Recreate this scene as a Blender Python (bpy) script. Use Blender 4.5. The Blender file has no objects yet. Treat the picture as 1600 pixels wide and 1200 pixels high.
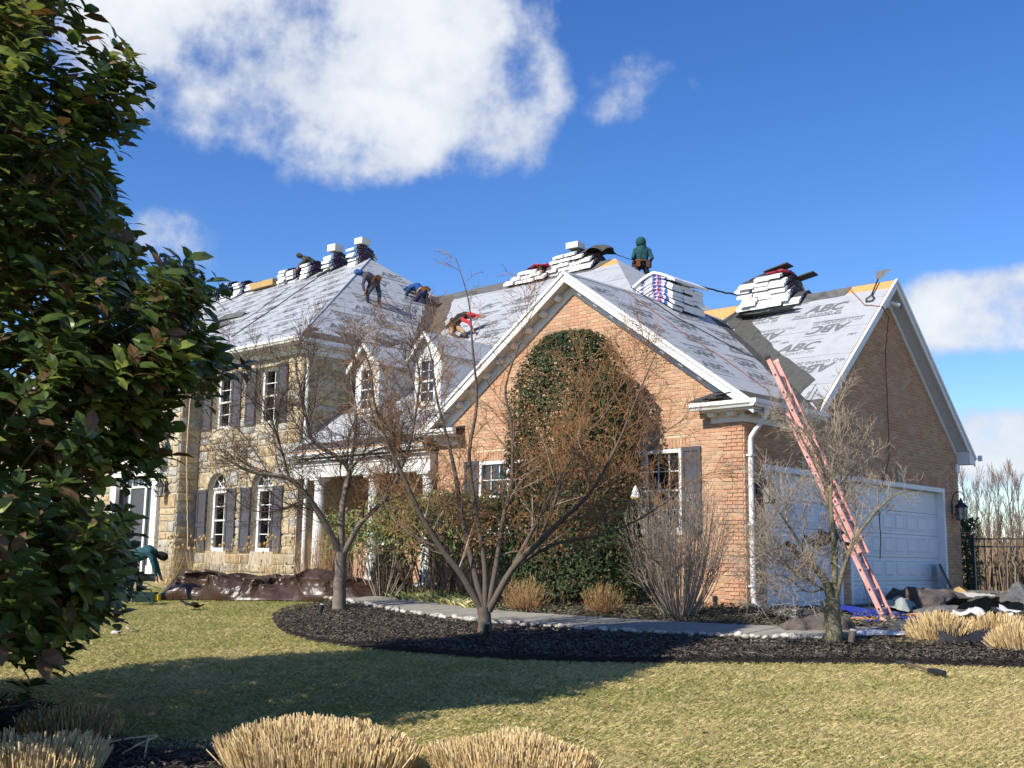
import bpy, math, random
import numpy as np
from mathutils import Vector, Matrix
R = math.radians
rnd = random.Random(11)
rng = np.random.default_rng(5)
SC = bpy.context.scene
COL = SC.collection

# ---------------------------------------------------------------- camera
CAM = np.array([10.2828, -16.8866, 0.7918])
def axes(yaw, pitch, roll):
    cy, sy, cp, sp = math.cos(yaw), math.sin(yaw), math.cos(pitch), math.sin(pitch)
    f = np.array([sy*cp, cy*cp, sp]); r = np.array([cy, -sy, 0.]); u = np.cross(r, f)
    cr, sr = math.cos(roll), math.sin(roll)
    return cr*r+sr*u, -sr*r+cr*u, f
AX = axes(R(-43.1543), R(8.8488), R(0.8411))
FPX = 1741.63
cd = bpy.data.cameras.new('camera'); cam = bpy.data.objects.new('camera', cd); COL.objects.link(cam)
cd.sensor_width = 36; cd.lens = 36*FPX/1600; cd.clip_start = 0.1; cd.clip_end = 3000
m = Matrix.Identity(4)
for i in range(3):
    m[i][0] = AX[0][i]; m[i][1] = AX[1][i]; m[i][2] = -AX[2][i]; m[i][3] = CAM[i]
cam.matrix_world = m
SC.camera = cam
SC.render.resolution_x = 1024; SC.render.resolution_y = 768

# ---------------------------------------------------------------- world: daylight sky with broken cumulus
SUN_AZ, SUN_EL = R(3.0), R(37.0)           # light travels towards +Y and a little +X
SUN_DIR = np.array([-math.sin(SUN_AZ)*math.cos(SUN_EL), -math.cos(SUN_AZ)*math.cos(SUN_EL), math.sin(SUN_EL)])
W = bpy.data.worlds.new('World'); SC.world = W; W.use_nodes = True
nt = W.node_tree; nt.nodes.clear()
def N(tree, t, **kw):
    n = tree.nodes.new(t)
    for k, v in kw.items():
        if k.startswith('i_'):
            n.inputs[k[2:].replace('_', ' ')].default_value = v
        else: setattr(n, k, v)
    return n
def ma(tree, op, a, b=None, c=None, clamp=False):
    n = tree.nodes.new('ShaderNodeMath'); n.operation = op; n.use_clamp = clamp
    for i, v in enumerate((a, b, c)):
        if v is None: continue
        if isinstance(v, (int, float)): n.inputs[i].default_value = v
        else: tree.links.new(v, n.inputs[i])
    return n.outputs[0]
def sstep(tree, x, a, b):
    n = tree.nodes.new('ShaderNodeMapRange'); n.interpolation_type = 'SMOOTHSTEP'
    tree.links.new(x, n.inputs[0]); n.inputs[1].default_value = a; n.inputs[2].default_value = b
    return n.outputs[0]
sky = N(nt, 'ShaderNodeTexSky'); sky.sky_type = 'NISHITA'; sky.sun_disc = False
sky.sun_elevation = SUN_EL; sky.sun_rotation = R(183); sky.air_density = 1.0; sky.dust_density = 0.0; sky.ozone_density = 4.0
sky.altitude = 100; W.cycles.sampling_method = 'MANUAL'; W.cycles.sample_map_resolution = 256
bg = N(nt, 'ShaderNodeBackground'); bg.inputs[1].default_value = 0.12
hs = N(nt, 'ShaderNodeHueSaturation'); hs.inputs['Saturation'].default_value = 1.25; hs.inputs['Hue'].default_value = .513; hs.inputs['Value'].default_value = 1.0
nt.links.new(sky.outputs[0], hs.inputs['Color']); nt.links.new(hs.outputs[0], bg.inputs[0])
tc = N(nt, 'ShaderNodeTexCoord'); sx = N(nt, 'ShaderNodeSeparateXYZ'); nt.links.new(tc.outputs['Generated'], sx.inputs[0])
az = ma(nt, 'ARCTAN2', sx.outputs[0], sx.outputs[1]); el = ma(nt, 'ARCSINE', sx.outputs[2])
nz = N(nt, 'ShaderNodeTexNoise'); nz.inputs['Scale'].default_value = 7; nz.inputs['Detail'].default_value = 9; nz.inputs['Roughness'].default_value = .60
nt.links.new(tc.outputs['Generated'], nz.inputs['Vector'])
nz2 = N(nt, 'ShaderNodeTexNoise'); nz2.inputs['Scale'].default_value = 17; nz2.inputs['Detail'].default_value = 5
nt.links.new(tc.outputs['Generated'], nz2.inputs['Vector'])
def azel(px, py):
    d = (px-800)/FPX*AX[0]-(py-600)/FPX*AX[1]+AX[2]; d /= np.linalg.norm(d)
    return math.atan2(d[0], d[1]), math.asin(d[2])
CL = []
for px, py, rx, ry, wgt in ((345, 85, 270, 170, .9), (560, 15, 330, 140, .9), (765, 125, 145, 155, .95), (540, 205, 270, 95, .8),
                            (985, 150, 95, 70, .26), (1085, 150, 55, 38, .22), (1565, 486, 190, 70, .9), (1570, 692, 150, 62, .8), (268, 374, 80, 46, .30)):
    a, e = azel(px, py); CL.append((a, e, rx/FPX, ry/FPX, wgt))
ce = N(nt, 'ShaderNodeCombineXYZ'); nt.links.new(az, ce.inputs[0]); nt.links.new(el, ce.inputs[1])
acc = None
for a, e, rx, ry, wgt in CL:
    v1 = N(nt, 'ShaderNodeVectorMath', operation='MULTIPLY_ADD'); nt.links.new(ce.outputs[0], v1.inputs[0])
    v1.inputs[1].default_value = (1/rx, 1/ry, 0); v1.inputs[2].default_value = (-a/rx, -e/ry, 0)
    v2 = N(nt, 'ShaderNodeVectorMath', operation='DOT_PRODUCT'); nt.links.new(v1.outputs[0], v2.inputs[0]); nt.links.new(v1.outputs[0], v2.inputs[1])
    b = ma(nt, 'MULTIPLY_ADD', v2.outputs['Value'], -.85*wgt, wgt)
    acc = b if acc is None else ma(nt, 'SMOOTH_MAX', acc, b, .12)
# the rest of the sky, away from the part in view, carries the same broken cumulus
away = sstep(nt, ma(nt, 'ABSOLUTE', ma(nt, 'ADD', az, .753)), .50, .75)
nz3 = N(nt, 'ShaderNodeTexNoise'); nz3.inputs['Scale'].default_value = 2.6; nz3.inputs['Detail'].default_value = 2; nt.links.new(tc.outputs['Generated'], nz3.inputs['Vector'])
acc = ma(nt, 'MAXIMUM', acc, ma(nt, 'MULTIPLY_ADD', ma(nt, 'SUBTRACT', nz3.outputs[0], .60), 5.0, ma(nt, 'SUBTRACT', away, 1.0)))
dens = ma(nt, 'MULTIPLY_ADD', ma(nt, 'SUBTRACT', nz.outputs[0], .5), 2.25, ma(nt, 'MINIMUM', acc, .56))
fac = ma(nt, 'MULTIPLY', sstep(nt, dens, .04, .50), .96)
cr = N(nt, 'ShaderNodeValToRGB'); nt.links.new(sstep(nt, ma(nt, 'MULTIPLY_ADD', nz2.outputs[0], .5, dens), .25, 1.15), cr.inputs[0])
cr.color_ramp.elements[0].color = (.42, .48, .60, 1); cr.color_ramp.elements[1].color = (.74, .76, .79, 1)
bgc = N(nt, 'ShaderNodeBackground'); nt.links.new(cr.outputs[0], bgc.inputs[0]); bgc.inputs[1].default_value = .92
mx = N(nt, 'ShaderNodeMixShader'); nt.links.new(fac, mx.inputs[0]); nt.links.new(bg.outputs[0], mx.inputs[1]); nt.links.new(bgc.outputs[0], mx.inputs[2])
out = N(nt, 'ShaderNodeOutputWorld'); nt.links.new(mx.outputs[0], out.inputs[0])
# ---------------------------------------------------------------- sun
sd = bpy.data.lights.new('sun', 'SUN'); sd.energy = 4.7; sd.angle = R(0.53); sd.color = (1, .93, .82)
so = bpy.data.objects.new('sun', sd); COL.objects.link(so)
so.rotation_euler = Vector(-SUN_DIR).to_track_quat('-Z', 'Y').to_euler(); so.location = (0, -20, 30)
# ---------------------------------------------------------------- exposure
SC.view_settings.view_transform = 'Standard'; SC.view_settings.look = 'None'
SC.view_settings.exposure = 0.48; SC.view_settings.gamma = 1; SC.view_settings.use_curve_mapping = False
SC.cycles.use_denoising = True
SC.cycles.max_bounces = 6; SC.cycles.diffuse_bounces = 3; SC.cycles.glossy_bounces = 3; SC.cycles.transparent_max_bounces = 8
SC.cycles.caustics_reflective = False; SC.cycles.caustics_refractive = False

# ================================================================ helpers
def ray(x, y): return (x-800)/FPX*AX[0]-(y-600)/FPX*AX[1]+AX[2]
def at(x, y, ax, v):
    d = ray(x, y); return CAM+(v-CAM[ax])/d[ax]*d
def onp(x, y, pt, n):
    d = ray(x, y); n = np.array(n, float); return CAM+((np.array(pt)-CAM)@n)/(d@n)*d
def atd(x, y, depth): return CAM+depth*ray(x, y)
def gz(x, y):                      # height of the ground: level at the house, falling towards the street
    k = max(0, min(1, (x-.2)/1.6))*max(0, min(1, (y+2.6)/2.4))
    return 0.045*min(y, 0.0)-0.008*max(0, min(y, 10))-.23*k*k*(3-2*k)
def gnd(x, y):
    z = -.3
    for _ in range(30):
        p = at(x, y, 2, z); z = gz(p[0], p[1])
    return p
WO = {}
class MB:
    def __init__(s): s.v = []; s.f = []; s.m = []
    def add(s, V, F, m=0):
        b = len(s.v); s.v += [tuple(map(float, p)) for p in V]; s.f += [tuple(i+b for i in f) for f in F]; s.m += [m]*len(F); return s
    def box(s, a, b, m=0):
        x0, y0, z0 = np.minimum(a, b); x1, y1, z1 = np.maximum(a, b)
        return s.add([(x0,y0,z0),(x1,y0,z0),(x1,y1,z0),(x0,y1,z0),(x0,y0,z1),(x1,y0,z1),(x1,y1,z1),(x0,y1,z1)],
                     [(0,3,2,1),(4,5,6,7),(0,1,5,4),(1,2,6,5),(2,3,7,6),(3,0,4,7)], m)
    def obox(s, c, ax, h, m=0):     # centre, three axes, half sizes
        c = np.array(c, float); A = [np.array(a, float) for a in ax]; P = []
        for k in (-1, 1):
            for i, j in ((-1,-1),(1,-1),(1,1),(-1,1)): P.append(c+A[0]*h[0]*i+A[1]*h[1]*j+A[2]*h[2]*k)
        return s.add(P, [(0,3,2,1),(4,5,6,7),(0,1,5,4),(1,2,6,5),(2,3,7,6),(3,0,4,7)], m)
    def beam(s, a, b, w, h, up=(0,0,1), m=0):
        a = np.array(a, float); b = np.array(b, float); d = b-a; L = np.linalg.norm(d); d /= L
        x = np.cross(d, up); x /= np.linalg.norm(x); y = np.cross(x, d)
        return s.obox((a+b)/2, (d, x, y), (L/2, w/2, h/2), m)
    def prism(s, P, d, m=0):        # polygon P pushed along vector d
        n = len(P); P = [np.array(p, float) for p in P]; Q = [p+np.array(d) for p in P]
        return s.add(P+Q, [tuple(range(n))[::-1], tuple(range(n, 2*n))]+[(i, (i+1) % n, n+(i+1) % n, n+i) for i in range(n)], m)
    def tube(s, P, r, n=8, m=0, cap=True):
        P = [np.array(p, float) for p in P]; k = len(P); r = [r]*k if isinstance(r, (int, float)) else list(r)
        V = []; F = []; x = None
        for i in range(k):
            d = P[min(i+1, k-1)]-P[max(i-1, 0)]; d = d/(np.linalg.norm(d)+1e-9)
            if x is None: x = np.cross(d, (0,0,1) if abs(d[2]) < .9 else (1,0,0))
            else: x = x-d*(x@d)
            x = x/(np.linalg.norm(x)+1e-9); y = np.cross(d, x)
            for j in range(n):
                a = 2*math.pi*j/n; V.append(P[i]+r[i]*(math.cos(a)*x+math.sin(a)*y))
        for i in range(k-1):
            for j in range(n):
                q = (j+1) % n; F.append((i*n+j, i*n+q, (i+1)*n+q, (i+1)*n+j))
        if cap: F.append(tuple(range(n))[::-1]); F.append(tuple((k-1)*n+j for j in range(n)))
        return s.add(V, F, m)
    def lathe(s, c, prof, n=12, m=0):  # prof of (radius, z)
        return s.tube([(c[0], c[1], c[2]+z) for _, z in prof], [max(q, 1e-4) for q, _ in prof], n, m)
def link(o, parent=None, origin=(0,0,0)):
    COL.objects.link(o); o0 = np.array(origin, float)
    if parent is not None:
        o.parent = parent; o.location = o0-WO[parent.name]
    else: o.location = o0
    WO[o.name] = o0
    return o
def mats_of(mat): return [M[x] for x in ([mat] if isinstance(mat, str) else mat)]
def mk(name, mb, mat, parent=None, origin=None, smooth=False):
    me = bpy.data.meshes.new(name)
    o0 = np.array(origin if origin is not None else (WO[parent.name] if parent is not None else (0,0,0)), float)
    V = np.array(mb.v, float)-o0
    me.from_pydata(V.tolist(), [], mb.f); me.update()
    for x in mats_of(mat): me.materials.append(x)
    if len(set(mb.m)) > 1: me.polygons.foreach_set('material_index', mb.m)
    if smooth: me.polygons.foreach_set('use_smooth', [True]*len(me.polygons))
    return link(bpy.data.objects.new(name, me), parent, o0)
def mknp(name, V, F, mat, parent=None, origin=(0,0,0), mi=None, smooth=False):
    V = np.asarray(V, float)-np.array(origin, float); F = np.asarray(F, np.int32); n, k = F.shape
    me = bpy.data.meshes.new(name); me.vertices.add(len(V)); me.vertices.foreach_set('co', V.astype(np.float32).ravel())
    me.loops.add(n*k); me.loops.foreach_set('vertex_index', F.ravel()); me.polygons.add(n)
    me.polygons.foreach_set('loop_start', np.arange(0, n*k, k, dtype=np.int32))
    for x in mats_of(mat): me.materials.append(x)
    if mi is not None: me.polygons.foreach_set('material_index', np.asarray(mi, np.int32))
    me.update(calc_edges=True)
    if smooth is not None: me.polygons.foreach_set('use_smooth', [bool(smooth)]*n)
    return link(bpy.data.objects.new(name, me), parent, origin)
def tag(o, label=None, cat=None, group=None, kind=None):
    for k, v in (('label', label), ('category', cat), ('group', group), ('kind', kind)):
        if v: o[k] = v
    return o
def thing(name, label, cat, loc=(0,0,0), group=None):
    o = bpy.data.objects.new(name, None); o.empty_display_size = .2
    link(o, None, loc); return tag(o, label, cat, group)
def share(name, src, parent, origin, rot=None, scale=None):  # another object on the mesh of src
    o = bpy.data.objects.new(name, src.data); link(o, parent, origin)
    if rot is not None: o.rotation_euler = rot
    if scale is not None: o.scale = scale
    return o

# ================================================================ materials
M = {}
def mat(name, col, rough=.7, var=None, scale=8, bump=0, bscale=40, spec=.3, metal=0, detail=4, coord='Object', trans=None, stretch=None):
    """principled with noise between col and var; optional bump"""
    x = bpy.data.materials.new(name); x.use_nodes = True; t = x.node_tree; b = t.nodes['Principled BSDF']
    b.inputs['Roughness'].default_value = rough; b.inputs['Metallic'].default_value = metal
    b.inputs['Specular IOR Level'].default_value = spec
    b.inputs['Base Color'].default_value = (*col, 1)
    tc = N(t, 'ShaderNodeTexCoord'); vec = tc.outputs[coord]
    if stretch:
        mp = N(t, 'ShaderNodeMapping'); mp.inputs['Scale'].default_value = stretch; t.links.new(vec, mp.inputs[0]); vec = mp.outputs[0]
    if var is not None:
        cols = var if isinstance(var[0], (tuple, list)) else [var]
        n = N(t, 'ShaderNodeTexNoise'); n.inputs['Scale'].default_value = scale; n.inputs['Detail'].default_value = detail
        t.links.new(vec, n.inputs['Vector'])
        r = N(t, 'ShaderNodeValToRGB'); t.links.new(n.outputs[0], r.inputs[0]); e = r.color_ramp.elements
        cs = [col]+list(cols); e[0].position = .3; e[1].position = .7; e[0].color = (*cs[0], 1); e[1].color = (*cs[-1], 1)
        for i, c in enumerate(cs[1:-1]):
            q = e.new(.3+.4*(i+1)/(len(cs)-1)); q.color = (*c, 1)
        t.links.new(r.outputs[0], b.inputs['Base Color'])
    if bump:
        n2 = N(t, 'ShaderNodeTexNoise'); n2.inputs['Scale'].default_value = bscale; n2.inputs['Detail'].default_value = 5
        t.links.new(vec, n2.inputs['Vector'])
        bp = N(t, 'ShaderNodeBump'); bp.inputs['Strength'].default_value = min(1, bump); bp.inputs['Distance'].default_value = .02
        t.links.new(n2.outputs[0], bp.inputs['Height']); t.links.new(bp.outputs[0], b.inputs['Normal'])
    if trans:
        tr = N(t, 'ShaderNodeBsdfTranslucent'); tr.inputs[0].default_value = (*trans, 1)
        mxs = N(t, 'ShaderNodeMixShader'); mxs.inputs[0].default_value = .3; o_ = t.nodes['Material Output']
        t.links.new(b.outputs[0], mxs.inputs[1]); t.links.new(tr.outputs[0], mxs.inputs[2]); t.links.new(mxs.outputs[0], o_.inputs[0])
    M[name] = x; return x
BR = [(0.497,0.275,0.174), (0.530,0.318,0.200), (0.462,0.247,0.155), (0.545,0.346,0.221), (0.472,0.299,0.190), (0.513,0.273,0.170), (0.424,0.281,0.184)]
for i, c in enumerate(BR):
    mat('brick%d' % i, tuple(v*.86 for v in c), .88, tuple(min(1, v*1.12) for v in c), 26, .35, 120, .15)
BRN = ['brick%d' % i for i in range(len(BR))]
mat('mortar', (.55,.45,.31), .95, (.62,.52,.37), 9, .3, 90, .1)
ST = [(.42,.345,.225), (.46,.375,.24), (.38,.335,.25), (.345,.335,.30), (.40,.385,.345), (.48,.42,.30), (.33,.265,.175), (.43,.325,.20)]
for i, c in enumerate(ST):
    mat('stone%d' % i, tuple(v*.68 for v in c), .92, [tuple(v*.95 for v in c), tuple(min(1, v*1.15) for v in c)], 7, .8, 18, .12)
STN = ['stone%d' % i for i in range(len(ST))]
mat('stone_mortar', (.44,.38,.28), .95, (.52,.46,.36), 8, .4, 60, .1)
mat('white', (.80,.80,.78), .5, (.74,.74,.71), 3, .05, 20, .35)
mat('white_door', (.74,.76,.78), .45, (.69,.71,.73), 2, .05, 30, .35)
mat('white_worn', (.72,.72,.70), .6, (.62,.61,.57), 11, .1, 40, .3)
mat('shutter', (.062,.062,.072), .5, (.08,.078,.09), 6, .1, 60, .4)
mat('room_shade', (.03,.03,.032), .9)  # near-black colour stands in for the shade of unlit rooms
mat('louver', (.70,.71,.68), .6)
mat('underlay', (.345,.36,.38), .62, [(.385,.40,.42), (.32,.335,.355)], 2.2, .35, 7, .3, stretch=(1,1,1))
mat('underlay_print', (.10,.11,.115), .7, (.17,.18,.19), 30)
mat('felt', (.062,.063,.06), .9, [(.085,.085,.08), (.052,.053,.05)], 5, .4, 30, .2)
mat('felt_brown', (.085,.066,.056), .85, [(.12,.10,.088), (.06,.048,.042)], 4, .5, 16, .25)
mat('felt_grey', (.095,.095,.092), .85, [(.135,.135,.13), (.07,.068,.066)], 4, .5, 16, .25)
mat('osb', (.62,.27,.09), .8, [(.70,.36,.14), (.50,.20,.06)], 24, .2, 60)
mat('shingle', (.045,.047,.05), .9, (.08,.082,.085), 60, .3, 90)
mat('soffit', (.62,.63,.64), .6, (.56,.57,.58), 4)
mat('black_metal', (.018,.018,.02), .45, (.03,.03,.032), 20, 0, 0, .5)
mat('black_plastic', (.014,.014,.015), .35, (.025,.025,.026), 9, .1, 30, .5)
mat('copper_pipe', (.2,.2,.19), .5)
mat('concrete', (.27,.25,.21), .9, [(.32,.30,.255), (.215,.20,.17)], 3, .3, 60, .15)
mat('asphalt', (.06,.06,.062), .95, (.085,.085,.087), 30, .4, 120)
mat('rope', (.035,.03,.028), .9)
mat('rope_red', (.24,.12,.09), .9)
def glass(name, col, rough=.06):
    x = mat(name, col, rough, None, spec=.9); return x
glass('pane', (.02,.024,.03)); glass('lamp_glass', (.32,.32,.29), .25)
# reference mesh shared by alike pieces: a unit cube on 0..1
def clear_glass(name, tint):
    x = bpy.data.materials.new(name); x.use_nodes = True; t = x.node_tree; t.nodes.clear()
    o_ = N(t, 'ShaderNodeOutputMaterial'); tr = N(t, 'ShaderNodeBsdfTransparent'); tr.inputs[0].default_value = (*tint, 1)
    gl = N(t, 'ShaderNodeBsdfGlossy'); gl.inputs['Roughness'].default_value = .03
    lw = N(t, 'ShaderNodeFresnel'); lw.inputs[0].default_value = 1.7; ms = N(t, 'ShaderNodeMixShader')
    t.links.new(lw.outputs[0], ms.inputs[0]); t.links.new(tr.outputs[0], ms.inputs[1]); t.links.new(gl.outputs[0], ms.inputs[2]); t.links.new(ms.outputs[0], o_.inputs[0])
    M[name] = x
clear_glass('pane_clear', (.8, .84, .84))

# ================================================================ the house
HOUSE = thing('house', 'large brick and stone house with its roof stripped to white underlayment', 'house', (0, 0, 0))
FWX0, FWX1, FWR, FWZ, FWP = -7.75, 0.0, -3.86, 6.47, .70      # front wing: walls, ridge X, ridge top z, pitch
GY, GZ, GP = 5.82, 6.83, .896                                   # garage wing: ridge Y, ridge top z, pitch
GY1 = 9.46
def fw_top(x): return FWZ-FWP*abs(x-FWR)
def g_top(y): return GZ-GP*abs(y-GY)
def mid_top(y): return 3.3+.73*(y+.35)
CRS = .0677
def intervals(a, b, cuts):
    iv = [(a, b)]
    for c0, c1 in cuts:
        nv = []
        for p, q in iv:
            if c1 <= p or c0 >= q: nv.append((p, q)); continue
            if c0 > p: nv.append((p, c0))
            if c1 < q: nv.append((c1, q))
        iv = nv
    return [(p, q) for p, q in iv if q-p > .02]
def lay_bricks(span, z0, n, openings, bond=.203, seed=1):
    """list of (u0,u1,z0,z1,colour); span(z)->(ua,ub); openings: (ua,ub,za,zb)"""
    r = random.Random(seed); L = []
    for i in range(n):
        za = z0+i*CRS; zb = za+CRS-.011; zc = (za+zb)/2; sp = span(zc)
        if sp is None: continue
        for p, q in intervals(sp[0], sp[1], [(o[0], o[1]) for o in openings if o[2] < zc < o[3]]):
            k = math.floor(p/.213)-1; u = k*.213+(.1065 if i % 2 else 0)
            while u < q:
                a, b = max(u, p), min(u+bond, q)
                if b-a > .03: L.append((a, b, za, zb, r.choice((0,0,1,1,2,3,3,4,5,6)), i))
                u += .213
    return L
def brick_mesh(mb, fr, a, b, za, zb, c, proud):
    """fr(u, z, d) -> world point, d outwards"""
    P = [fr(a,za,-.002), fr(b,za,-.002), fr(b,zb,-.002), fr(a,zb,-.002), fr(a+.002,za+.002,proud), fr(b-.002,za+.002,proud), fr(b-.002,zb-.002,proud), fr(a+.002,zb-.002,proud)]
    mb.add(P, [(4,5,6,7),(0,1,5,4),(1,2,6,5),(2,3,7,6),(3,0,4,7)], c)
unitb = []
for i in range(len(BR)):
    mb = MB(); e = .02
    mb.add([(0,0,0),(1,0,0),(1,0,1),(0,0,1),(e,-1,.04),(1-e,-1,.04),(1-e,-1,.96),(e,-1,.96)], [(4,5,6,7),(0,1,5,4),(1,2,6,5),(2,3,7,6),(3,0,4,7)])
    me = bpy.data.meshes.new('brick'); me.from_pydata(mb.v, [], mb.f); me.materials.append(M[BRN[i]]); me.update(); unitb.append(me)
# --- front wing gable wall (Y = 0, faces -Y)
def span_f(z):
    if z < 3.3: return (FWX0, FWX1)
    h = (fw_top(FWR)-.16-z)/FWP
    return (FWR-h, FWR+h) if h > .1 else None
WINF = [(-3.0, -1.28), (-6.46, -4.74)]            # double windows in the gable wall
WZ0, WZ1 = 1.30, 2.80
of = [(a-.02, b+.02, WZ0-.05, WZ1) for a, b in WINF]+[(a-.1, b+.1, WZ1, WZ1+.21) for a, b in WINF]
wall = MB(); zt = fw_top(FWR)-.1
def wall_poly(mb, segs, y0, y1):
    for a, b, c, d in segs: mb.box((a, y0, c), (b, y1, d))
wall_poly(wall, [(FWX0, -6.46, 0, 3.3), (-4.74, -3.0, 0, 3.3), (-1.28, FWX1, 0, 3.3), (-6.46, -4.74, 0, WZ0), (-3.0, -1.28, 0, WZ0), (-6.46, -4.74, WZ1, 3.3), (-3.0, -1.28, WZ1, 3.3)], 0, .25)
wall.v = [(x, y, z-.3 if z == 0 else z) for x, y, z in wall.v]
wall.prism([(FWX0, 0, 3.3), (FWX1, 0, 3.3), (FWR, 0, zt)], (0, .25, 0))
FW = mk('front_wall', wall, 'mortar', HOUSE); tag(FW, 'sunlit orange brick gable wall')
bl = lay_bricks(span_f, -.27, 96, of, seed=3)
def quoin(u_in, i):                                # raised corner blocks, one recessed course in eight
    return i % 8 != 3 and u_in < (.40 if (i//8) % 2 else .30)
near = []; rest = MB()
for a, b, za, zb, c, i in bl:
    pr_ = .008+rnd.uniform(0, .003)+(.012 if quoin(-b, i) and zb < 3.28 else 0)
    if a > -3.6 and b < -.01 and za > 1.2 and len(near) < 5000: near.append((a, b, za, zb, c, pr_))
    else: brick_mesh(rest, lambda u, z, d: (u, -d, z), a, b, za, zb, c, pr_)
near.sort(key=lambda q: -(q[0]+.25*q[2]))
for q in near[300:]: brick_mesh(rest, lambda u, z, d: (u, -d, z), *q)
for a, b, za, zb, c, pr_ in near[:300]:
    o = bpy.data.objects.new('brick', unitb[c]); link(o, FW, (a, 0, za)); o.scale = (b-a, pr_, zb-za)
for a, b in WINF:                                  # soldier course heads
    n = 26; w = (b-a+.2)/n
    for k in range(n): brick_mesh(rest, lambda u, z, d: (u, -d, z), a-.1+k*w+.004, a-.1+(k+1)*w-.004, WZ1+.005, WZ1+.205, rnd.randrange(7), .011)
tag(mk('bricks', rest, BRN, FW), 'orange brick courses of the gable wall', kind='stuff')
for a, b in WINF:
    c = (a+b)/2; mb = MB(); mb.prism([(c-.06, -.03, WZ1), (c+.06, -.03, WZ1), (c+.10, -.03, WZ1+.26), (c-.10, -.03, WZ1+.26)], (0, .028, 0)); mk('keystone', mb, 'stone5', FW)
# --- garage side wall (X = 0, faces +X)
def span_g(z):
    if z < 3.3: return (0.0, GY1)
    a = max(0.0, 2.1 if z < 3.7 else GY-(GZ-.14-z)/GP); b = min(GY1, GY+(GZ-.14-z)/GP)
    return (a, b) if b-a > .1 else None
DOORS = [(.66, 3.52), (3.86, 8.62)]; DZ = 2.50
og = [(a, b, -.4, DZ) for a, b in DOORS]+[(a-.12, b+.12, DZ, DZ+.21) for a, b in DOORS]
wall = MB()
for a, b in ((0.25, .66), (3.52, 3.86), (8.62, GY1)): wall.box((-.25, a, -.4), (0, b, 3.3))
for a, b in DOORS: wall.box((-.25, a, DZ), (0, b, 3.3))
wall.box((-.25, 0.25, 3.3), (0, 2.3, 3.45))
wall.prism([(0, 2.3, 3.3), (0, GY1, 3.3), (0, GY1, 3.42), (0, GY, GZ-.12), (0, 2.3, 3.65)], (-.25, 0, 0))
GW = mk('garage_wall', wall, 'mortar', HOUSE); tag(GW, 'shaded brown brick wall over the two garage doors')
rest = MB(); frg = lambda u, z, d: (d, u, z)
for a, b, za, zb, c, i in lay_bricks(span_g, -.27, 104, og, seed=9):
    brick_mesh(rest, frg, a, b, za, zb, c, .008+rnd.uniform(0, .003)+(.012 if zb < 3.28 and (quoin(a, i) or quoin(GY1-b, i)) else 0))
for a, b in DOORS:
    n = round((b-a+.24)/.068); w = (b-a+.24)/n
    for k in range(n): brick_mesh(rest, frg, a-.12+k*w+.004, a-.12+(k+1)*w-.004, DZ+.005, DZ+.205, rnd.randrange(7), .011)
tag(mk('bricks', rest, BRN, GW), 'brown brick courses above and beside the garage doors', kind='stuff')
for a, b in DOORS:
    c = (a+b)/2; mb = MB(); mb.prism([(.03, c-.07, DZ), (.03, c+.07, DZ), (.03, c+.11, DZ+.30), (.03, c-.11, DZ+.30)], (-.028, 0, 0)); mk('keystone', mb, 'stone5', GW)
# --- far walls of the garage and the wing, plain backs that close the volume
mb = MB(); mb.box((-9, GY1-.25, -.4), (-.25, GY1-.003, 3.4)); mb.box((FWX0, .25, -.4), (FWX0+.25, 4, 3.3)); mk('back_wall', mb, 'mortar', HOUSE)
# --- garage doors: frames, five sections, raised panels
def garage_door(a, b, ncol, label):
    D = bpy.data.objects.new('garage_door', None); link(D, HOUSE, (0, a, 0)); tag(D, label)
    t = .10; z0 = -.07
    mb = MB(); mb.box((-.16, a, z0), (.025, a+t, DZ-.001)); mb.box((-.16, b-t, z0), (.025, b, DZ-.001)); mb.box((-.16, a+t+.001, DZ-t), (.024, b-t-.001, DZ-.002))
    mk('frame', mb, 'white', D)
    ya, yb = a+t+.004, b-t-.004; h = (DZ-t-.004-z0)/5
    for k in range(5):
        mb = MB(); mb.box((-.20, ya, z0+k*h+.004), (-.15, yb, z0+(k+1)*h-.004)); mk('door_section', mb, 'white_door', D)
        if k == 4:
            mb = MB(); mb.box((-.152, ya+.1, z0+k*h+.09), (-.144, yb-.1, z0+k*h+.10)); mb.box((-.152, ya+.1, z0+(k+1)*h-.10), (-.144, yb-.1, z0+(k+1)*h-.09)); mk('bead', mb, 'white_door', D); continue
        w = (yb-ya)/ncol
        for c in range(ncol):
            p0, p1, q0, q1 = ya+c*w+.055, ya+(c+1)*w-.055, z0+k*h+.075, z0+(k+1)*h-.075
            mb = MB()
            for s0, d in ((0, -.139), (.022, -.149), (.034, -.149), (.06, -.136)):
                mb.v += [(d, p0+s0, q0+s0), (d, p1-s0, q0+s0), (d, p1-s0, q1-s0), (d, p0+s0, q1-s0)]
            V = mb.v; mb = MB(); mb.v = [(-.151, p0-.008, q0-.008), (-.151, p1+.008, q0-.008), (-.151, p1+.008, q1+.008), (-.151, p0-.008, q1+.008)]+V
            for lv in range(4):
                for j in range(4): mb.f.append((lv*4+j, lv*4+(j+1) % 4, lv*4+4+(j+1) % 4, lv*4+4+j)); mb.m.append(0)
            mb.f.append((16, 17, 18, 19)); mb.m.append(0)
            mk('door_panel', mb, 'white_door', D)
    mb = MB(); mb.box((-.19, ya, z0-.012), (-.15, yb, z0+.003)); mk('bottom_seal', mb, 'black_plastic', D)
garage_door(*DOORS[0], 5, 'single white panelled garage door behind the ladder')
garage_door(*DOORS[1], 8, 'wide white panelled garage door on the right')
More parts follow.
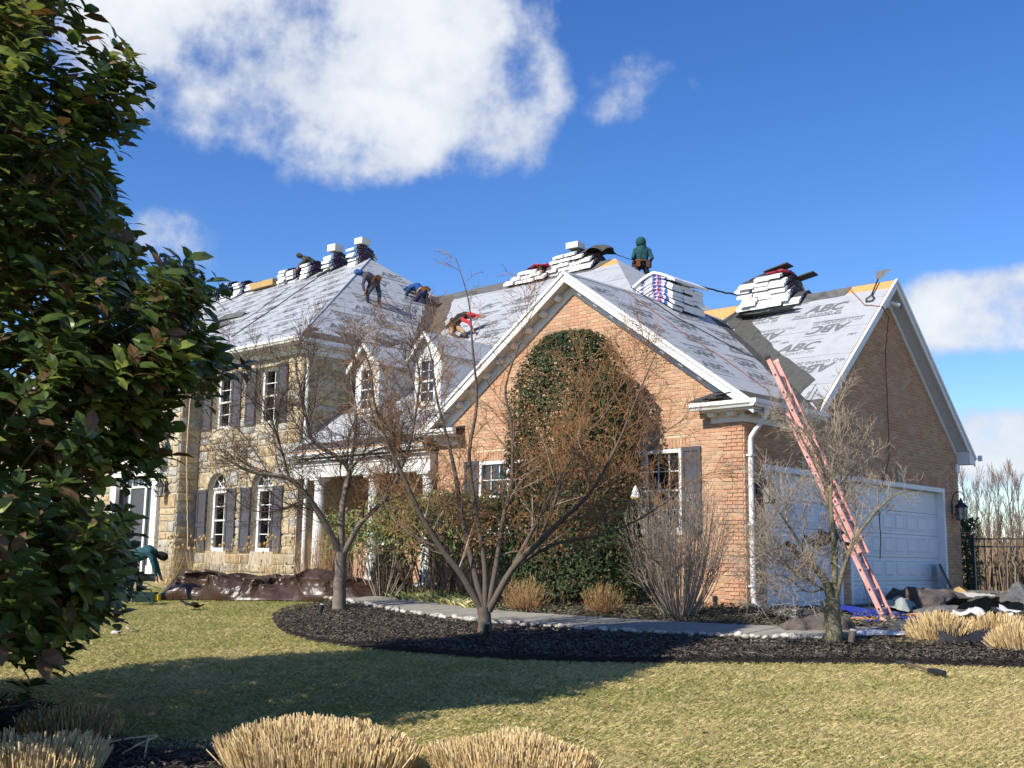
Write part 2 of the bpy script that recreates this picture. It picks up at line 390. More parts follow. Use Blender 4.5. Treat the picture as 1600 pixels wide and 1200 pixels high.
# --- windows
def sash_window(parent, fr, u0, u1, z0, z1, cols, rows, pane='pane', depth=.09, fw=.07, double=False, mid=True):
    """fr(u,z,d): d outwards. frame proud, panes set back"""
    Wd = bpy.data.objects.new('window', None); link(Wd, parent, fr((u0+u1)/2, z0, 0))
    def bx(mb, a, b, c, d, o0, o1):
        P = [fr(u, z, o) for o in (o0, o1) for u, z in ((a, c), (b, c), (b, d), (a, d))]
        mb.add(P, [(0,3,2,1),(4,5,6,7),(0,1,5,4),(1,2,6,5),(2,3,7,6),(3,0,4,7)])
    mb = MB(); bx(mb, u0, u0+fw, z0, z1, -depth, .015); bx(mb, u1-fw, u1, z0, z1, -depth, .015); bx(mb, u0+fw, u1-fw, z1-fw, z1, -depth, .014); bx(mb, u0+fw, u1-fw, z0, z0+fw, -depth, .014)
    mk('frame', mb, 'white', Wd)
    mb = MB(); bx(mb, u0-.04, u1+.04, z0-.06, z0-.002, -.05, .05); mk('sill', mb, 'white', Wd)
    bays = [(u0+fw, u1-fw)]
    if double:
        c = (u0+u1)/2; mb = MB(); bx(mb, c-.06, c+.06, z0+fw+.001, z1-fw-.001, -depth, .013); mk('mullion', mb, 'white', Wd); bays = [(u0+fw, c-.06), (c+.06, u1-fw)]
    for a, b in bays:
        halves = [(z0+fw, (z0+z1)/2-.02), ((z0+z1)/2+.02, z1-fw)] if mid else [(z0+fw, z1-fw)]
        if mid:
            mb = MB(); bx(mb, a, b, (z0+z1)/2-.02, (z0+z1)/2+.02, -depth+.02, -.012); mk('meeting_rail', mb, 'white', Wd)
        for c, d in halves:
            mb = MB()
            for k in range(1, cols): x = a+(b-a)*k/cols; bx(mb, x-.010, x+.010, c, d, -depth+.025, -.035)
            for k in range(1, rows): z = c+(d-c)*k/rows; bx(mb, a, b, z-.010, z+.010, -depth+.026, -.036)
            if mb.v: mk('muntins', mb, 'white', Wd)
            for i in range(cols):
                for j in range(rows):
                    p0, p1, q0, q1 = a+(b-a)*i/cols, a+(b-a)*(i+1)/cols, c+(d-c)*j/rows, c+(d-c)*(j+1)/rows
                    mb = MB(); bx(mb, p0, p1, q0, q1, -depth+.03, -depth+.036); mk('pane', mb, pane, Wd)
    return Wd
def shutter(parent, fr, u0, u1, z0, z1):
    Sh = bpy.data.objects.new('shutter', None); link(Sh, parent, fr(u0, z0, 0))
    def bx(mb, a, b, c, d, o0, o1):
        P = [fr(u, z, o) for o in (o0, o1) for u, z in ((a, c), (b, c), (b, d), (a, d))]
        mb.add(P, [(0,3,2,1),(4,5,6,7),(0,1,5,4),(1,2,6,5),(2,3,7,6),(3,0,4,7)])
    mb = MB(); t = .055; zm = z0+(z1-z0)*.42
    bx(mb, u0, u0+t, z0, z1, .018, .05); bx(mb, u1-t, u1, z0, z1, .018, .05)
    for c, d in ((z0, z0+.09), (z1-.08, z1), (zm-.05, zm+.05)): bx(mb, u0+t, u1-t, c, d, .018, .049)
    bx(mb, u0+t, u1-t, z0+.09, z1-.08, .019, .030)
    mk('frame', mb, 'shutter', Sh)
    for c, d in ((z0+.09, zm-.05), (zm+.05, z1-.08)):
        mb = MB(); e = .03; a, b = u0+t, u1-t
        mb.add([fr(a+.012,c+.012,.030), fr(b-.012,c+.012,.030), fr(b-.012,d-.012,.030), fr(a+.012,d-.012,.030), fr(a+e,c+e,.043), fr(b-e,c+e,.043), fr(b-e,d-e,.043), fr(a+e,d-e,.043)],
               [(4,5,6,7),(0,1,5,4),(1,2,6,5),(2,3,7,6),(3,0,4,7)])
        mk('raised_panel', mb, 'shutter', Sh)
frf = lambda u, z, d: (u, -d, z)
for a, b in WINF:
    sash_window(HOUSE, frf, a, b, WZ0, WZ1, 3, 2, double=True)
    shutter(HOUSE, frf, b+.01, b+.42, WZ0-.02, WZ1+.02); shutter(HOUSE, frf, a-.42, a-.01, WZ0-.02, WZ1+.02)
mb = MB(); mb.box((-6.5, .2, 1.2), (-1.2, .24, 2.9)); mk('room_shade_board', mb, 'room_shade', HOUSE)  # black board behind the gable windows, painted shade instead of a room

# ================================================================ roofs
def clip(P, k, v, keep_less):
    Q = []
    for i in range(len(P)):
        a, b = np.array(P[i]), np.array(P[(i+1) % len(P)]); da, db = a[k]-v, b[k]-v
        if keep_less: da, db = -da, -db
        if da >= 0: Q.append(a)
        if da*db < 0: Q.append(a+(b-a)*da/(da-db))
    return Q
class Slope:
    """plane given by point o, unit u along the eave, unit t up the slope"""
    def __init__(s, o, u, t):
        s.o = np.array(o, float); s.u = np.array(u, float); s.t = np.array(t, float)/np.linalg.norm(t); s.n = np.cross(s.u, s.t)
        if s.n[2] < 0: s.n = -s.n
    def p(s, a, b, h=0): return s.o+a*s.u+b*s.t+h*s.n
    def inv(s, P): d = np.array(P, float)-s.o; return (d@s.u, d@s.t)
def deck(slope, poly, parent, name='deck', mat_='osb', th=.04, top=0.0):
    mb = MB(); mb.prism([slope.p(a, b, top) for a, b in poly], -slope.n*th); return mk(name, mb, mat_, parent)
def strips(slope, poly, parent, step=1.05, t0=None, t1=None, seed=0, h0=.004):
    r = random.Random(seed); ts = [q[1] for q in poly]; a = min(ts) if t0 is None else t0; e = max(ts) if t1 is None else t1; k = 0
    while a < e-.02:
        b = min(a+step, e); Q = clip(clip(poly, 1, a-.0, False), 1, min(b+.03, e), True)
        if len(Q) > 2:
            mb = MB(); us = sorted(q[0] for q in Q)
            # irregular lower lap edge: cut the strip into columns and wave its bottom line and surface
            nc = max(2, int((us[-1]-us[0])/.45)); V = []
            for i in range(nc):
                C0 = us[0]+(us[-1]-us[0])*i/nc; C1 = us[0]+(us[-1]-us[0])*(i+1)/nc
                q2 = clip(clip(Q, 0, C0, False), 0, C1, True)
                if len(q2) < 3: continue
                P = []
                for x in q2:
                    w = .012*math.sin(3.1*x[0]+seed+k)+.008*math.sin(7.3*x[0]+2*k) if abs(x[1]-a) < .01 and k else 0
                    P.append(slope.p(x[0], x[1]+w, h0+(.006 if x[1] < a+.05 else .001)+.004*abs(math.sin(2.3*x[0]+k*1.7))))
                mb.add(P, [tuple(range(len(P)))])
            o = mk('underlayment_sheet', mb, 'underlay', parent)
            for p in o.data.polygons:
                if p.normal.dot(Vector(slope.n)) < 0: p.flip()
        a = b; k += 1
# printed lettering: meshes made from the built-in font
def text_geo(s, shear=.28, off=.0):
    cu = bpy.data.curves.new('t', 'FONT'); cu.body = s; cu.size = 1; cu.shear = shear; cu.offset = off; cu.resolution_u = 3; cu.align_x = 'CENTER'
    o = bpy.data.objects.new('t', cu); COL.objects.link(o); bpy.context.view_layer.update()
    me = bpy.data.meshes.new_from_object(o.evaluated_get(bpy.context.evaluated_depsgraph_get()))
    V = [(v.co.x, v.co.y) for v in me.vertices]; F = [tuple(p.vertices) for p in me.polygons]
    bpy.data.objects.remove(o); bpy.data.curves.remove(cu); bpy.data.meshes.remove(me)
    xs = [v[0] for v in V]; w = max(xs)-min(xs); c = (max(xs)+min(xs))/2; hh = max(v[1] for v in V)
    return [((x-c)/w, y/hh) for x, y in V], F
ABC = text_geo('ABC', .32, .035); PGD = text_geo('PRO GUARD 20', .2, .0); SM = text_geo('ABC', .2, .0)
def stamp(mb, slope, geo, cu, ct, w, h, flip=1, rot=False, poly=None, hh=.014):
    P = []
    for x, y in geo[0]:
        a, b = x*w*flip, (y-.5)*h*flip
        if rot: a, b = -b, a
        P.append((cu+a, ct+b))
    F = geo[1]
    if poly is not None:            # the print is cut off where the sheet ends
        n = len(poly); ins = []
        for p in P:
            s_ = [(poly[(i+1) % n][0]-poly[i][0])*(p[1]-poly[i][1])-(poly[(i+1) % n][1]-poly[i][1])*(p[0]-poly[i][0]) for i in range(n)]
            ins.append(not (min(s_) < 0 < max(s_)))
        F = [f for f in F if all(ins[i] for i in f)]
        if not F: return
    mb.add([slope.p(a, b, hh) for a, b in P], F)
SQ = ([(-.5, 0), (.5, 0), (.5, 1), (-.5, 1)], [(0, 1, 2, 3)])
def printing(slope, poly, parent, t0, t1, sz=1.0, dirn=1, small=True):
    mb = MB(); us = [q[0] for q in poly]; t = t1-.55; k = 0
    while t > t0+.1:
        fl = dirn if k % 2 == 0 else -dirn; u = min(us)+.3+(.75 if k % 2 else 0)+.13*math.sin(k*5.)
        while u < max(us):
            stamp(mb, slope, ABC, u+.12*fl, t, 1.0*sz, .30*sz, fl, False, poly)
            stamp(mb, slope, PGD, u, t-.25*fl*sz, 1.12*sz, .10*sz, fl, False, poly)
            stamp(mb, slope, SQ, u, t-.335*fl*sz, 1.18*sz, .035, fl, False, poly)
            if small:
                stamp(mb, slope, SM, u-.55*fl, t+.36*fl*sz, .24, .07, fl, False, poly)
                stamp(mb, slope, SQ, u+.35*fl, t+.40*fl*sz, .55, .012, fl, False, poly)
            u += 1.55
        t -= (.95 if k % 2 == 0 else .62); k += 1
    if mb.v: tag(mk('printed_lettering', mb, 'underlay_print', parent), kind='stuff')
def ragged(slope, pts, parent, mat_='felt', h=.02, name='valley_felt', seed=1, amp=.06, step=.25):
    """sheet with torn edges: pts is a closed polygon in slope coordinates"""
    r = random.Random(seed); P = []
    for i in range(len(pts)):
        a, b = np.array(pts[i], float), np.array(pts[(i+1) % len(pts)], float); L = np.linalg.norm(b-a); n = max(1, int(L/step))
        for k in range(n):
            q = a+(b-a)*k/n
            if k: q = q+np.array([r.uniform(-amp, amp), r.uniform(-amp, amp)])
            P.append(slope.p(q[0], q[1], h))
    mb = MB(); mb.prism(P, -slope.n*.006); return mk(name, mb, mat_, parent)
def part(name, parent=HOUSE, origin=(0,0,0)):
    o = bpy.data.objects.new(name, None); return link(o, parent, origin)
# ---- front wing roof (ridge along Y)
RF = part('front_wing_roof'); EX = .38
sR = Slope((EX, 0, fw_top(EX)), (0, 1, 0), (-1, 0, FWP)); LR = (EX-FWR)*math.hypot(1, FWP)
vy = lambda z: GY-(GZ-z)/GP
pR = [(-.30, 0), (vy(fw_top(EX)), 0), (vy(FWZ), LR), (-.30, LR)]
deck(sR, pR, RF); strips(sR, pR, RF, 1.0, seed=2); printing(sR, pR, RF, .55, LR-.1, .92, 1)
EXL = 2*FWR-EX
sL = Slope((EXL, 0, fw_top(EXL)), (0, -1, 0), (1, 0, FWP)); pL = [(.30, 0), (.30, LR), (-5.4, LR), (-5.4, 0)]
deck(sL, pL, RF); strips(sL, pL, RF, 1.0, seed=5)
mb = MB(); mb.prism([(FWR-.12, -.31, FWZ-.06), (FWR+.12, -.31, FWZ-.06), (FWR, -.31, FWZ+.022)], (0, 5.6, 0)); mk('ridge_cap', mb, 'underlay', RF)
ragged(sR, [(-.28, .03), (2.15, .03), (2.4, .42), (-.28, .36)], RF, 'felt', .017, 'eave_felt', 4, .015)
# ---- garage roof (ridge along X)
RG = part('garage_roof'); OX = .28
sG = Slope((0, 2.0, g_top(2.0)), (1, 0, 0), (0, 1, GP)); LG = (GY-2.0)*math.hypot(1, GP)
def gq(x, y): return (x, (y-2.0)*math.hypot(1, GP))
pG = [gq(OX, 2.1), gq(OX, GY), gq(-9, GY), gq(-9, 5.42), gq(FWR, 5.42)][::-1]
deck(sG, pG, RG)
pGs = [gq(OX-.02, 2.1), gq(OX-.02, GY-.27), gq(-1.9, GY-.17), gq(-3.4, GY-.12), gq(-3.5, 5.42-.02), gq(FWR, 5.40)][::-1]
strips(sG, pGs, RG, 1.08, seed=8); printing(sG, [gq(OX-.05, 2.75), gq(OX-.05, GY-.30), gq(-3.0, GY-.30), gq(-2.9, 5.0), gq(-.2,2.75)][::-1], RG, .6, LG-.25, 1.0, 1)
ragged(sG, [gq(-1.9, GY-.30), gq(-.75, GY-.27), gq(-.7, GY-.02), gq(-1.9, GY-.02)], RG, 'felt_grey', .02, 'ridge_felt', 3, .02)
mb = MB()
stamp(mb, sG, ABC, -.35, .55, .5, .16, 1, True); stamp(mb, sG, PGD, -.15, .6, .75, .07, 1, True); stamp(mb, sG, SQ, -.02, .6, .9, .03, 1, True); stamp(mb, sG, SQ, -.12, 1.0, .5, .02, 1, True)
mk('printed_lettering', mb, 'underlay_print', RG)
sGb = Slope((0, GY1+.32, g_top(GY1+.32)), (-1, 0, 0), (0, -1, GP)); LB = (GY1+.32-GY)*math.hypot(1, GP)
pB = [(-OX, 0), (9, 0), (9, LB), (-OX, LB)]; deck(sGb, pB, RG); strips(sGb, pB, RG, 1.1, seed=12)
# valley felt on both slopes
def vpt(x): z = fw_top(x); return (x, vy(z), z)
c1 = []; c2 = []
ragged(sR, [sR.inv(vpt(.36)), sR.inv(vpt(-3.7)), (sR.inv(vpt(-3.7))[0]-.55, sR.inv(vpt(-3.7))[1]+.0), (sR.inv(vpt(-2))[0]-.34, sR.inv(vpt(-2))[1]), (sR.inv(vpt(-.6))[0]-.42, sR.inv(vpt(-.6))[1]), (sR.inv(vpt(.36))[0]-.7, .02)], RF, 'felt', .024, 'valley_felt', 5, .04)
ragged(sG, [sG.inv(vpt(.36)), (OX-.03, sG.inv(vpt(.36))[1]), (OX-.03, sG.inv(vpt(.36))[1]+.5), (-.35, sG.inv(vpt(.36))[1]+.55), (sG.inv(vpt(-.8))[0]+.62, sG.inv(vpt(-.8))[1]), (sG.inv(vpt(-2.2))[0]+.48, sG.inv(vpt(-2.2))[1]), (sG.inv(vpt(-3.2))[0]+.6, sG.inv(vpt(-3.2))[1]), (-3.3, LG-.1), sG.inv(vpt(-3.75))], RG, 'felt', .024, 'valley_felt', 6, .05)
# ---- middle roof over the porch (ridge along X, hipped on the right)
RM = part('middle_roof'); h73 = math.hypot(1, .73)
sM = Slope((0, -.35, 3.3), (1, 0, 0), (0, 1, .73)); mq = lambda x, y: (x, (y+.35)*h73)
pM = [mq(-12.9, -.35), mq(-7.78, -.35), mq(-7.4, .5), mq(-4.0, 3.0), mq(-9.0, 8), mq(-16.6, 8), mq(-12.9, 4.1)]
deck(sM, pM, RM); strips(sM, pM, RM, 1.05, seed=21, t1=8.35*h73-.55); printing(sM, [mq(-12.3, 1.), mq(-8.3, 1.), mq(-8.3, 7), mq(-14.6, 7), mq(-12.6, 4.2)], RM, 1., 8.9, 1.0, 1)
ragged(sM, [mq(-16.4, 7.45), mq(-9.4, 7.45), mq(-9.1, 7.97), mq(-16.5, 7.97)], RM, 'felt_grey', .02, 'ridge_felt', 7, .03)
sMe = Slope((-4.0, 3.0, mid_top(3.0)), (0, 1, 0), (-1, 0, .73)); zE = mid_top(8)
mb = MB(); E_ = (-9.0, 8, zE); mb.add([E_, (-4, 3, mid_top(3)), (-4, 13, mid_top(3)), (-9, 8, zE-.05)], [(0, 1, 2)]); mk('hip_underlayment', mb, 'underlay', RM)
mb = MB(); mb.add([E_, (-16.6, 8, zE), (-16.6, 13, mid_top(3)), (-4, 13, mid_top(3))], [(0, 3, 2, 1)]); mk('rear_slope', mb, 'underlay', RM)
# ---- main two-storey hip roof
RH = part('main_roof'); MX0, MX1, MY0, MY1, MZ = -33.0, -12.5, -.4, 12.4, 6.26; RA, RB, RY, RZ = -27.5, -17.7, 6.0, 10.48
pf = (RZ-MZ)/(RY-MY0); ps = (RZ-MZ)/(MX1-RB)
sF = Slope((0, MY0, MZ), (1, 0, 0), (0, 1, pf)); fq = lambda x, y: (x, (y-MY0)*math.hypot(1, pf))
pF = [fq(MX0, MY0), fq(MX1, MY0), fq(RB, RY), fq(RA, RY)]
deck(sF, pF, RH); strips(sF, pF, RH, 1.0, seed=31); printing(sF, pF, RH, .4, 7.6, .95, 1)
sS = Slope((MX1, 0, MZ), (0, 1, 0), (-1, 0, ps)); sq = lambda x, y: (y, (MX1-x)*math.hypot(1, ps))
pS = [sq(MX1, MY0), sq(MX1, MY1), sq(RB, RY)]
deck(sS, pS, RH); strips(sS, pS, RH, 1.0, seed=33, t0=.32); printing(sS, pS, RH, .6, 6.2, 1.0, 1)
deck(sS, [sq(MX1, MY0), sq(MX1, MY1), sq(MX1-.45, MY1-.5), sq(MX1-.45, MY0+.5)], RH, 'eave_felt', 'felt_brown', .01, .012)
mb = MB(); mb.add([(RA, RY, RZ), (RB, RY, RZ), (MX1, MY1, MZ), (MX0, MY1, MZ)], [(0, 3, 2, 1)]); mb.add([(RA, RY, RZ), (MX0, MY1, MZ), (MX0, MY0, MZ)], [(0, 1, 2)]); mk('rear_slope', mb, 'underlay', RH)
mb = MB(); mb.tube([np.array((MX1-.05, MY0+.05, MZ+.03)), np.array((RB, RY, RZ+.01))], .035, 6); mk('hip_cap', mb, 'underlay', RH)
# valley felt between main side slope and middle slope
vz = lambda z: (MX1-(z-MZ)/ps, (z-3.3)/.73-.35, z)
ragged(sM, [sM.inv(vz(6.3)), (sM.inv(vz(6.3))[0]+.55, sM.inv(vz(6.3))[1]), (sM.inv(vz(9.2))[0]+.7, sM.inv(vz(9.2))[1]), sM.inv(vz(9.35))], RM, 'felt_brown', .022, 'valley_felt', 9, .05)
ragged(sS, [sS.inv(vz(6.3)), (sS.inv(vz(6.3))[0]-.5, sS.inv(vz(6.3))[1]), (sS.inv(vz(9.2))[0]-.5, sS.inv(vz(9.2))[1]), sS.inv(vz(9.35))], RH, 'felt_brown', .022, 'valley_felt', 10, .05)
deck(sM, [mq(-12.85, 1.2), mq(-12.35, 1.2), mq(-12.35, 3.9), mq(-12.85, 3.9)], RM, 'wall_flashing', 'felt_brown', .01, .02)
# torn felt flaps left on the front slope
for (px, py), w, h, a in (((342, 512), .75, .45, .3), ((362, 497), .8, .35, -.5)):
    u, t = sF.inv(onp(px, py, (0, MY0, MZ), (0, -pf, 1))); r_ = random.Random(px)
    P = [(u+w*math.cos(q+a)*r_.uniform(.6, 1.3), t+h*math.sin(q+a)*r_.uniform(.6, 1.3)) for q in np.linspace(0, 2*math.pi, 8)[:-1]]
    mb = MB(); mb.prism([sF.p(x, y, .03+.06*k % .1) for k, (x, y) in enumerate(P)], -sF.n*.006); mk('felt_scrap', mb, 'felt_grey', RH)
# ================================================================ trim of the front gable
def board(name, P, d, mat_='white', parent=HOUSE):
    mb = MB(); mb.prism(P, d); return mk(name, mb, mat_, parent)
OV = .30
for sgn in (1, -1):
    X = lambda x: FWR+sgn*(x-FWR)
    e = EX+.02; zt = lambda x, d: fw_top(x)-d
    dv = (0, .035, 0)
    board('rake_fascia', [(X(FWR+(.0005)), -OV-.02, zt(FWR, -.012)), (X(e), -OV-.02, zt(e, -.012)), (X(e), -OV-.02, zt(e, .20)), (X(FWR+.0005), -OV-.02, zt(FWR, .20))], dv)
    board('rake_crown', [(X(FWR+.001), -OV-.055, zt(FWR, -.022)), (X(e), -OV-.055, zt(e, -.022)), (X(e), -OV-.055, zt(e, .045)), (X(FWR+.001), -OV-.055, zt(FWR, .045))], (0, .034, 0))
    board('rake_soffit', [(X(FWR), -OV+.016, zt(FWR, .15)), (X(e), -OV+.016, zt(e, .15)), (X(e), -OV+.016, zt(e, .17)), (X(FWR), -OV+.016, zt(FWR, .17))], (0, OV-.02, 0), 'soffit')
    board('rake_frieze', [(X(FWR), -.034, zt(FWR, .172)), (X(-.2), -.034, zt(-.2, .172)), (X(-.2), -.034, zt(-.2, .40)), (X(FWR), -.034, zt(FWR, .40))], (0, .03, 0))
    for k in range(10):
        x = FWR+.32+k*.40; t_ = np.array((sgn*1., 0, -FWP))/math.hypot(1, FWP)
        if x > -.35: continue
        mb = MB(); mb.obox((X(x), -.12, zt(x, .235)), (t_, (0, 1, 0), np.cross(t_, (0, 1, 0))), (.055, .085, .045)); mk('modillion', mb, 'white', HOUSE)
# ---- eave returns with gutter, on the right corner (and its mirror on the left)
GPF = [(0, 0), (.065, 0), (.085, .035), (.115, .06), (.115, .125), (.10, .13), (0, .125)]
for sgn in (1, -1):
    X = lambda x: FWR+sgn*(x-FWR)
    x0, x1 = -.84, .385
    board('gutter', [(X(x0), -OV-.02-d, 3.405+z) for d, z in GPF], ((x1-x0+.10)*sgn, 0, 0))
    mb = MB(); mb.box((X(-.70), -OV-.018, 3.375), (X(x1-.004), -.002, 3.405)); mk('return_soffit', mb, 'white', HOUSE)
    mb = MB(); mb.box((X(-.62), -.06, 3.20), (X(.055), -.004, 3.374)); mb.box((X(-.66), -.09, 3.345), (X(.06), -.061, 3.373)); mk('return_frieze', mb, 'white', HOUSE)
    for x in (-.52, -.12):
        mb = MB(); mb.box((X(x-.06), -.24, 3.30), (X(x+.06), -.091, 3.372)); mk('modillion', mb, 'white', HOUSE)
    mb = MB(); mb.prism([(X(-.80), -OV-.05, 3.525), (X(-.80), 0, 3.525), (X(-.80), 0, 3.62)], ((x1-.15-(-.80))*sgn, 0, 0)); mk('return_roof', mb, 'felt', HOUSE)
rs = random.Random(4)
for k in range(7):                                   # loose shingles left on the return
    x = -.74+.09*k; mb = MB(); a = rs.uniform(-.25, .25); ax = np.array((math.cos(a), 0, math.sin(a)*.5)); ay = np.array((0, .9, .35))
    ax = ax/np.linalg.norm(ax); ay = ay-ax*(ay@ax); ay /= np.linalg.norm(ay)
    mb.obox((x, -.2+.02*(k % 3), 3.615+.018*k), (ax, ay, np.cross(ax, ay)), (.16, .15, .006)); mk('loose_shingle', mb, 'shingle', HOUSE)
# ---- side eave over the single door
board('gutter', [(EX+.015+d, -OV-.12, 3.405+z) for d, z in GPF], (0, 2.1+OV+.22, 0))
mb = MB(); mb.box((.004, .001, 3.375), (EX+.012, 2.05, 3.405)); mk('side_soffit', mb, 'soffit', HOUSE)
mb = MB(); mb.box((.004, -.004, 3.20), (.06, 2.2, 3.374)); mk('side_frieze', mb, 'white', HOUSE)
for k in range(5):
    y = .30+.42*k; mb = MB(); mb.box((.061, y-.06, 3.30), (.24, y+.06, 3.372)); mk('modillion', mb, 'white', HOUSE)
# ---- downspout on the corner
DS = part('downspout', HOUSE, (.07, .10, 0)); mb = MB()
P = [(.45, .02, 3.42), (.45, .02, 3.30), (.40, .03, 3.22), (.22, .07, 3.06), (.10, .10, 2.94), (.075, .11, 2.82), (.075, .11, 1.2), (.075, .11, .16), (.10, .09, .06), (.26, .0, .0)]
mb.tube(P, .048, 8); mk('pipe', mb, 'white', DS, smooth=True)
for z in (2.6, 1.4, .35):
    mb = MB(); mb.box((.008, .045, z), (.128, .175, z+.03)); mk('strap', mb, 'white', DS)
# ---- garage gable rakes
for sgn in (-1, 1):
    yv = lambda y: GY+sgn*y
    e = (GY-2.12) if sgn < 0 else (GY1+.33-GY)
    zt = lambda y, d: GZ-GP*y-d
    board('rake_fascia', [(OX, yv(.0005), zt(0, -.014)), (OX, yv(e), zt(e, -.014)), (OX, yv(e), zt(e, .20)), (OX, yv(.0005), zt(0, .20))], (.035, 0, 0))
    board('rake_crown', [(OX+.036, yv(.001), zt(0, -.024)), (OX+.036, yv(e), zt(e, -.024)), (OX+.036, yv(e), zt(e, .05)), (OX+.036, yv(.001), zt(0, .05))], (.03, 0, 0))
    board('rake_frieze', [(.004, yv(0), zt(0, .172)), (.004, yv(e-.4), zt(e-.4, .172)), (.004, yv(e-.4), zt(e-.4, .33)), (.004, yv(0), zt(0, .33))], (.03, 0, 0))
    n = 13
    for k in range(n):                               # vented soffit boards
        a, b = e*k/n+.004, e*(k+1)/n-.004
        mb = MB(); mb.prism([(.036, yv(a), zt(a, .15)), (.036, yv(b), zt(b, .15)), (.036, yv(b), zt(b, .165)), (.036, yv(a), zt(a, .165))], (OX-.038, 0, 0)); mk('soffit_board', mb, 'soffit', HOUSE)
y1 = GY1+.33; zf = GZ-GP*(y1-GY)
mb = MB(); mb.prism([(-.3, GY1+.004, zf-.16), (-.3, y1-.01, zf-.16), (-.3, y1-.01, zf+.02), (-.3, GY1+.004, zf+.02+GP*.30)], (OX+.333, 0, 0)); mk('eave_box', mb, 'white', HOUSE)
mb = MB(); mb.box((.004, GY1-.16, zf-.36), (.06, GY1+.02, zf-.162)); mk('corner_trim', mb, 'white', HOUSE)
board('gutter', [(OX+.01, y1+d-.002, zf-.10+z) for d, z in GPF], (-6, 0, 0))
# ---- security camera at the peak, flood light, sensor on the far eave
SCAM = part('security_camera', HOUSE, (.2, 5.72, 6.3)); c0 = np.array((.15, 5.62, 6.33))
mb = MB(); mb.lathe((.12, 5.66, 6.36), [(.07, 0), (.07, .10), (.05, .13)], 12); mk('base', mb, 'white', SCAM, smooth=True)
d = np.array((.35, .28, -.14)); d /= np.linalg.norm(d)
mb = MB(); mb.tube([c0, c0+d*.30], [.05, .05], 10); mk('barrel', mb, 'white', SCAM, smooth=True)
mb = MB(); mb.tube([c0+d*.30, c0+d*.33], [.046, .046], 10); mk('lens', mb, 'black_plastic', SCAM)
FL = part('floodlight', HOUSE, (.25, 5.5, 6.25)); mb = MB(); mb.tube([(.10, 5.45, 6.40), (.20, 5.42, 6.28)], .03, 8); mb.lathe((.22, 5.40, 6.16), [(.02, .13), (.09, .09), (.11, 0)], 10); mk('lamp_head', mb, 'white_worn', FL, smooth=True)
SN = part('eave_sensor', HOUSE, (.3, y1, zf)); p0 = np.array((OX+.03, y1+.1, zf-.01))
mb = MB(); mb.tube([p0, p0+np.array((.02, .16, .03))], .012, 6); mb.box(p0+np.array((-.03, .15, -.04)), p0+np.array((.05, .23, .09))); mb.box(p0+np.array((-.01, .1, .02)), p0+np.array((.02, .15, .06))); mk('bracket_and_case', mb, 'white', SN)
# ---- wall lanterns
def lantern(loc, nrm, label):
    nrm = np.array(nrm, float); sd_ = np.cross((0, 0, 1), nrm); loc = np.array(loc, float); up = np.array((0, 0, 1.))
    L = bpy.data.objects.new('wall_lantern', None); link(L, HOUSE, loc); tag(L, label)
    mb = MB(); mb.obox(loc+nrm*.015, (sd_, nrm, up), (.055, .014, .15)); mk('back_plate', mb, 'black_metal', L)
    a = loc+up*.06; P = [a+nrm*.02]
    for t in np.linspace(0, 1, 16):
        an = math.pi*(1.0-1.75*t); P.append(loc+nrm*(.15+.13*math.cos(an)*(1-.55*max(0, t-.55)/.45))+up*(.20+.15*math.sin(an)*(1-.5*max(0, t-.55)/.45)))
    mb = MB(); mb.tube(P, .012, 6); mk('scroll_arm', mb, 'black_metal', L, smooth=True)
    c = loc+nrm*.20
    mb = MB(); mb.tube([c+up*.21, c+up*.12, c+up*.105], [.012, .045, .05], 8); mb.tube([c+up*.105, c+up*.0, c-up*.02], [.05, .16, .165], 4); mk('roof', mb, 'black_metal', L)
    mb = MB()
    for i in range(4):
        an = math.pi/4+i*math.pi/2; q0 = c+(.14*math.cos(an))*nrm+(.14*math.sin(an))*sd_-up*.02; q1 = c+(.115*math.cos(an))*nrm+(.115*math.sin(an))*sd_-up*.30
        mb.tube([q0, q1], .011, 5)
        an2 = an+math.pi/2; r0 = c+(.115*math.cos(an2))*nrm+(.115*math.sin(an2))*sd_-up*.30; s0 = c+(.14*math.cos(an2))*nrm+(.14*math.sin(an2))*sd_-up*.02
        mb.tube([q1, r0], .010, 4); mb.tube([(q0+q1)/2, (r0+s0)/2], .004, 4); mb.tube([(q0+s0)/2, (q1+r0)/2], .005, 4)
    mk('cage', mb, 'black_metal', L)
    mb = MB(); mb.tube([c-up*.03, c-up*.295], [.122, .10], 4); mk('glass', mb, 'lamp_glass', L)
    return L
lantern((.012, .42, 2.10), (1, 0, 0), 'black lantern with scroll arm left of the garage doors')
lantern((.012, 9.06, 2.10), (1, 0, 0), 'black lantern with scroll arm right of the wide garage door')

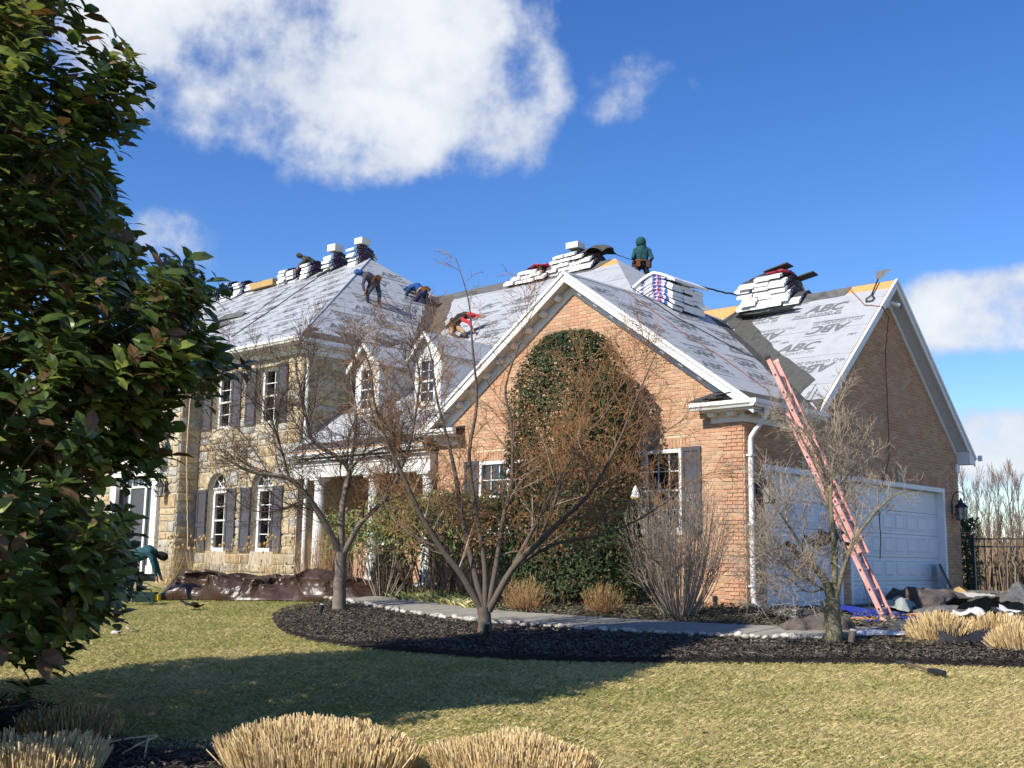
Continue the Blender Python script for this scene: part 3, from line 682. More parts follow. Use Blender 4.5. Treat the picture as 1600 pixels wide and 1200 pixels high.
# ================================================================ stone two-storey block
SX0, SX1, BX1, BY = -30.0, -12.9, -17.57, -.65
WS = [(-17.0, -16.02), (-14.87, -13.9)]; LZ = (.85, 2.52); UZ = (4.2, 5.72)
wall = MB()
xs = [BX1, -17.0, -16.02, -14.87, -13.9, SX1]
for i in range(5):
    a, b = xs[i], xs[i+1]
    if i in (1, 3):
        for c, d in ((-.3, LZ[0]), (LZ[1]+.5, UZ[0]), (UZ[1], 6.1)): wall.box((a, 0, c), (b, .3, d))
        n = 8; cx, rx = (a+b)/2, (b-a)/2                 # stone above the arch
        for k in range(n):
            t0, t1 = math.pi*k/n, math.pi*(k+1)/n
            wall.prism([(cx+rx*math.cos(t0), 0, LZ[1]+.48*math.sin(t0)), (cx+rx*math.cos(t0), 0, LZ[1]+.5), (cx+rx*math.cos(t1), 0, LZ[1]+.5), (cx+rx*math.cos(t1), 0, LZ[1]+.48*math.sin(t1))], (0, .3, 0))
    else: wall.box((a, 0, -.3), (b, .3, 6.1))
wall.box((-13.2, .31, -.3), (SX1, 11.8, 6.1))
wall.box((SX0, BY, -.3), (-21.1, BY+.3, 6.1)); wall.box((-18.4, BY, -.3), (BX1, BY+.3, 6.1)); wall.box((-21.1, BY, 3.05), (-18.4, BY+.3, 6.1)); wall.box((BX1-.3, BY+.3, -.3), (BX1, 0, 6.1))
SWL = mk('stone_wall', wall, 'stone_mortar', HOUSE); tag(SWL, 'tan and grey fieldstone front wall')
def lay_stones(fr, u0, u1, z0, z1, openings, seed, join=None):
    r = random.Random(seed); z = z0
    while z < z1-.08:
        h = r.choice((.20, .26, .30, .36, .42)); h = min(h, z1-z); zc = z+h/2
        for p, q in intervals(u0, u1, [(o[0], o[1]) for o in openings if o[2]-.5*h < zc < o[3]+.5*h]):
            u = p
            while u < q-.02:
                w = r.uniform(.34, .80)
                if q-(u+w) < .25: w = q-u
                cuts = [(z, z+h)] if h < .36 or r.random() < .4 else [(z, z+h*.48), (z+h*.48, z+h)]
                for c, d in cuts:
                    j = lambda: r.uniform(-.02, .02); g = .012
                    P = [(u+g+abs(j()), c+g+abs(j())), (u+w*.5, c+g+abs(j())*.6), (u+w-g-abs(j()), c+g+abs(j())), (u+w-g, (c+d)/2), (u+w-g-abs(j()), d-g-abs(j())), (u+w*.5, d-g-abs(j())*.6), (u+g+abs(j()), d-g-abs(j())), (u+g, (c+d)/2)]
                    pr_ = r.uniform(.025, .05); cx = sum(x for x, _ in P)/8; cz = sum(y for _, y in P)/8
                    mb = MB(); V = [fr(x, y, -.01) for x, y in P]+[fr(cx+(x-cx)*.97, cz+(y-cz)*.95, pr_*.75) for x, y in P]+[fr(cx+(x-cx)*.6, cz+(y-cz)*.55, pr_+r.uniform(-.006, .01)) for x, y in P]
                    F = [(i, (i+1) % 8, 8+(i+1) % 8, 8+i) for i in range(8)]+[(8+i, 8+(i+1) % 8, 16+(i+1) % 8, 16+i) for i in range(8)]+[tuple(range(16, 24))]
                    ci = r.choice((0,0,1,1,2,3,4,4,5,5,6,7))
                    if join is not None: join.add(V, F, ci)
                    else: mb.add(V, F); mk('stone', mb, STN[ci], SWL)
                u += w
        z += h
ops = []
for a, b in WS: ops += [(a-.02, b+.02, LZ[0]-.08, LZ[1]+.42), (a-.02, b+.02, UZ[0]-.08, UZ[1])]
lay_stones(lambda u, z, d: (u, -d, z), BX1+.0, SX1, .1, 5.9, ops, 5)
lay_stones(lambda u, z, d: (u, BY-d, z), -18.4, BX1, .1, 5.9, [], 6)
lay_stones(lambda u, z, d: (BX1+d, u, z), BY, -.05, .1, 5.9, [], 7)
lay_stones(lambda u, z, d: (SX1+d, u, z), 0.0, 3.0, 4.2, 5.9, [], 8)
far_st = MB(); lay_stones(lambda u, z, d: (u, BY-d, z), SX0, -18.4, .1, 5.9, [(-21.4, -18.1, -.1, 3.35)], 16, far_st); tag(mk('stones', far_st, STN, SWL), 'fieldstones round the entrance behind the magnolia', kind='stuff')
for a, b in WS:                                         # arched heads: ring of stones over the lower windows
    cx = (a+b)/2
    for k in range(9):
        t0, t1 = math.pi*k/9+.015, math.pi*(k+1)/9-.015; r0x, r0z, r1x, r1z = (b-a)/2, .45, (b-a)/2+.16, .62
        mb = MB(); mb.prism([(cx+r0x*math.cos(t0), -.055, LZ[1]+r0z*math.sin(t0)), (cx+r1x*math.cos(t0), -.055, LZ[1]+r1z*math.sin(t0)), (cx+r1x*math.cos(t1), -.055, LZ[1]+r1z*math.sin(t1)), (cx+r0x*math.cos(t1), -.055, LZ[1]+r0z*math.sin(t1))], (0, .06, 0))
        mk('arch_stone', mb, STN[(k*3) % 8], SWL)
frs = lambda u, z, d: (u, .17-d, z)                      # windows stand 17 cm back in the stone
def louvers(parent, fr, u0, u1, z0, z1):
    mb = MB(); n = int((z1-z0)/.085)
    for k in range(n):
        z = z0+(k+.5)*(z1-z0)/n; P = [fr(u0, z+.03, -.185), fr(u1, z+.03, -.185), fr(u1, z-.025, -.15), fr(u0, z-.025, -.15)]
        mb.add(P+[(p[0], p[1], p[2]+.008) for p in P], [(0,1,2,3),(7,6,5,4),(0,1,5,4),(2,3,7,6)])
    for a in (u0-.02, (u0+u1)/2-.02, u1-.02):
        P = [fr(u, z, o) for o in (-.21, -.15) for u, z in ((a, z0), (a+.04, z0), (a+.04, z1), (a, z1))]; mb.add(P, [(0,3,2,1),(4,5,6,7),(0,1,5,4),(1,2,6,5),(2,3,7,6),(3,0,4,7)])
    mk('interior_louvers', mb, 'louver', parent)
for a, b in WS:
    for z0, z1 in (LZ, UZ):
        w_ = sash_window(HOUSE, frs, a+.005, b-.005, z0, z1, 2, 2, 'pane_clear', .10, .09)
        louvers(w_, frs, a+.12, b-.12, z0+.1, z1-.1)
        shutter(HOUSE, lambda u, z, d: (u, -.03-d, z), a-.46, a-.01, z0, z1); shutter(HOUSE, lambda u, z, d: (u, -.03-d, z), b+.01, b+.45, z0, z1)
    FN = part('fanlight', HOUSE, ((a+b)/2, .1, LZ[1])); cx, rx = (a+b)/2, (b-a)/2-.01
    arc = [(cx+rx*math.cos(t), .14, LZ[1]+.03+.42*math.sin(t)) for t in np.linspace(0, math.pi, 13)]
    mb = MB(); mb.tube(arc, .03, 6); mb.tube([arc[0], arc[-1]], .035, 6)
    for t in (.8, 1.57, 2.35): mb.tube([(cx, .14, LZ[1]+.03), (cx+rx*math.cos(t), .14, LZ[1]+.03+.42*math.sin(t))], .011, 5)
    mb.tube([(cx+rx*.45*math.cos(t), .14, LZ[1]+.03+.19*math.sin(t)) for t in np.linspace(0, math.pi, 9)], .010, 5); mk('muntins', mb, 'white', FN)
    mb = MB(); mb.prism([(x, .15, z) for x, _, z in arc], (0, .008, 0)); mk('pane', mb, 'pane', FN)
mb = MB(); mb.box((-17.2, .55, .6), (-13.4, .6, 6.0)); mk('room_shade_board', mb, 'room_shade', HOUSE)  # black board behind the louvers stands for the unlit rooms
# eaves of the main block
mb = MB(); mb.box((SX0, -.10, 5.90), (SX1+.1, -.004, 6.10)); mb.box((BX1+.06, -.16, 6.04), (SX1+.16, -.101, 6.10)); mk('frieze', mb, 'white_worn', HOUSE)
mb = MB(); mb.box((SX1+.004, .0, 5.90), (SX1+.10, 8, 6.10)); mk('frieze', mb, 'white_worn', HOUSE)
mb = MB(); mb.box((MX0, MY0+.02, 6.105), (MX1-.02, -.16, 6.13)); mb.box((SX1+.05, -.158, 6.105), (MX1-.02, 11.8, 6.13)); mk('soffit', mb, 'soffit', HOUSE)
board('gutter', [(MX1+.02, MY0-d+.01, 6.13+z) for d, z in GPF], (MX0-MX1, 0, 0))
board('side_fascia', [(MX1-.012, MY0, 6.13), (MX1-.012, MY1, 6.13), (MX1-.012, MY1, 6.235), (MX1-.012, MY0, 6.235)], (.03, 0, 0))
for k in range(12):
    mb = MB(); x = -18+.45*k; mb.box((x-.05, -.30, 6.03), (x+.05, -.162, 6.104)); mk('modillion', mb, 'white_worn', HOUSE)
mb = MB(); mb.tube([(SX1+.45, -.35, 6.15), (SX1+.40, -.3, 6.02), (SX1+.12, .05, 5.85), (SX1+.10, .08, 5.7), (SX1+.10, .08, 3.7)], .045, 8); mk('downspout', mb, 'white_worn', HOUSE)
mb = MB(); mb.tube([(SX1+.55, -.16, 3.2), (SX1+.55, -.16, .1)], .045, 8); mk('downspout', mb, 'white', HOUSE)
# entrance: pilasters, entablature, transom, door
EN = part('entrance', HOUSE, (-19.7, BY, 0))
for a, b in ((-18.72, -18.42), (-21.08, -20.78)):
    mb = MB(); mb.box((a, BY-.12, .2), (b, BY-.004, 2.95)); mb.box((a-.03, BY-.15, 2.80), (b+.03, BY-.003, 2.93)); mb.box((a-.03, BY-.15, .2), (b+.03, BY-.003, .42)); mk('pilaster', mb, 'white', EN)
mb = MB(); mb.box((-21.2, BY-.16, 2.951), (-18.3, BY-.005, 3.20)); mb.box((-21.3, BY-.28, 3.201), (-18.2, BY-.006, 3.28)); mb.box((-21.4, BY-.38, 3.281), (-18.1, BY-.007, 3.42)); mk('entablature', mb, 'white', EN)
for k in range(9):
    mb = MB(); x = -21.1+.34*k; mb.box((x-.05, BY-.26, 3.12), (x+.05, BY-.161, 3.199)); mk('dentil', mb, 'white', EN)
mb = MB(); mb.box((-20.78, BY+.02, 2.62), (-18.72, BY+.12, 2.68)); mb.box((-20.78, BY+.02, 2.90), (-18.72, BY+.12, 2.95)); mb.box((-20.25, BY+.02, .25), (-20.15, BY+.12, 2.62)); mb.box((-19.35, BY+.02, .25), (-19.25, BY+.12, 2.62))
for k in range(1, 6): x = -20.78+2.06*k/6; mb.box((x-.015, BY+.03, 2.681), (x+.015, BY+.11, 2.899))
mk('frame', mb, 'white', EN)
for k in range(6): x = -20.78+2.06*k/6; mb = MB(); mb.box((x+.02, BY+.06, 2.69), (x+.32, BY+.07, 2.89)); mk('transom_pane', mb, 'pane', EN)
mb = MB(); mb.box((-20.14, BY+.06, .25), (-19.36, BY+.11, 2.61)); mk('door', mb, 'shutter', EN)
for a, b in ((-20.7, -20.26), (-19.24, -18.76)): mb = MB(); mb.box((a, BY+.07, .3), (b, BY+.08, 2.6)); mk('sidelight', mb, 'pane', EN)
mb = MB(); mb.box((-21.1, BY+.3, .1), (-18.4, BY+.34, 3.0)); mk('room_shade_board', mb, 'room_shade', HOUSE)  # black board behind the door surround, shade of the hall as colour
lantern((-18.05, BY-.05, 2.62), (0, -1, 0), 'black lantern beside the front door on the stone wall')
# ================================================================ porch under the middle roof
mb = MB(); mb.box((-12.88, 1.8, -.2), (-11.83, 2.0, 3.4)); mb.box((-11.23, 1.8, -.2), (-7.75, 2.0, 3.4)); mb.box((-11.83, 1.8, -.2), (-11.23, 2.0, 1.1)); mb.box((-11.83, 1.8, 2.55), (-11.23, 2.0, 3.4))
PW = mk('porch_wall', mb, 'mortar', HOUSE); rest = MB()
frp = lambda u, z, d: (u, 1.8-d, z)
for a, b, za, zb, c, i in lay_bricks(lambda z: (-12.86, -7.77), 0, 49, [(-11.86, -11.2, 1.08, 2.57)], seed=19): brick_mesh(rest, frp, a, b, za, zb, c, .009)
tag(mk('bricks', rest, BRN, PW), 'shaded brick courses behind the porch columns', kind='stuff')
sash_window(HOUSE, frp, -11.82, -11.24, 1.12, 2.54, 2, 2, 'pane')
FN = part('fanlight', HOUSE, (-10.85, 1.75, 2.6)); arc = [(-10.85+.24*math.cos(t), 1.77, 2.66+.22*math.sin(t)) for t in np.linspace(0, math.pi, 11)]
mb = MB(); mb.tube(arc+[arc[0]], .02, 5); mb.tube([(-10.85, 1.77, 2.66), (-10.85, 1.77, 2.88)], .01, 5); mk('muntins', mb, 'white', FN)
mb = MB(); mb.prism([(x, 1.775, z) for x, _, z in arc], (0, .01, 0)); mk('pane', mb, 'lamp_glass', FN)
mb = MB(); mb.box((-12.88, -.22, -.25), (-7.77, 1.8, .12)); mk('porch_floor', mb, 'concrete', HOUSE)
for x in (-11.92, -9.85, -8.0):
    CO = part('column', HOUSE, (x, -.06, .12)); mb = MB()
    mb.lathe((x, -.06, .12), [(.17, .10), (.17, .16), (.14, .18), (.135, .9), (.118, 2.36), (.14, 2.38), (.145, 2.44), (.17, 2.47)], 16); mk('shaft', mb, 'white', CO, smooth=False)
    mb = MB(); mb.box((x-.19, -.25, .121), (x+.19, .13, .22)); mk('plinth', mb, 'white', CO)
    mb = MB(); mb.box((x-.18, -.24, 2.591), (x+.18, .12, 2.66)); mk('capital', mb, 'white', CO)
mb = MB(); mb.box((-12.85, -.20, 2.661), (-7.80, .08, 3.05)); mb.box((-12.85, -.23, 2.95), (-7.80, -.201, 3.05)); mk('porch_beam', mb, 'white_worn', HOUSE)
mb = MB(); mb.box((-12.85, -.33, 3.06), (-7.80, 1.8, 3.09)); mk('porch_ceiling', mb, 'soffit', HOUSE)
board('gutter', [(-12.85, -.335-d, 3.13+z) for d, z in GPF], (5.06, 0, 0))
ragged(sM, [(-12.8, .04), (-7.85, .04), (-7.85, .42), (-12.8, .36)], RM, 'felt_brown', .017, 'eave_felt', 14, .03)
# ---- dormers
def dormer(cx, label):
    D = part('dormer', HOUSE, (cx, .9, 4.2)); tag(D, label); w = .46; y = .9; ze, zr, zb = 5.62, 6.08, mid_top(.9)-.02
    mb = MB(); mb.box((cx-w, y, zb), (cx-.27, y+.12, ze)); mb.box((cx+.27, y, zb), (cx+w, y+.12, ze)); mb.box((cx-.27, y, zb), (cx+.27, y+.12, zb+.20)); mb.box((cx-.27, y, ze-.16), (cx+.27, y+.12, ze))
    mb.prism([(cx-w, y, ze), (cx+w, y, ze), (cx, y, zr-.06)], (0, .12, 0)); mk('face', mb, 'white', D)
    mb = MB(); yb = (ze-3.3)/.73-.35+.3
    for s in (-1, 1): mb.prism([(cx+s*w, y+.12, zb), (cx+s*w, y+.12, ze), (cx+s*w, yb, ze)], (-s*.08, 0, 0))
    mk('cheeks', mb, 'white_worn', D)
    mb = MB(); yr = (zr-3.3)/.73-.35+.2
    for s in (-1, 1):
        mb.prism([(cx, y-.16, zr), (cx+s*(w+.16), y-.16, ze-.16), (cx+s*(w+.16), yr-.9, ze-.16), (cx, yr, zr)], (0, 0, .03))
    mk('roof', mb, 'underlay', D)
    mb = MB()
    for s in (-1, 1): mb.prism([(cx+s*.001, y-.19, zr+.02), (cx+s*(w+.17), y-.19, ze-.15), (cx+s*(w+.17), y-.19, ze-.27), (cx+s*.001, y-.19, zr-.10)], (0, .028, 0))
    mk('rake_boards', mb, 'white', D)
    w_ = sash_window(D, lambda u, z, d: (u, y-d, z), cx-.27, cx+.27, zb+.20, ze-.16, 2, 2, 'pane', .08, .05)
    for ch in list(w_.children): 
        ch.parent = D; ch.location = np.array(WO[ch.name])-WO[D.name]
    bpy.data.objects.remove(w_)
dormer(-11.40, 'white gabled dormer next to the stone block'); dormer(-9.15, 'white gabled dormer nearest the brick gable')
# ---- ropes and cords on the roofs
def cord(name, pts, r, m, label, cat='rope', seed=0, sag=0.0, n=14):
    r_ = random.Random(seed); pts = [np.array(p, float) for p in pts]; P = []
    for a, b in zip(pts[:-1], pts[1:]):
        for k in range(n): P.append(a+(b-a)*k/n+np.array((0, 0, -sag*4*(k/n)*(1-k/n)))+np.array([r_.uniform(-1, 1)*r*.6 for _ in range(3)]))
    P.append(pts[-1]); mb = MB(); mb.tube(P, r, 5, 0); o = mk(name, mb, m, None, pts[0]); return tag(o, label, cat)
# ================================================================ ground
def lerp_poly(pts, n=6):
    """Catmull-Rom through points"""
    P = [np.array(p, float) for p in pts]; P = [2*P[0]-P[1]]+P+[2*P[-1]-P[-2]]; O = []
    for i in range(1, len(P)-2):
        for k in range(n):
            t = k/n; a, b, c, d = P[i-1:i+3]
            O.append(.5*((2*b)+(-a+c)*t+(2*a-5*b+4*c-d)*t*t+(-a+3*b-3*c+d)*t**3))
    O.append(P[-2]); return O
mat('lawn_soil', (.32,.265,.125), .95, [(.40,.325,.16), (.27,.24,.10), (.42,.35,.175)], 2.6, .8, 60, .1, detail=9)
mat('mulch_soil', (.020,.017,.015), .95, [(.045,.037,.031), (.016,.014,.012)], 12, .8, 45, .1, detail=8)
mat('bed_soil', (.05,.040,.030), .95, [(.09,.075,.05), (.055,.065,.022), (.035,.03,.024)], 3.5, .9, 30, .1, detail=8)
mat('chip_dark', (.038,.032,.028), .9, (.075,.062,.052), 3); mat('chip_mid', (.12,.095,.075), .9, (.18,.145,.11), 3); mat('chip_pale', (.22,.18,.13), .9)
for i, c in enumerate(((.62,.51,.245), (.51,.43,.19), (.39,.37,.13), (.24,.27,.08), (.72,.61,.34))): mat('grass%d' % i, c, .8, tuple(v*.8 for v in c), 3, 0, 0, .15, trans=tuple(min(1, v*1.3) for v in c))
mat('ground_cover', (.16,.20,.075), .8, (.26,.29,.12), 5)
xs = np.r_[-400, -200, -100, -60, np.arange(-40, 30.1, 1.0), 50, 80, 150, 400]; ys = np.r_[-300, -100, -50, np.arange(-30, 30.1, 1.0), 50, 90, 200, 500]
V = np.array([(x, y, gz(x, y)-.5*max(0, (-y-25)/25 if y < -25 else 0)*0) for y in ys for x in xs]); V[:, 2] -= .02
V[:, 2] = np.where(V[:, 1] < -30, gz(0, -30)-.02, V[:, 2])
nx, ny = len(xs), len(ys); I = np.arange(nx*ny).reshape(ny, nx)
F = np.stack([I[:-1, :-1], I[:-1, 1:], I[1:, 1:], I[1:, :-1]], -1).reshape(-1, 4)
tag(mknp('ground', V, F, 'lawn_soil'), kind='structure')
def flat(pp): return [gnd(*p)[:2] for p in pp]
def sheet(name, outline, h, mat_, kind='structure', dome=0.0, step=.35, seed=0, rough=.01):
    """fill of a closed outline, draped on the ground h above it; dome raises the middle"""
    o = [np.array(p) for p in outline]; xs_ = [p[0] for p in o]; ys_ = [p[1] for p in o]; r = np.random.default_rng(seed)
    from mathutils.geometry import delaunay_2d_cdt
    gx, gy = np.meshgrid(np.arange(min(xs_), max(xs_), step), np.arange(min(ys_), max(ys_), step)); pts = np.stack([gx.ravel(), gy.ravel()], 1)+r.uniform(-.1, .1, (gx.size, 2))
    A = np.array(o); ins = np.zeros(len(pts), bool); n = len(A); dist = np.full(len(pts), 9.)
    for i in range(n):
        a, b = A[i], A[(i+1) % n]; c = ((a[1] > pts[:, 1]) != (b[1] > pts[:, 1])); t = (b[0]-a[0])*(pts[:, 1]-a[1])/((b[1]-a[1])+1e-12)+a[0]; ins ^= c & (pts[:, 0] < t)
        e = b-a; q = np.clip(((pts-a)@e)/(e@e+1e-12), 0, 1); dist = np.minimum(dist, np.linalg.norm(pts-a-q[:, None]*e, axis=1))
    k = ins & (dist > .08); P = [Vector(p) for p in A]+[Vector(p) for p in pts[k]]; D = [0.]*n+list(dist[k])
    v, e_, f, ov, *_ = delaunay_2d_cdt(P, [], [list(range(n))], 1, 1e-5)
    dd = [D[q[0]] if q else 0 for q in ov]
    VV = [(p.x, p.y, gz(p.x, p.y)+h+dome*(1-math.exp(-d_/.6))+(r.uniform(-rough, rough) if d_ > 0 else 0)) for p, d_ in zip(v, dd)]
    mb = MB(); mb.add(VV, [tuple(q) for q in f]); o_ = mk(name, mb, mat_, None, smooth=True); tag(o_, kind=kind)
    return o_, A
def inside(pts, A):
    ins = np.zeros(len(pts), bool); n = len(A)
    for i in range(n):
        a, b = A[i], A[(i+1) % n]; c = ((a[1] > pts[:, 1]) != (b[1] > pts[:, 1])); t = (b[0]-a[0])*(pts[:, 1]-a[1])/((b[1]-a[1])+1e-12)+a[0]; ins ^= c & (pts[:, 0] < t)
    return ins
walk_f = flat([(548, 944), (600, 953), (640, 961), (740, 975), (850, 984), (1000, 994), (1150, 1001), (1260, 1004)])
walk_b = flat([(552, 935), (620, 940), (700, 951), (770, 960), (880, 968), (1000, 976), (1150, 984), (1260, 988)])
walk_f, walk_b = lerp_poly(walk_f, 4), lerp_poly(walk_b, 4)
walk_f = [np.array((-16, -1.6)), np.array((-11, -1.75))]+walk_f+[np.array((3.6, -3.75))]; walk_b = [np.array((-16, -.75)), np.array((-11, -.9))]+walk_b+[np.array((3.6, -2.55))]
bed_f = lerp_poly(flat([(424, 966), (440, 985), (480, 999), (540, 1009), (620, 1017), (750, 1027), (850, 1032), (1000, 1035), (1200, 1035), (1400, 1037), (1610, 1043)]), 5)+[np.array((9.5, -3.6)), np.array((12, -2.5))]
bed_t = lerp_poly(flat([(424, 966), (445, 954), (480, 948), (515, 944), (548, 944)]), 4)
BED = bed_f+[np.array((12, -1.6)), np.array((6.5, -2.6)), np.array((4.6, -3.4))]+walk_f[2:][::-1]+bed_t[::-1][1:-1]
_, BEDA = sheet('mulch_bed', BED, .0, 'mulch_soil', dome=.05, step=.3, seed=1, rough=.015)
HB = [np.array(p) for p in walk_b[1:]]+[np.array((3.4, -.6)), np.array((.35, -.05)), np.array((-7.7, -.02)), np.array((-12.9, -.25)), np.array((-17.5, -.1)), np.array((-17.5, -.8))]
_, HBA = sheet('house_bed', HB, .0, 'bed_soil', dome=.06, step=.3, seed=2, rough=.02)
NB = flat([(-120, 1075), (60, 1105), (170, 1150), (230, 1168), (330, 1172), (420, 1200), (520, 1290), (200, 1400), (-300, 1300)])
_, NBA = sheet('near_bed', lerp_poly(NB+[NB[0]], 4)[:-1], .0, 'mulch_soil', dome=.05, step=.25, seed=3, rough=.015)
# walkway of cast slabs
WK = bpy.data.objects.new('walkway', None); link(WK, None, (0, -4, gz(0, -4))); tag(WK, kind='structure')
nW = min(len(walk_f), len(walk_b)); wf, wb = walk_f[:nW], walk_b[:nW]
def along(P, t):
    P = np.array(P); s_ = np.r_[0, np.cumsum(np.linalg.norm(np.diff(P, axis=0), axis=1))]; t = t*s_[-1]; return np.array([np.interp(t, s_, P[:, 0]), np.interp(t, s_, P[:, 1])])
for k in range(16):
    t0, t1 = k/16+.0006, (k+1)/16-.0006; Q = [along(walk_f, t) for t in np.linspace(t0, t1, 4)]+[along(walk_b, t) for t in np.linspace(t1, t0, 4)]
    mb = MB(); mb.prism([(x, y, gz(x, y)-.06) for x, y in Q], (0, 0, .135)); mk('slab', mb, 'concrete', WK)
DR = [(.1, -.3), (3.7, -2.6), (5.2, -2.9), (7.5, -2.0), (16, 3), (16, 14), (-.0, 14), (.0, .2)]
sheet('driveway', [np.array(p) for p in DR], .006, 'asphalt', step=1.5, seed=4, rough=0)
# edging stones along the walk, each a stone of its own
stone_src = []
for i in range(6):
    r = random.Random(50+i); mb = MB(); n = 8; V = []
    for la in range(5):
        ph = -math.pi/2+math.pi*la/4
        for k in range(n):
            th = 2*math.pi*k/n; q = r.uniform(.82, 1.12); V.append((q*math.cos(ph)*math.cos(th), q*.75*math.cos(ph)*math.sin(th), .55*q*math.sin(ph)))
    F = [(a*n+b, a*n+(b+1) % n, (a+1)*n+(b+1) % n, (a+1)*n+b) for a in range(4) for b in range(n)]
    mb.add(V, F); me = bpy.data.meshes.new('edging_stone'); me.from_pydata(mb.v, [], mb.f)
    mat('pebble%d' % i, (.50-.05*i, .47-.05*i, .42-.045*i), .85, (.62-.05*i, .59-.05*i, .53-.05*i), 6, .3, 30); me.materials.append(M['pebble%d' % i])
    me.polygons.foreach_set('use_smooth', [True]*len(me.polygons)); stone_src.append(me)
def pebble(x, y, s, label, group, dz=0, cat='stone'):
    o = bpy.data.objects.new('edging_stone', rnd.choice(stone_src)); link(o, None, (x, y, gz(x, y)+.28*s+dz)); o.scale = (s, s*rnd.uniform(.7, 1.1), s*rnd.uniform(.7, 1.1)); o.rotation_euler = (rnd.uniform(-.3, .3), rnd.uniform(-.3, .3), rnd.uniform(0, 6.3)); tag(o, label, cat, group)
tt = .36
while tt < .99:
    p = along(walk_f, tt); q = along(walk_f, min(1, tt+.003)); d = (q-p)/(np.linalg.norm(q-p)+1e-9); nn = np.array((d[1], -d[0])); s_ = rnd.uniform(.04, .085)
    p = p+nn*rnd.uniform(.05, .22); pebble(p[0], p[1], s_, 'pale rounded stone in the edging between walkway and mulch', 'edging stones along the walkway', .06); tt += rnd.uniform(.0025, .0065)
# ---- mulch chips
def chips(name, A, n, mats_, size, prob, dz=.03, parent=None):
    lo, hi = A.min(0), A.max(0); P = rng.uniform(lo, hi, (n*3, 2)); P = P[inside(P, A)][:n]; n = len(P)
    d = np.hypot(P[:, 0]-CAM[0], P[:, 1]-CAM[1]); z = .045*np.minimum(P[:, 1], 0)-.008*np.clip(P[:, 1], 0, 10)+dz+rng.uniform(0, .03, n)
    L = rng.uniform(size*.6, size*2, n); w = rng.uniform(size*.15, size*.4, n); a = rng.uniform(0, 6.283, n); tl = rng.uniform(-.5, .5, n); rl = rng.uniform(-.6, .6, n)
    ux = np.stack([np.cos(a)*np.cos(tl), np.sin(a)*np.cos(tl), np.sin(tl)], 1); uy = np.stack([-np.sin(a)*np.cos(rl), np.cos(a)*np.cos(rl), np.sin(rl)], 1)
    c = np.stack([P[:, 0], P[:, 1], z], 1); V = np.stack([c-ux*L[:, None]/2-uy*w[:, None]/2, c+ux*L[:, None]/2-uy*w[:, None]/2, c+ux*L[:, None]/2+uy*w[:, None]/2, c-ux*L[:, None]/2+uy*w[:, None]/2], 1).reshape(-1, 3)
    mi = rng.choice(len(mats_), n, p=prob); o = mknp(name, V, np.arange(4*n).reshape(n, 4), mats_, mi=mi); return o
bedvis = BEDA[(BEDA[:, 0] < 9)]
tag(chips('mulch_chips', BEDA, 52000, ['chip_dark', 'chip_mid', 'chip_pale'], .036, (.60, .33, .07), .05), 'dark shredded bark mulch covering the tree bed', 'mulch', kind='stuff')
tag(chips('bed_litter', HBA, 9000, ['chip_dark', 'chip_mid', 'chip_pale', 'ground_cover'], .06, (.4, .36, .12, .12), .06), 'leaf litter and moss on the bed by the house', 'litter', kind='stuff')
tag(chips('near_mulch_chips', NBA, 12000, ['chip_dark', 'chip_mid', 'chip_pale'], .036, (.75, .22, .03), .05), 'dark bark mulch in the bed nearest the camera', 'mulch', kind='stuff')
# ---- lawn grass blades
def blades(name, P, hgt, wid, mats_, mi, lean=.6, z=None, parent=None):
    n = len(P); a = rng.uniform(0, 6.283, n); h = hgt*rng.uniform(.55, 1.35, n); w = wid*rng.uniform(.7, 1.3, n); ln = h*rng.uniform(.1, lean*1.6, n)
    z = (.045*np.minimum(P[:, 1], 0)-.008*np.clip(P[:, 1], 0, 10)-.02) if z is None else z
    b = np.stack([P[:, 0], P[:, 1], z], 1); s_ = np.stack([-np.sin(a), np.cos(a), 0*a], 1)*w[:, None]/2; f = np.stack([np.cos(a), np.sin(a), 0*a], 1)
    up = np.array((0, 0, 1.)); m1 = b+f*(ln*.35)[:, None]+up*(h*.6)[:, None]; t = b+f*ln[:, None]+up*(h*.92)[:, None]
    V = np.stack([b-s_, b+s_, m1+s_*.75, t], 1).reshape(-1, 3); k = np.arange(n)*4
    F = np.concatenate([np.stack([k, k+1, k+2], 1), np.stack([k, k+2, k+3], 1)]); return mknp(name, V, F, mats_, parent, mi=np.tile(mi, 2))
n0 = 1330000; Pn = rng.uniform((-16, -16.5), (10.5, -1.2), (n0, 2))
vx = (Pn[:, 0]-CAM[0])*AX[0][0]+(Pn[:, 1]-CAM[1])*AX[0][1]; vf = (Pn[:, 0]-CAM[0])*AX[2][0]+(Pn[:, 1]-CAM[1])*AX[2][1]
keep = (vf > 4.5) & (np.abs(vx) < vf*.56+1.0); dens = np.clip((8.5/np.maximum(vf, 5))**1.3, .12, 1); keep &= rng.random(n0) < dens
Pn = Pn[keep]; vf = vf[keep]
for A in (BEDA, HBA, NBA, np.array(DR), np.array(walk_f+walk_b[::-1])):
    k = ~inside(Pn, A); Pn = Pn[k]; vf = vf[k]
k = Pn[:, 1] < -1.7+.0*Pn[:, 0]; Pn = Pn[k]; vf = vf[k]
def vnoise(P, sc, sd_):
    g = np.random.default_rng(sd_).random((64, 64)); q = P/sc; i = np.floor(q).astype(int); f = q-i; f = f*f*(3-2*f); a = lambda dx, dy: g[(i[:, 0]+dx) % 64, (i[:, 1]+dy) % 64]
    return (a(0, 0)*(1-f[:, 0])+a(1, 0)*f[:, 0])*(1-f[:, 1])+(a(0, 1)*(1-f[:, 0])+a(1, 1)*f[:, 0])*f[:, 1]
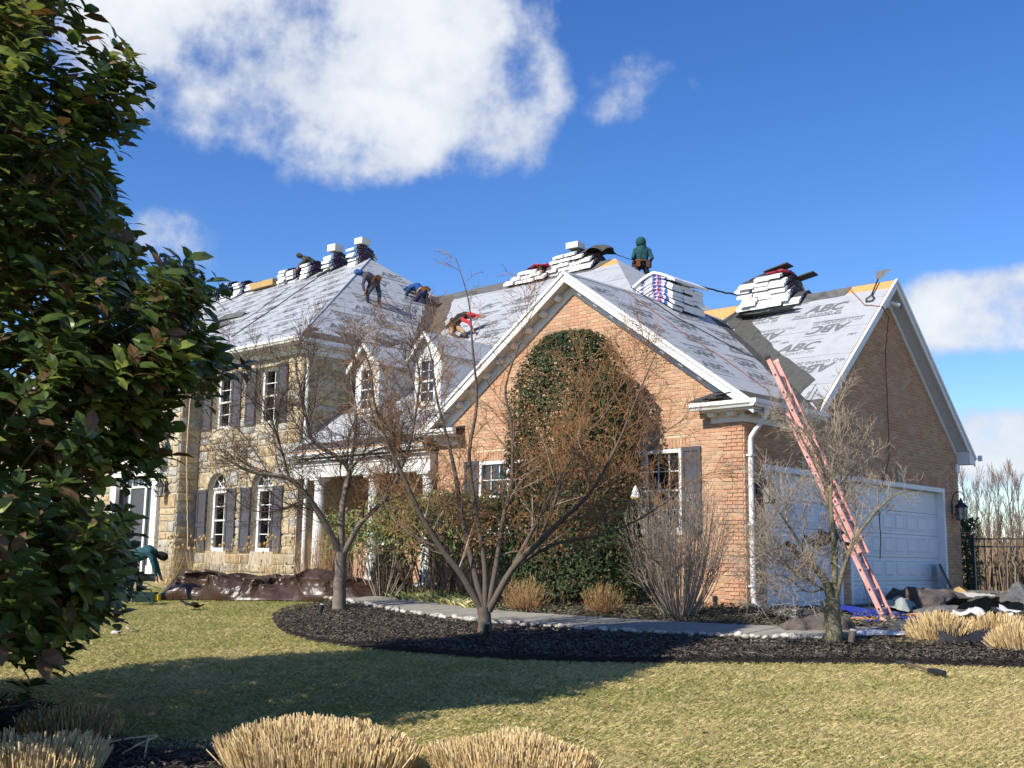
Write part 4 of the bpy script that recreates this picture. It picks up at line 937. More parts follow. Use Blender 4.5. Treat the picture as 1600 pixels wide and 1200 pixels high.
pat = .40*vnoise(Pn, .22, 1)+.35*vnoise(Pn, .7, 2)+.45*vnoise(Pn, 2.4, 3)-.6; green = np.clip(.40-.05*(Pn[:, 0]-2)+1.25*pat+rng.normal(0, .10, len(Pn)), 0, 1)
thin = vnoise(Pn, .35, 7)*.6+vnoise(Pn, 1.3, 8)*.4 < .27; k = ~(thin & (rng.random(len(Pn)) < .6)); Pn = Pn[k]; green = green[k]
u = rng.random(len(Pn)); mi = np.where(u < green*.55, 3, np.where(u < green, 2, np.where(u < green+.30*(1-green), 1, np.where(u < green+.88*(1-green), 0, 4))))
tag(blades('lawn_grass', Pn, .030, .0052, ['grass%d' % i for i in range(5)], mi, 1.5), 'short dormant lawn grass, straw coloured with green patches', 'grass', kind='stuff')
print('blades', len(Pn))
# ================================================================ vegetation
for n_, c in (('bark_grey', (.17,.14,.115)), ('bark_mid', (.115,.094,.078)), ('bark_dark', (.055,.043,.036)), ('bark_lichen', (.20,.18,.13)), ('twig_brown', (.12,.085,.065)), ('twig_orange', (.25,.14,.07)), ('twig_red', (.20,.075,.05)), ('twig_grey', (.29,.24,.19)), ('straw', (.52,.385,.19)), ('straw_pale', (.62,.48,.27)), ('straw_dark', (.36,.245,.11)), ('reed', (.21,.16,.105)), ('far_bark', (.125,.10,.085)), ('far_twig', (.155,.12,.10))):
    mat(n_, c, .9, tuple(v*1.35 for v in c), 9, .3, 50, .1)
mat('bark_lichen', (.13,.105,.08), .95, [(.22,.20,.13), (.17,.15,.10), (.27,.26,.19)], 14, .8, 40, .1)
for n_, c, t_ in (('magnolia_top', (.055,.085,.022), (.14,.20,.03)), ('magnolia_sunlit', (.17,.20,.045), (.30,.34,.06)), ('magnolia_brown', (.13,.075,.035), (.14,.07,.02)),  # brighter yellow-green leaf copy has sunlight put into its colour
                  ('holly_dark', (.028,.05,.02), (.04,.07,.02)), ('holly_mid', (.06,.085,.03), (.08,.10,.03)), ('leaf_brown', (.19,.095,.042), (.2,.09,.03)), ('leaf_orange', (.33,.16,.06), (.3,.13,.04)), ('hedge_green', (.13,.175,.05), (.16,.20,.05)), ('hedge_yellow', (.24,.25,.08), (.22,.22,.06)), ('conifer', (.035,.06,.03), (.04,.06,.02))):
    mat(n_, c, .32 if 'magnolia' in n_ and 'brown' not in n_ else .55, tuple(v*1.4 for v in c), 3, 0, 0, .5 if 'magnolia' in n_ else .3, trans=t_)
class Wood:
    """collects tapered polylines, builds them as one mesh"""
    def __init__(s): s.V = []; s.F = []; s.mi = []; s.n = 0
    def line(s, P, r, sides=4, m=0):
        P = np.asarray(P, float); k = len(P); r = np.asarray(r, float)
        d = np.gradient(P, axis=0); d /= np.linalg.norm(d, axis=1)[:, None]+1e-9
        a = np.array((0.31, .17, .93)) if abs(d[0][2]) < .8 else np.array((.94, .2, .1))
        x = np.cross(d, a); x /= np.linalg.norm(x, axis=1)[:, None]+1e-9; y = np.cross(d, x)
        th = np.arange(sides)*2*math.pi/sides
        V = P[:, None]+r[:, None, None]*(np.cos(th)[None, :, None]*x[:, None]+np.sin(th)[None, :, None]*y[:, None])
        i = np.arange(k-1)[:, None]*sides; j = np.arange(sides)[None]; q = (j+1) % sides
        F = np.stack([i+j, i+q, i+sides+q, i+sides+j], -1).reshape(-1, 4)+s.n
        s.V.append(V.reshape(-1, 3)); s.F.append(F); s.mi.append(np.full(len(F), m)); s.n += k*sides
    def build(s, name, mats_, parent, smooth=True):
        o = mknp(name, np.concatenate(s.V), np.concatenate(s.F), mats_, parent, WO[parent.name], np.concatenate(s.mi), smooth)
        return o
def spline(P, n=5): return np.array(lerp_poly(P, n))
def twigs(w, P, rad, r, length, level, m, up=.25, every=.22, start=.15, ang=(.5, 1.0), decay=.55, wob=.16, minr=.0042, bias=None, spread=None):
    """grow side shoots along polyline P"""
    P = np.asarray(P); seg = np.linalg.norm(np.diff(P, axis=0), axis=1); S = np.r_[0, np.cumsum(seg)]; T = S[-1]
    if T < .02: return
    t = start*T+r.uniform(0, every)
    while t < T:
        p = np.array([np.interp(t, S, P[:, i]) for i in range(3)]); q = np.array([np.interp(min(T, t+.05), S, P[:, i]) for i in range(3)]); o = np.array([np.interp(max(0, t-.05), S, P[:, i]) for i in range(3)])
        d = q-o; d = d/(np.linalg.norm(d)+1e-9); a = r.uniform(*ang); v = np.array([r.gauss(0, 1) for _ in range(3)]); v = v-d*(v@d); v /= np.linalg.norm(v)+1e-9
        nd = d*math.cos(a)+v*math.sin(a)+np.array((0, 0, up))
        if bias is not None: nd = nd+bias
        nd /= np.linalg.norm(nd); L = length*r.uniform(.5, 1.15)*(1-.45*t/T); r0 = max(minr, min(np.interp(t, S, rad)*.6, .012*L+.0015)); k = 5 if level else 4
        Q = [p]
        for i in range(k):
            nd = nd+np.array([r.gauss(0, wob) for _ in range(3)])+np.array((0, 0, up*.25)); nd /= np.linalg.norm(nd); Q.append(Q[-1]+nd*L/k)
        Q = np.array(Q); rr = np.linspace(r0, max(minr*.7, r0*.3), k+1); w.line(Q, rr, 5 if r0 > .015 else 3, m[0] if r0 > .010 else m[1])
        if level > 0: twigs(w, Q, rr, r, length*decay, level-1, m, up, every*.62, .12, ang, decay, wob, minr, bias, spread)
        t += every*r.uniform(.6, 1.5)
def limb(w, r, pix, depth, r0, r1, m, dd=0.0, sides=7, tw=None):
    n = len(pix); P = spline([atd(x, y, depth+dd*i/(n-1)) for i, (x, y) in enumerate(pix)], 4); rr = np.linspace(r0, r1, len(P)); w.line(P, rr, sides, m)
    if tw: twigs(w, P, rr, r, **tw)
    return P, rr
def trunk(w, base, top, r0, r1, m, n=8, sides=12, flare=.5, seed=1):
    r = random.Random(seed); b, t = np.array(base, float), np.array(top, float); P = [b+(t-b)*k/n+np.array((r.uniform(-.015, .015), r.uniform(-.015, .015), 0)) for k in range(n+1)]
    rr = [r0+(r1-r0)*k/n+flare*r0*max(0, 1-k/1.6)**2*.5 for k in range(n+1)]; w.line(np.array(P), rr, sides, m)
# ---- bare tree by the stone block
def bare_tree(name, label, base_px, base_r, fork_px, limbs, seed, mats_, tw, depth=None, sink=.08):
    b = gnd(*base_px); dp = (b-CAM)@AX[2]; r = random.Random(seed)
    T = thing(name, label, 'tree', b); w = Wood(); f = atd(fork_px[0], fork_px[1], dp); trunk(w, b-np.array((0, 0, sink)), f, base_r, base_r*.78, 0, seed=seed, flare=.8)
    w.build('trunk', mats_, T); w = Wood()
    for px, r0, r1, dd, sub in limbs:
        limb(w, r, px, dp, r0*.86, r1, 0, dd, 7, dict(tw, length=tw['length']*sub) if sub else None)
    w.build('crown', mats_, T); return T
tw = dict(length=1.25, level=2, m=(1, 2), up=.09, every=.125, decay=.56, minr=.0036)
bare_tree('bare_tree', 'leafless tree with pale trunk in front of the brown tarp', (530, 957), .125, (533, 862),
    [([(532, 866), (506, 815), (480, 775), (452, 748), (420, 742), (385, 735), (345, 712)], .075, .014, -.8, 1),
     ([(452, 748), (440, 705), (422, 650), (398, 600), (372, 560), (352, 540)], .03, .006, -.5, .9),
     ([(533, 866), (534, 800), (540, 762), (545, 735), (528, 715), (490, 690), (478, 650), (470, 610), (462, 570), (470, 520)], .075, .008, .5, 1),
     ([(545, 735), (562, 718), (590, 702), (640, 690), (690, 668)], .035, .008, .6, .8),
     ([(541, 762), (552, 700), (556, 640), (548, 595), (556, 545), (566, 505)], .045, .006, 1.0, .9),
     ([(538, 864), (560, 822), (586, 795), (612, 765), (638, 700), (650, 640), (655, 585), (640, 520)], .065, .008, -.6, 1),
     ([(480, 775), (455, 790), (420, 800), (380, 790), (340, 745)], .022, .005, -.9, .7), ([(586, 795), (610, 760), (618, 700), (610, 640), (615, 580)], .028, .006, .9, .9), ([(420, 742), (395, 700), (370, 670), (330, 660)], .02, .005, .5, .7)],
    3, ['bark_grey', 'bark_dark', 'twig_brown'], tw)
bare_tree('bare_tree', 'leafless multi-stemmed tree leaning wide in the middle of the mulch bed', (758, 994), .105, (757, 948),
    [([(753, 955), (722, 900), (690, 858), (655, 800), (628, 740), (605, 690), (585, 630), (578, 575), (560, 530)], .06, .007, -.4, .95),
     ([(755, 952), (738, 880), (722, 810), (712, 745), (700, 690), (682, 620), (672, 550), (655, 510)], .055, .006, .5, .9),
     ([(758, 950), (757, 880), (742, 790), (733, 710), (745, 630), (738, 540), (732, 470), (712, 402)], .05, .004, .2, .5),
     ([(762, 950), (775, 885), (786, 812), (800, 745), (799, 665), (790, 605), (815, 530), (835, 480)], .05, .005, .4, .9),
     ([(764, 954), (800, 890), (840, 850), (872, 818), (922, 770), (962, 700), (1000, 610), (1028, 545)], .06, .005, -.8, 1),
     ([(800, 890), (862, 852), (930, 838), (985, 818), (1032, 790), (1085, 745)], .03, .004, -.9, .9),
     ([(800, 888), (850, 795), (882, 730), (905, 680), (918, 610), (925, 555)], .035, .004, .4, 1),
     ([(872, 818), (920, 800), (970, 740), (1020, 690), (1075, 650)], .022, .004, -.3, .9), ([(690, 858), (650, 838), (610, 800), (590, 760)], .022, .004, .4, .8), ([(840, 850), (868, 780), (900, 700), (950, 640), (985, 560)], .026, .004, -.2, 1)],
    8, ['bark_mid', 'twig_grey', 'twig_orange'], dict(length=1.1, level=2, m=(1, 2), up=.06, every=.145, decay=.56, minr=.0030))
bare_tree('bare_tree', 'small gnarled bare tree with lichen on its trunk beside the ladder', (1303, 1010), .115, (1300, 935),
    [([(1299, 940), (1288, 905), (1268, 882), (1248, 868), (1238, 858)], .06, .03, -.3, .45),
     ([(1302, 940), (1304, 880), (1303, 840), (1296, 790), (1286, 740), (1270, 690), (1240, 660), (1218, 640)], .055, .006, .3, .55),
     ([(1306, 938), (1318, 890), (1335, 845), (1362, 808), (1392, 778), (1418, 765)], .035, .006, -.4, .5),
     ([(1303, 850), (1298, 770), (1303, 710), (1308, 660), (1316, 620)], .03, .005, .3, .6),
     ([(1286, 740), (1262, 700), (1235, 660), (1205, 615)], .02, .004, .2, .5), ([(1268, 882), (1238, 830), (1210, 790), (1190, 760)], .022, .004, -.4, .7), ([(1300, 930), (1262, 905), (1222, 880), (1180, 850)], .018, .004, -.5, .8), ([(1335, 845), (1338, 790), (1330, 740), (1345, 690)], .018, .004, .4, .6), ([(1300, 915), (1262, 925), (1225, 900), (1190, 905)], .014, .004, -.3, .8)],
    14, ['bark_lichen', 'bark_lichen', 'twig_grey'], dict(length=1.05, level=2, m=(1, 2), up=.12, every=.092, decay=.58, wob=.2, minr=.0027, ))
# ---- leaves
def leaf_cloud(name, C, Nrm, size, mats_, mi, parent, aspect=.45, fold=.25, curl=.15):
    """many single leaves: centres C, facing Nrm; each a folded six-point blade"""
    n = len(C); Nrm = Nrm/(np.linalg.norm(Nrm, axis=1)[:, None]+1e-9); a = rng.normal(size=(n, 3)); a -= Nrm*np.sum(a*Nrm, 1)[:, None]; a /= np.linalg.norm(a, axis=1)[:, None]+1e-9
    return leaf_dir(name, C, a, Nrm, size, mats_, mi, parent, aspect, fold, curl)
def leaf_dir(name, C, a, Nrm, size, mats_, mi, parent, aspect=.45, fold=.25, curl=.15):
    n = len(C); b = np.cross(Nrm, a); s_ = (size*rng.uniform(.6, 1.25, n))[:, None]
    p0 = C; p1 = C+a*s_*.5+Nrm*s_*curl*.3; p2 = C+a*s_-Nrm*s_*curl; w = s_*aspect*.5
    l1 = C+a*s_*.32+b*w*.85+Nrm*w*fold; l2 = C+a*s_*.70+b*w*.8+Nrm*w*fold-Nrm*s_*curl*.3; r1 = C+a*s_*.32-b*w*.85+Nrm*w*fold; r2 = C+a*s_*.70-b*w*.8+Nrm*w*fold-Nrm*s_*curl*.3
    V = np.stack([p0, l1, l2, p2, r2, r1, p1], 1).reshape(-1, 3); k = (np.arange(n)*7)[:, None]
    F = np.concatenate([k+np.array([[0, 6, 1, 1]]), k+np.array([[1, 6, 2, 2]]), k+np.array([[2, 6, 3, 3]]), k+np.array([[3, 6, 4, 4]]), k+np.array([[4, 6, 5, 5]]), k+np.array([[5, 6, 0, 0]])])[:, :3]
    return mknp(name, V, F, mats_, parent, WO[parent.name], np.tile(mi, 6))
# ---- southern magnolia at the left edge
MG = thing('magnolia_tree', 'big glossy-leaved evergreen magnolia filling the left edge', 'tree', (.9, -13.8, gz(0, -13.8)))
mg_out = np.array([(-40, -40), (112, -40), (105, 20), (118, 55), (78, 75), (62, 120), (88, 150), (70, 205), (110, 228), (150, 238), (192, 262), (212, 330), (236, 385), (318, 432), (345, 470), (352, 520), (385, 560), (372, 598), (282, 625), (272, 690), (262, 725), (185, 738), (165, 790), (228, 800), (222, 840), (205, 900), (228, 945), (135, 985), (88, 1030), (40, 1022), (-40, 1015)], float)
mg_out[:, 0] = np.where(mg_out[:, 0] > 0, mg_out[:, 0]-32, mg_out[:, 0]); w = Wood(); mgb = np.array((.9, -13.8, gz(0, -13.8))); w.line(np.array([mgb-(0, 0, .1), mgb+(0, 0, .8), mgb+(.05, .05, 3), mgb+(.1, 0, 6), mgb+(.1, .1, 8.2)]), [.24, .18, .14, .08, .02], 10, 0); w.build('trunk', ['bark_grey'], MG)
NC = 8200; th = rng.uniform(0, 6.283, NC); zz = np.concatenate([rng.uniform(.25, 8.6, NC-500), rng.uniform(.1, 2.2, 500)]); prof = np.interp(zz, [.2, 1.2, 2.6, 4.5, 6.5, 8.6], [2.3, 2.5, 2.45, 1.85, 1.35, .35]); lobes = 1+.10*np.sin(3*th+zz*1.6)+.07*np.sin(7*th-zz*2.3)
rad = prof*lobes*np.sqrt(rng.uniform(.22, 1.1, NC)); Cc = np.stack([.9+rad*np.cos(th), -13.8+rad*np.sin(th), mgb[2]+zz], 1)
def proj(P):
    d = P-CAM; f = d@AX[2]; return np.stack([800+FPX*(d@AX[0])/f, 600-FPX*(d@AX[1])/f], 1), f
px, fd = proj(Cc); ok = (fd > 5.2) & (inside(px, mg_out) | (px[:, 0] < -40) | (px[:, 1] < -40))
for hx, hy, hrx, hry in ((70, 215, 26, 14), (225, 420, 22, 30), (30, 90, 20, 14)): ok &= ((px[:, 0]-hx)/hrx)**2+((px[:, 1]-hy)/hry)**2 > 1
ok &= ~((px[:, 1] < 245) & (px[:, 0] > 40) & (rng.random(len(px)) < .45)); Cc = Cc[ok]
ex = []                                          # the long boughs that reach out to the right
for pth, nn in (([(60, 20), (110, 10), (150, 0)], 12), ([(60, 110), (130, 95), (195, 75)], 20), ([(100, 205), (170, 190), (235, 165)], 34), ([(110, 140), (170, 140), (225, 120)], 22), ([(70, 185), (130, 175), (190, 205)], 22), ([(250, 470), (300, 455), (330, 470)], 34), ([(250, 560), (320, 555), (372, 578)], 40), ([(180, 600), (240, 650), (262, 700)], 40), ([(120, 600), (200, 560), (300, 590)], 60), ([(150, 830), (190, 880), (205, 940)], 40), ([(60, 940), (70, 1000), (85, 1025)], 24), ([(130, 900), (150, 950), (135, 980)], 26), ([(215, 740), (240, 742), (262, 700)], 10)):
    S = spline([atd(x-26, y, 7.6+.5*i) for i, (x, y) in enumerate(pth)], 6); ex.append(S[rng.integers(0, len(S), nn)]+rng.normal(0, .10, (nn, 3)))
Cc = np.concatenate([Cc]+ex); w = Wood()
hub = np.stack([np.full(len(Cc), .95), np.full(len(Cc), -13.75), Cc[:, 2]-.9], 1); od = Cc-hub; od /= np.linalg.norm(od, axis=1)[:, None]
for c, d in zip(Cc[::11], od[::11]):
    if c[2] > 1.2: w.line(np.array([c-d*.8-(0, 0, .12), c-d*.35, c]), [.012, .008, .005], 3, 0)
w.build('branches', ['bark_grey'], MG)
K = 9; sh_ = od*.6+np.array((0, 0, .65)); sh_ /= np.linalg.norm(sh_, axis=1)[:, None]; e1 = np.cross(sh_, rng.normal(size=sh_.shape)); e1 /= np.linalg.norm(e1, axis=1)[:, None]; e2 = np.cross(sh_, e1)
wa = np.arange(K)[None]*2.4+rng.uniform(0, 6.28, (len(Cc), 1))+rng.normal(0, .25, (len(Cc), K)); q = e1[:, None]*np.cos(wa)[..., None]+e2[:, None]*np.sin(wa)[..., None]
dirs = q+sh_[:, None]*np.linspace(-.15, .75, K)[None, :, None]; dirs /= np.linalg.norm(dirs, axis=-1)[..., None]
LC = (Cc[:, None]+sh_[:, None]*np.linspace(-.07, .03, K)[None, :, None]+rng.normal(0, .008, (len(Cc), K, 3))).reshape(-1, 3); LD = dirs.reshape(-1, 3); tip = od*.55+np.array((0, 0, .75))+rng.normal(0, .25, od.shape); up = np.repeat(tip, K, 0)+rng.normal(0, .15, (len(LD), 3)); up -= LD*np.sum(up*LD, 1)[:, None]; up /= np.linalg.norm(up, axis=1)[:, None]
mi = np.where(rng.random(len(LC)) < .14, 2, np.repeat(rng.random(len(Cc)) < .28, K)*1); leaf_dir('crown', LC, LD, up, .168, ['magnolia_top', 'magnolia_sunlit', 'magnolia_brown'], mi, MG, .52, .2, .12)  # random whorls take the brighter leaf colour, painted as if sunlit
# ---- clipped dome of holly against the gable wall
def dome_shrub(name, label, c, rx, ry, h, n, size, mats_, pfun, seed, stems=30, low=0.0, cat='shrub', pw=1.0, inner=.25):
    T = thing(name, label, cat, c); t = rng.uniform(0, 1, n); z = low+(h-low)*t; th = rng.uniform(0, 6.283, n); pr = np.sqrt(np.clip(1-((z-h*.36)/(h*.64))**2*(z > h*.36), 0, 1))**pw
    k = 1+.06*np.sin(4*th+z*3)+.05*np.sin(9*th-z*5)+rng.normal(0, .025, n); s_ = 1-inner*rng.random(n)**2; P = np.stack([c[0]+rx*pr*k*s_*np.cos(th), c[1]+ry*pr*k*s_*np.sin(th), c[2]+z], 1)
    nr = np.stack([np.cos(th)/rx, np.sin(th)/ry, .2+1.3*(z/h)**2], 1)+rng.normal(0, .5, (n, 3)); leaf_cloud('foliage', P, nr, size, mats_, pfun(z/h, th, n), T)
    w = Wood(); r = random.Random(seed)
    for _ in range(stems):
        a = r.uniform(0, 6.28); q = np.array((c[0], c[1], c[2]))+np.array((.12*math.cos(a), .12*math.sin(a), 0)); e = np.array((c[0]+rx*.8*math.cos(a), c[1]+ry*.8*math.sin(a), c[2]+h*r.uniform(.3, .85))); P = spline([q, q+(e-q)*.4+(0, 0, .15), e], 4); w.line(P, np.linspace(.03, .006, len(P)), 4, 0)
        twigs(w, P, np.linspace(.02, .004, len(P)), r, .5, 0, (0, 0), .2, .2)
    w.build('stems', ['twig_brown'], T); return T
hl, hr = at(800, 690, 1, -1.15), at(992, 690, 1, -1.15); hc = (hl+hr)/2; top = at(905, 520, 1, -1.0)[2]
print('holly', hl, hr, top)
def ph(z, th, n):
    u = rng.random(n); g = np.maximum(np.clip((z-.55)/.2, 0, 1)*.85, np.clip((.50-z)/.12, 0, 1)*.86)+.10; return np.where(u < g*.6, 0, np.where(u < g, 1, np.where(u < g+(1-g)*.40, 2, np.where(u < g+(1-g)*.45, 3, 0))))
dome_shrub('holly_shrub', 'tall dome-clipped evergreen shrub against the brick gable, browned below', (hc[0], -1.15, gz(0, -1.15)), (hr[0]-hl[0])/2, .95, top-gz(0, -1.15), 33000, .085, ['holly_dark', 'holly_mid', 'leaf_brown', 'leaf_orange'], ph, 5, 26, .2, pw=.62, inner=.42)
# ---- evergreen hedge left of it, with bare legs
def box_shrub(name, label, c, L, D, z0, z1, n, seed, dirx=(1, 0)):
    T = thing(name, label, 'shrub', c); r = random.Random(seed); u, v = rng.uniform(-1, 1, n), rng.uniform(-1, 1, n); z = z0+(z1-z0)*rng.beta(2.0, 1.1, n); k = 1-.25*np.abs(u)**4
    P = np.stack([c[0]+u*L/2, c[1]+v*D/2*k, c[2]+z+.08*np.sin(u*7)+rng.normal(0, .05, n)], 1); nr = np.stack([u*.6, -.6+v, 1.0+0*u], 1)+rng.normal(0, .5, (n, 3))
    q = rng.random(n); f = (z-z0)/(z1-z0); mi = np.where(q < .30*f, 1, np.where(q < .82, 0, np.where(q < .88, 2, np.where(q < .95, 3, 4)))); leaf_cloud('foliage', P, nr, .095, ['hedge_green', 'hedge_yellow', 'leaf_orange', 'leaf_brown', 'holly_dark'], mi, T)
    w = Wood()
    for _ in range(int(L*16)):
        x = r.uniform(-.48, .48)*L; b = np.array((c[0]+x*.85, c[1]+r.uniform(-.25, .25), c[2])); e = np.array((c[0]+x*1.05+r.uniform(-.3, .3), c[1]+r.uniform(-.5, .5)*D, c[2]+z0+r.uniform(.1, z1-z0))); P = spline([b, (b+e)/2+np.array((r.uniform(-.1, .1), r.uniform(-.1, .1), 0)), e], 3); rr = np.linspace(.018, .005, len(P)); w.line(P, rr, 4, 0); twigs(w, P, rr, r, .45, 0, (0, 0), .2, .18)
    w.build('stems', ['twig_brown'], T); return T
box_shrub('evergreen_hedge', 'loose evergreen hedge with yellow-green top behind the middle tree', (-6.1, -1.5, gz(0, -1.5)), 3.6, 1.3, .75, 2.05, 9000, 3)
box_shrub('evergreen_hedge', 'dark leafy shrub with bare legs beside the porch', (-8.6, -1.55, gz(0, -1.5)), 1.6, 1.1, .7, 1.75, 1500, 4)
def pg(z, th, n): return rng.choice(3, n, p=(.5, .4, .1))
b = gnd(610, 925); dome_shrub('yew_shrub', 'low dark green spiky shrub right of the tarp', tuple(b), .45, .45, .95, 1500, .13, ['holly_dark', 'hedge_green', 'holly_mid'], pg, 9, 14, cat='shrub')
# ---- leafless shrubs
def twiggy(name, label, base, rx, ry, h, n, seed, mats_, r0=.012, sub=.5, level=1, every=.16, cat='shrub', lean=None):
    base = np.array(base, float); T = thing(name, label, cat, base); w = Wood(); r = random.Random(seed)
    for i in range(n):
        a = r.uniform(0, 6.28); q = math.sqrt(r.random()); b = base+np.array((rx*.22*q*math.cos(a), ry*.22*q*math.sin(a), -.03)); hh = h*(1-.35*q*q)*r.uniform(.75, 1.03)
        e = base+np.array((rx*q*math.cos(a), ry*q*math.sin(a), hh)); md = (b+e)/2+np.array((.10*rx*q*math.cos(a), .10*ry*q*math.sin(a), -.04*h))+np.array([r.uniform(-.05, .05)*rx for _ in range(3)]); P = spline([b, md, e], 5); rr = np.linspace(r0, r0*.28, len(P)); w.line(P, rr, 4, 0 if r.random() < .6 else 1)
        if sub: twigs(w, P, rr, r, sub, level, (1, 1), .12, every, .3, (.3, .8), .5, .18, .0028)
    w.build('stems', mats_, T); return T
b = gnd(1062, 968); twiggy('twiggy_shrub', 'dense rounded leafless shrub at the brick corner below the shuttered window', (b[0], b[1], b[2]), 1.02, .85, 2.2, 84, 21, ['twig_grey', 'twig_grey'], .011, .6, 1, .15)
b = gnd(822, 958); twiggy('spirea_shrub', 'small reddish-brown leafless mound right of the middle trunk', b, .52, .45, .62, 150, 22, ['twig_red', 'straw_dark'], .004, .2, 0, .12)
b = gnd(942, 962); twiggy('spirea_shrub', 'small red-twigged bush between the walkway and the brick wall', b, .38, .35, .55, 130, 23, ['twig_red', 'straw_dark'], .004, .18, 0, .12)
for i, (x, lab) in enumerate(((262, 'dry brown perennial stems at the front door end of the tarp'), (318, 'dry flower stems below the left lower window'), (372, 'dry flower stems between the two lower windows'), (430, 'tan dry stems below the right lower window'), (488, 'tall russet dry stems at the porch corner'), (515, 'russet dry stems left of the bare tree trunk'), (650, 'bare multi-stem shrub under the hedge'))):
    if x == 650: twiggy('bare_shrub', lab, (-7.3, -1.9, gz(0, -1.9)), .9, .6, 1.6, 26, 40, ['twig_grey', 'bark_dark'], .016, .5, 1, .2); continue
    X = at(x, 850, 1, -1.0)[0]; T = twiggy('dry_perennial', lab, (X, -1.0, gz(0, -1)), .75, .4, 1.25 if x < 450 else 1.7, 70, 30+i, ['straw', 'leaf_orange'] if x > 450 else ['straw_pale', 'straw_dark'], .006, .22, 0, .2, 'plant')
    if x < 450:
        rr_ = random.Random(i); mbh = MB()
        for _ in range(14):
            p = WO[T.name]+np.array((rr_.uniform(-.7, .7), rr_.uniform(-.35, .35), rr_.uniform(.85, 1.3))); mbh.lathe(p, [(.004, -.05), (.03*rr_.uniform(.6, 1.3), -.02), (.036*rr_.uniform(.6, 1.2), .01), (.02, .03), (.003, .04)], 5)
        tag(mk('dry_flower_heads', mbh, 'straw_dark', T), kind='stuff')
# ---- leaf litter caught in the middle tree and hedge
n = 1500; P = np.stack([rng.uniform(-3.9, 1.2, n), rng.uniform(-5.4, -1.6, n), rng.uniform(.4, 2.3, n)], 1); px, _ = proj(P); k = inside(px, np.array([(660, 690), (700, 640), (900, 640), (1000, 700), (960, 820), (880, 870), (790, 870), (690, 800)], float)); P = P[k]
T = thing('clinging_leaves', 'withered orange-brown leaves clinging to the middle tree', 'leaves', (-.6, -5.7, gz(0, -5.7))); T['kind'] = 'stuff'
leaf_cloud('foliage', P, rng.normal(size=(len(P), 3)), .07, ['leaf_brown', 'leaf_orange'], rng.integers(0, 2, len(P)), T)
# ---- ornamental grasses cut to stubs
def stub_clump(label, c, rx, ry, h, n, seed, wid=.006, mats_=('straw', 'straw_pale', 'straw_dark'), splay=.35, name='grass_clump', dome=.45, strays=0):
    c = np.array(c, float); T = thing(name, label, 'grass clump', c); r = np.random.default_rng(seed); q = np.sqrt(r.random(n)); a = r.uniform(0, 6.283, n)
    P = np.stack([c[0]+rx*q*np.cos(a), c[1]+ry*q*np.sin(a)], 1); lump = 1+.10*np.sin(3*a+seed)*q+.08*np.sin(9*P[:, 0]+seed)*np.cos(8*P[:, 1]); hh = h*lump*(1-dome*q**2.2)*np.where(r.random(n) < .18, r.uniform(.45, .8, n), r.uniform(.84, 1.1, n)); out_ = np.stack([np.cos(a)*q, np.sin(a)*q, 0*a], 1)*splay+r.normal(0, .11, (n, 3))*np.where(r.random(n) < .12, 3.2, 1)[:, None]; out_[:, 2] = 1
    out_ /= np.linalg.norm(out_, axis=1)[:, None]; b = np.stack([P[:, 0], P[:, 1], np.full(n, c[2]-.03)], 1); t = b+out_*hh[:, None]; ww = wid*r.uniform(.6, 1.3, n)
    s1 = np.cross(out_, r.normal(size=(n, 3))); s1 /= np.linalg.norm(s1, axis=1)[:, None]; s2 = np.cross(out_, s1); rg = [s1, -.5*s1+.866*s2, -.5*s1-.866*s2]
    V = np.stack([b+g*ww[:, None] for g in rg]+[t+g*ww[:, None]*.85 for g in rg], 1).reshape(-1, 3); k = (np.arange(n)*6)[:, None]
    F = np.concatenate([k+np.array([[0, 1, 4, 3]]), k+np.array([[1, 2, 5, 4]]), k+np.array([[2, 0, 3, 5]])]); mi = np.tile(r.choice(3, n, p=(.45, .38, .17)), 3)
    mknp('stalks', V, F, list(mats_), T, c, mi); return T
def clump_at(px, py, **k):
    return gnd(px, py)
stub_clump('wide mound of straw-coloured cut grass stubs at the bottom centre', gnd(495, 1204), .66, .5, .33, 4600, 1, .0048, dome=.30)
stub_clump('low straw grass mound right of the widest one', gnd(800, 1212), .52, .4, .27, 3000, 2, .0045, dome=.3)
stub_clump('browner cut grass clump in the left mulch bed', gnd(108, 1160), .34, .3, .27, 1500, 3, .0045, ('straw_dark', 'straw', 'reed'), dome=.2)
stub_clump('straw grass clump in the bottom left corner', gnd(45, 1222), .42, .36, .30, 1700, 4, .0048, dome=.2)
stub_clump('golden cut grass mound left of the black felt scrap', gnd(1473, 1005), .34, .32, .40, 1600, 5, .005, ('straw', 'straw_pale', 'straw_dark'), .5, dome=.45)
stub_clump('golden cut grass mound right of the black felt scrap', gnd(1555, 1004), .36, .32, .38, 1500, 6, .005, ('straw', 'straw_pale', 'straw_dark'), .5, dome=.45)
stub_clump('golden cut grass mound at the right edge of the picture', gnd(1600, 1018), .32, .3, .36, 1400, 7, .005, ('straw', 'straw_pale', 'straw_dark'), .5, dome=.45)
# fallen stalks in the near bed
for i, (p, q) in enumerate((((150, 1178), (245, 1172)), ((190, 1192), (245, 1174)), ((225, 1198), (230, 1176)))):
    a, b = gnd(*p)+np.array((0, 0, .06)), gnd(*q)+np.array((0, 0, .10)); mb = MB(); mb.tube([a, (a+b)/2+np.array((0, 0, .01)), b], .006, 6); tag(mk('fallen_stalk', mb, 'straw_pale', None, a), ('long dry stalk lying on the left mulch', 'shorter dry stalk crossing the long one on the mulch', 'upright broken stalk tip in the left mulch')[i], 'stalk')
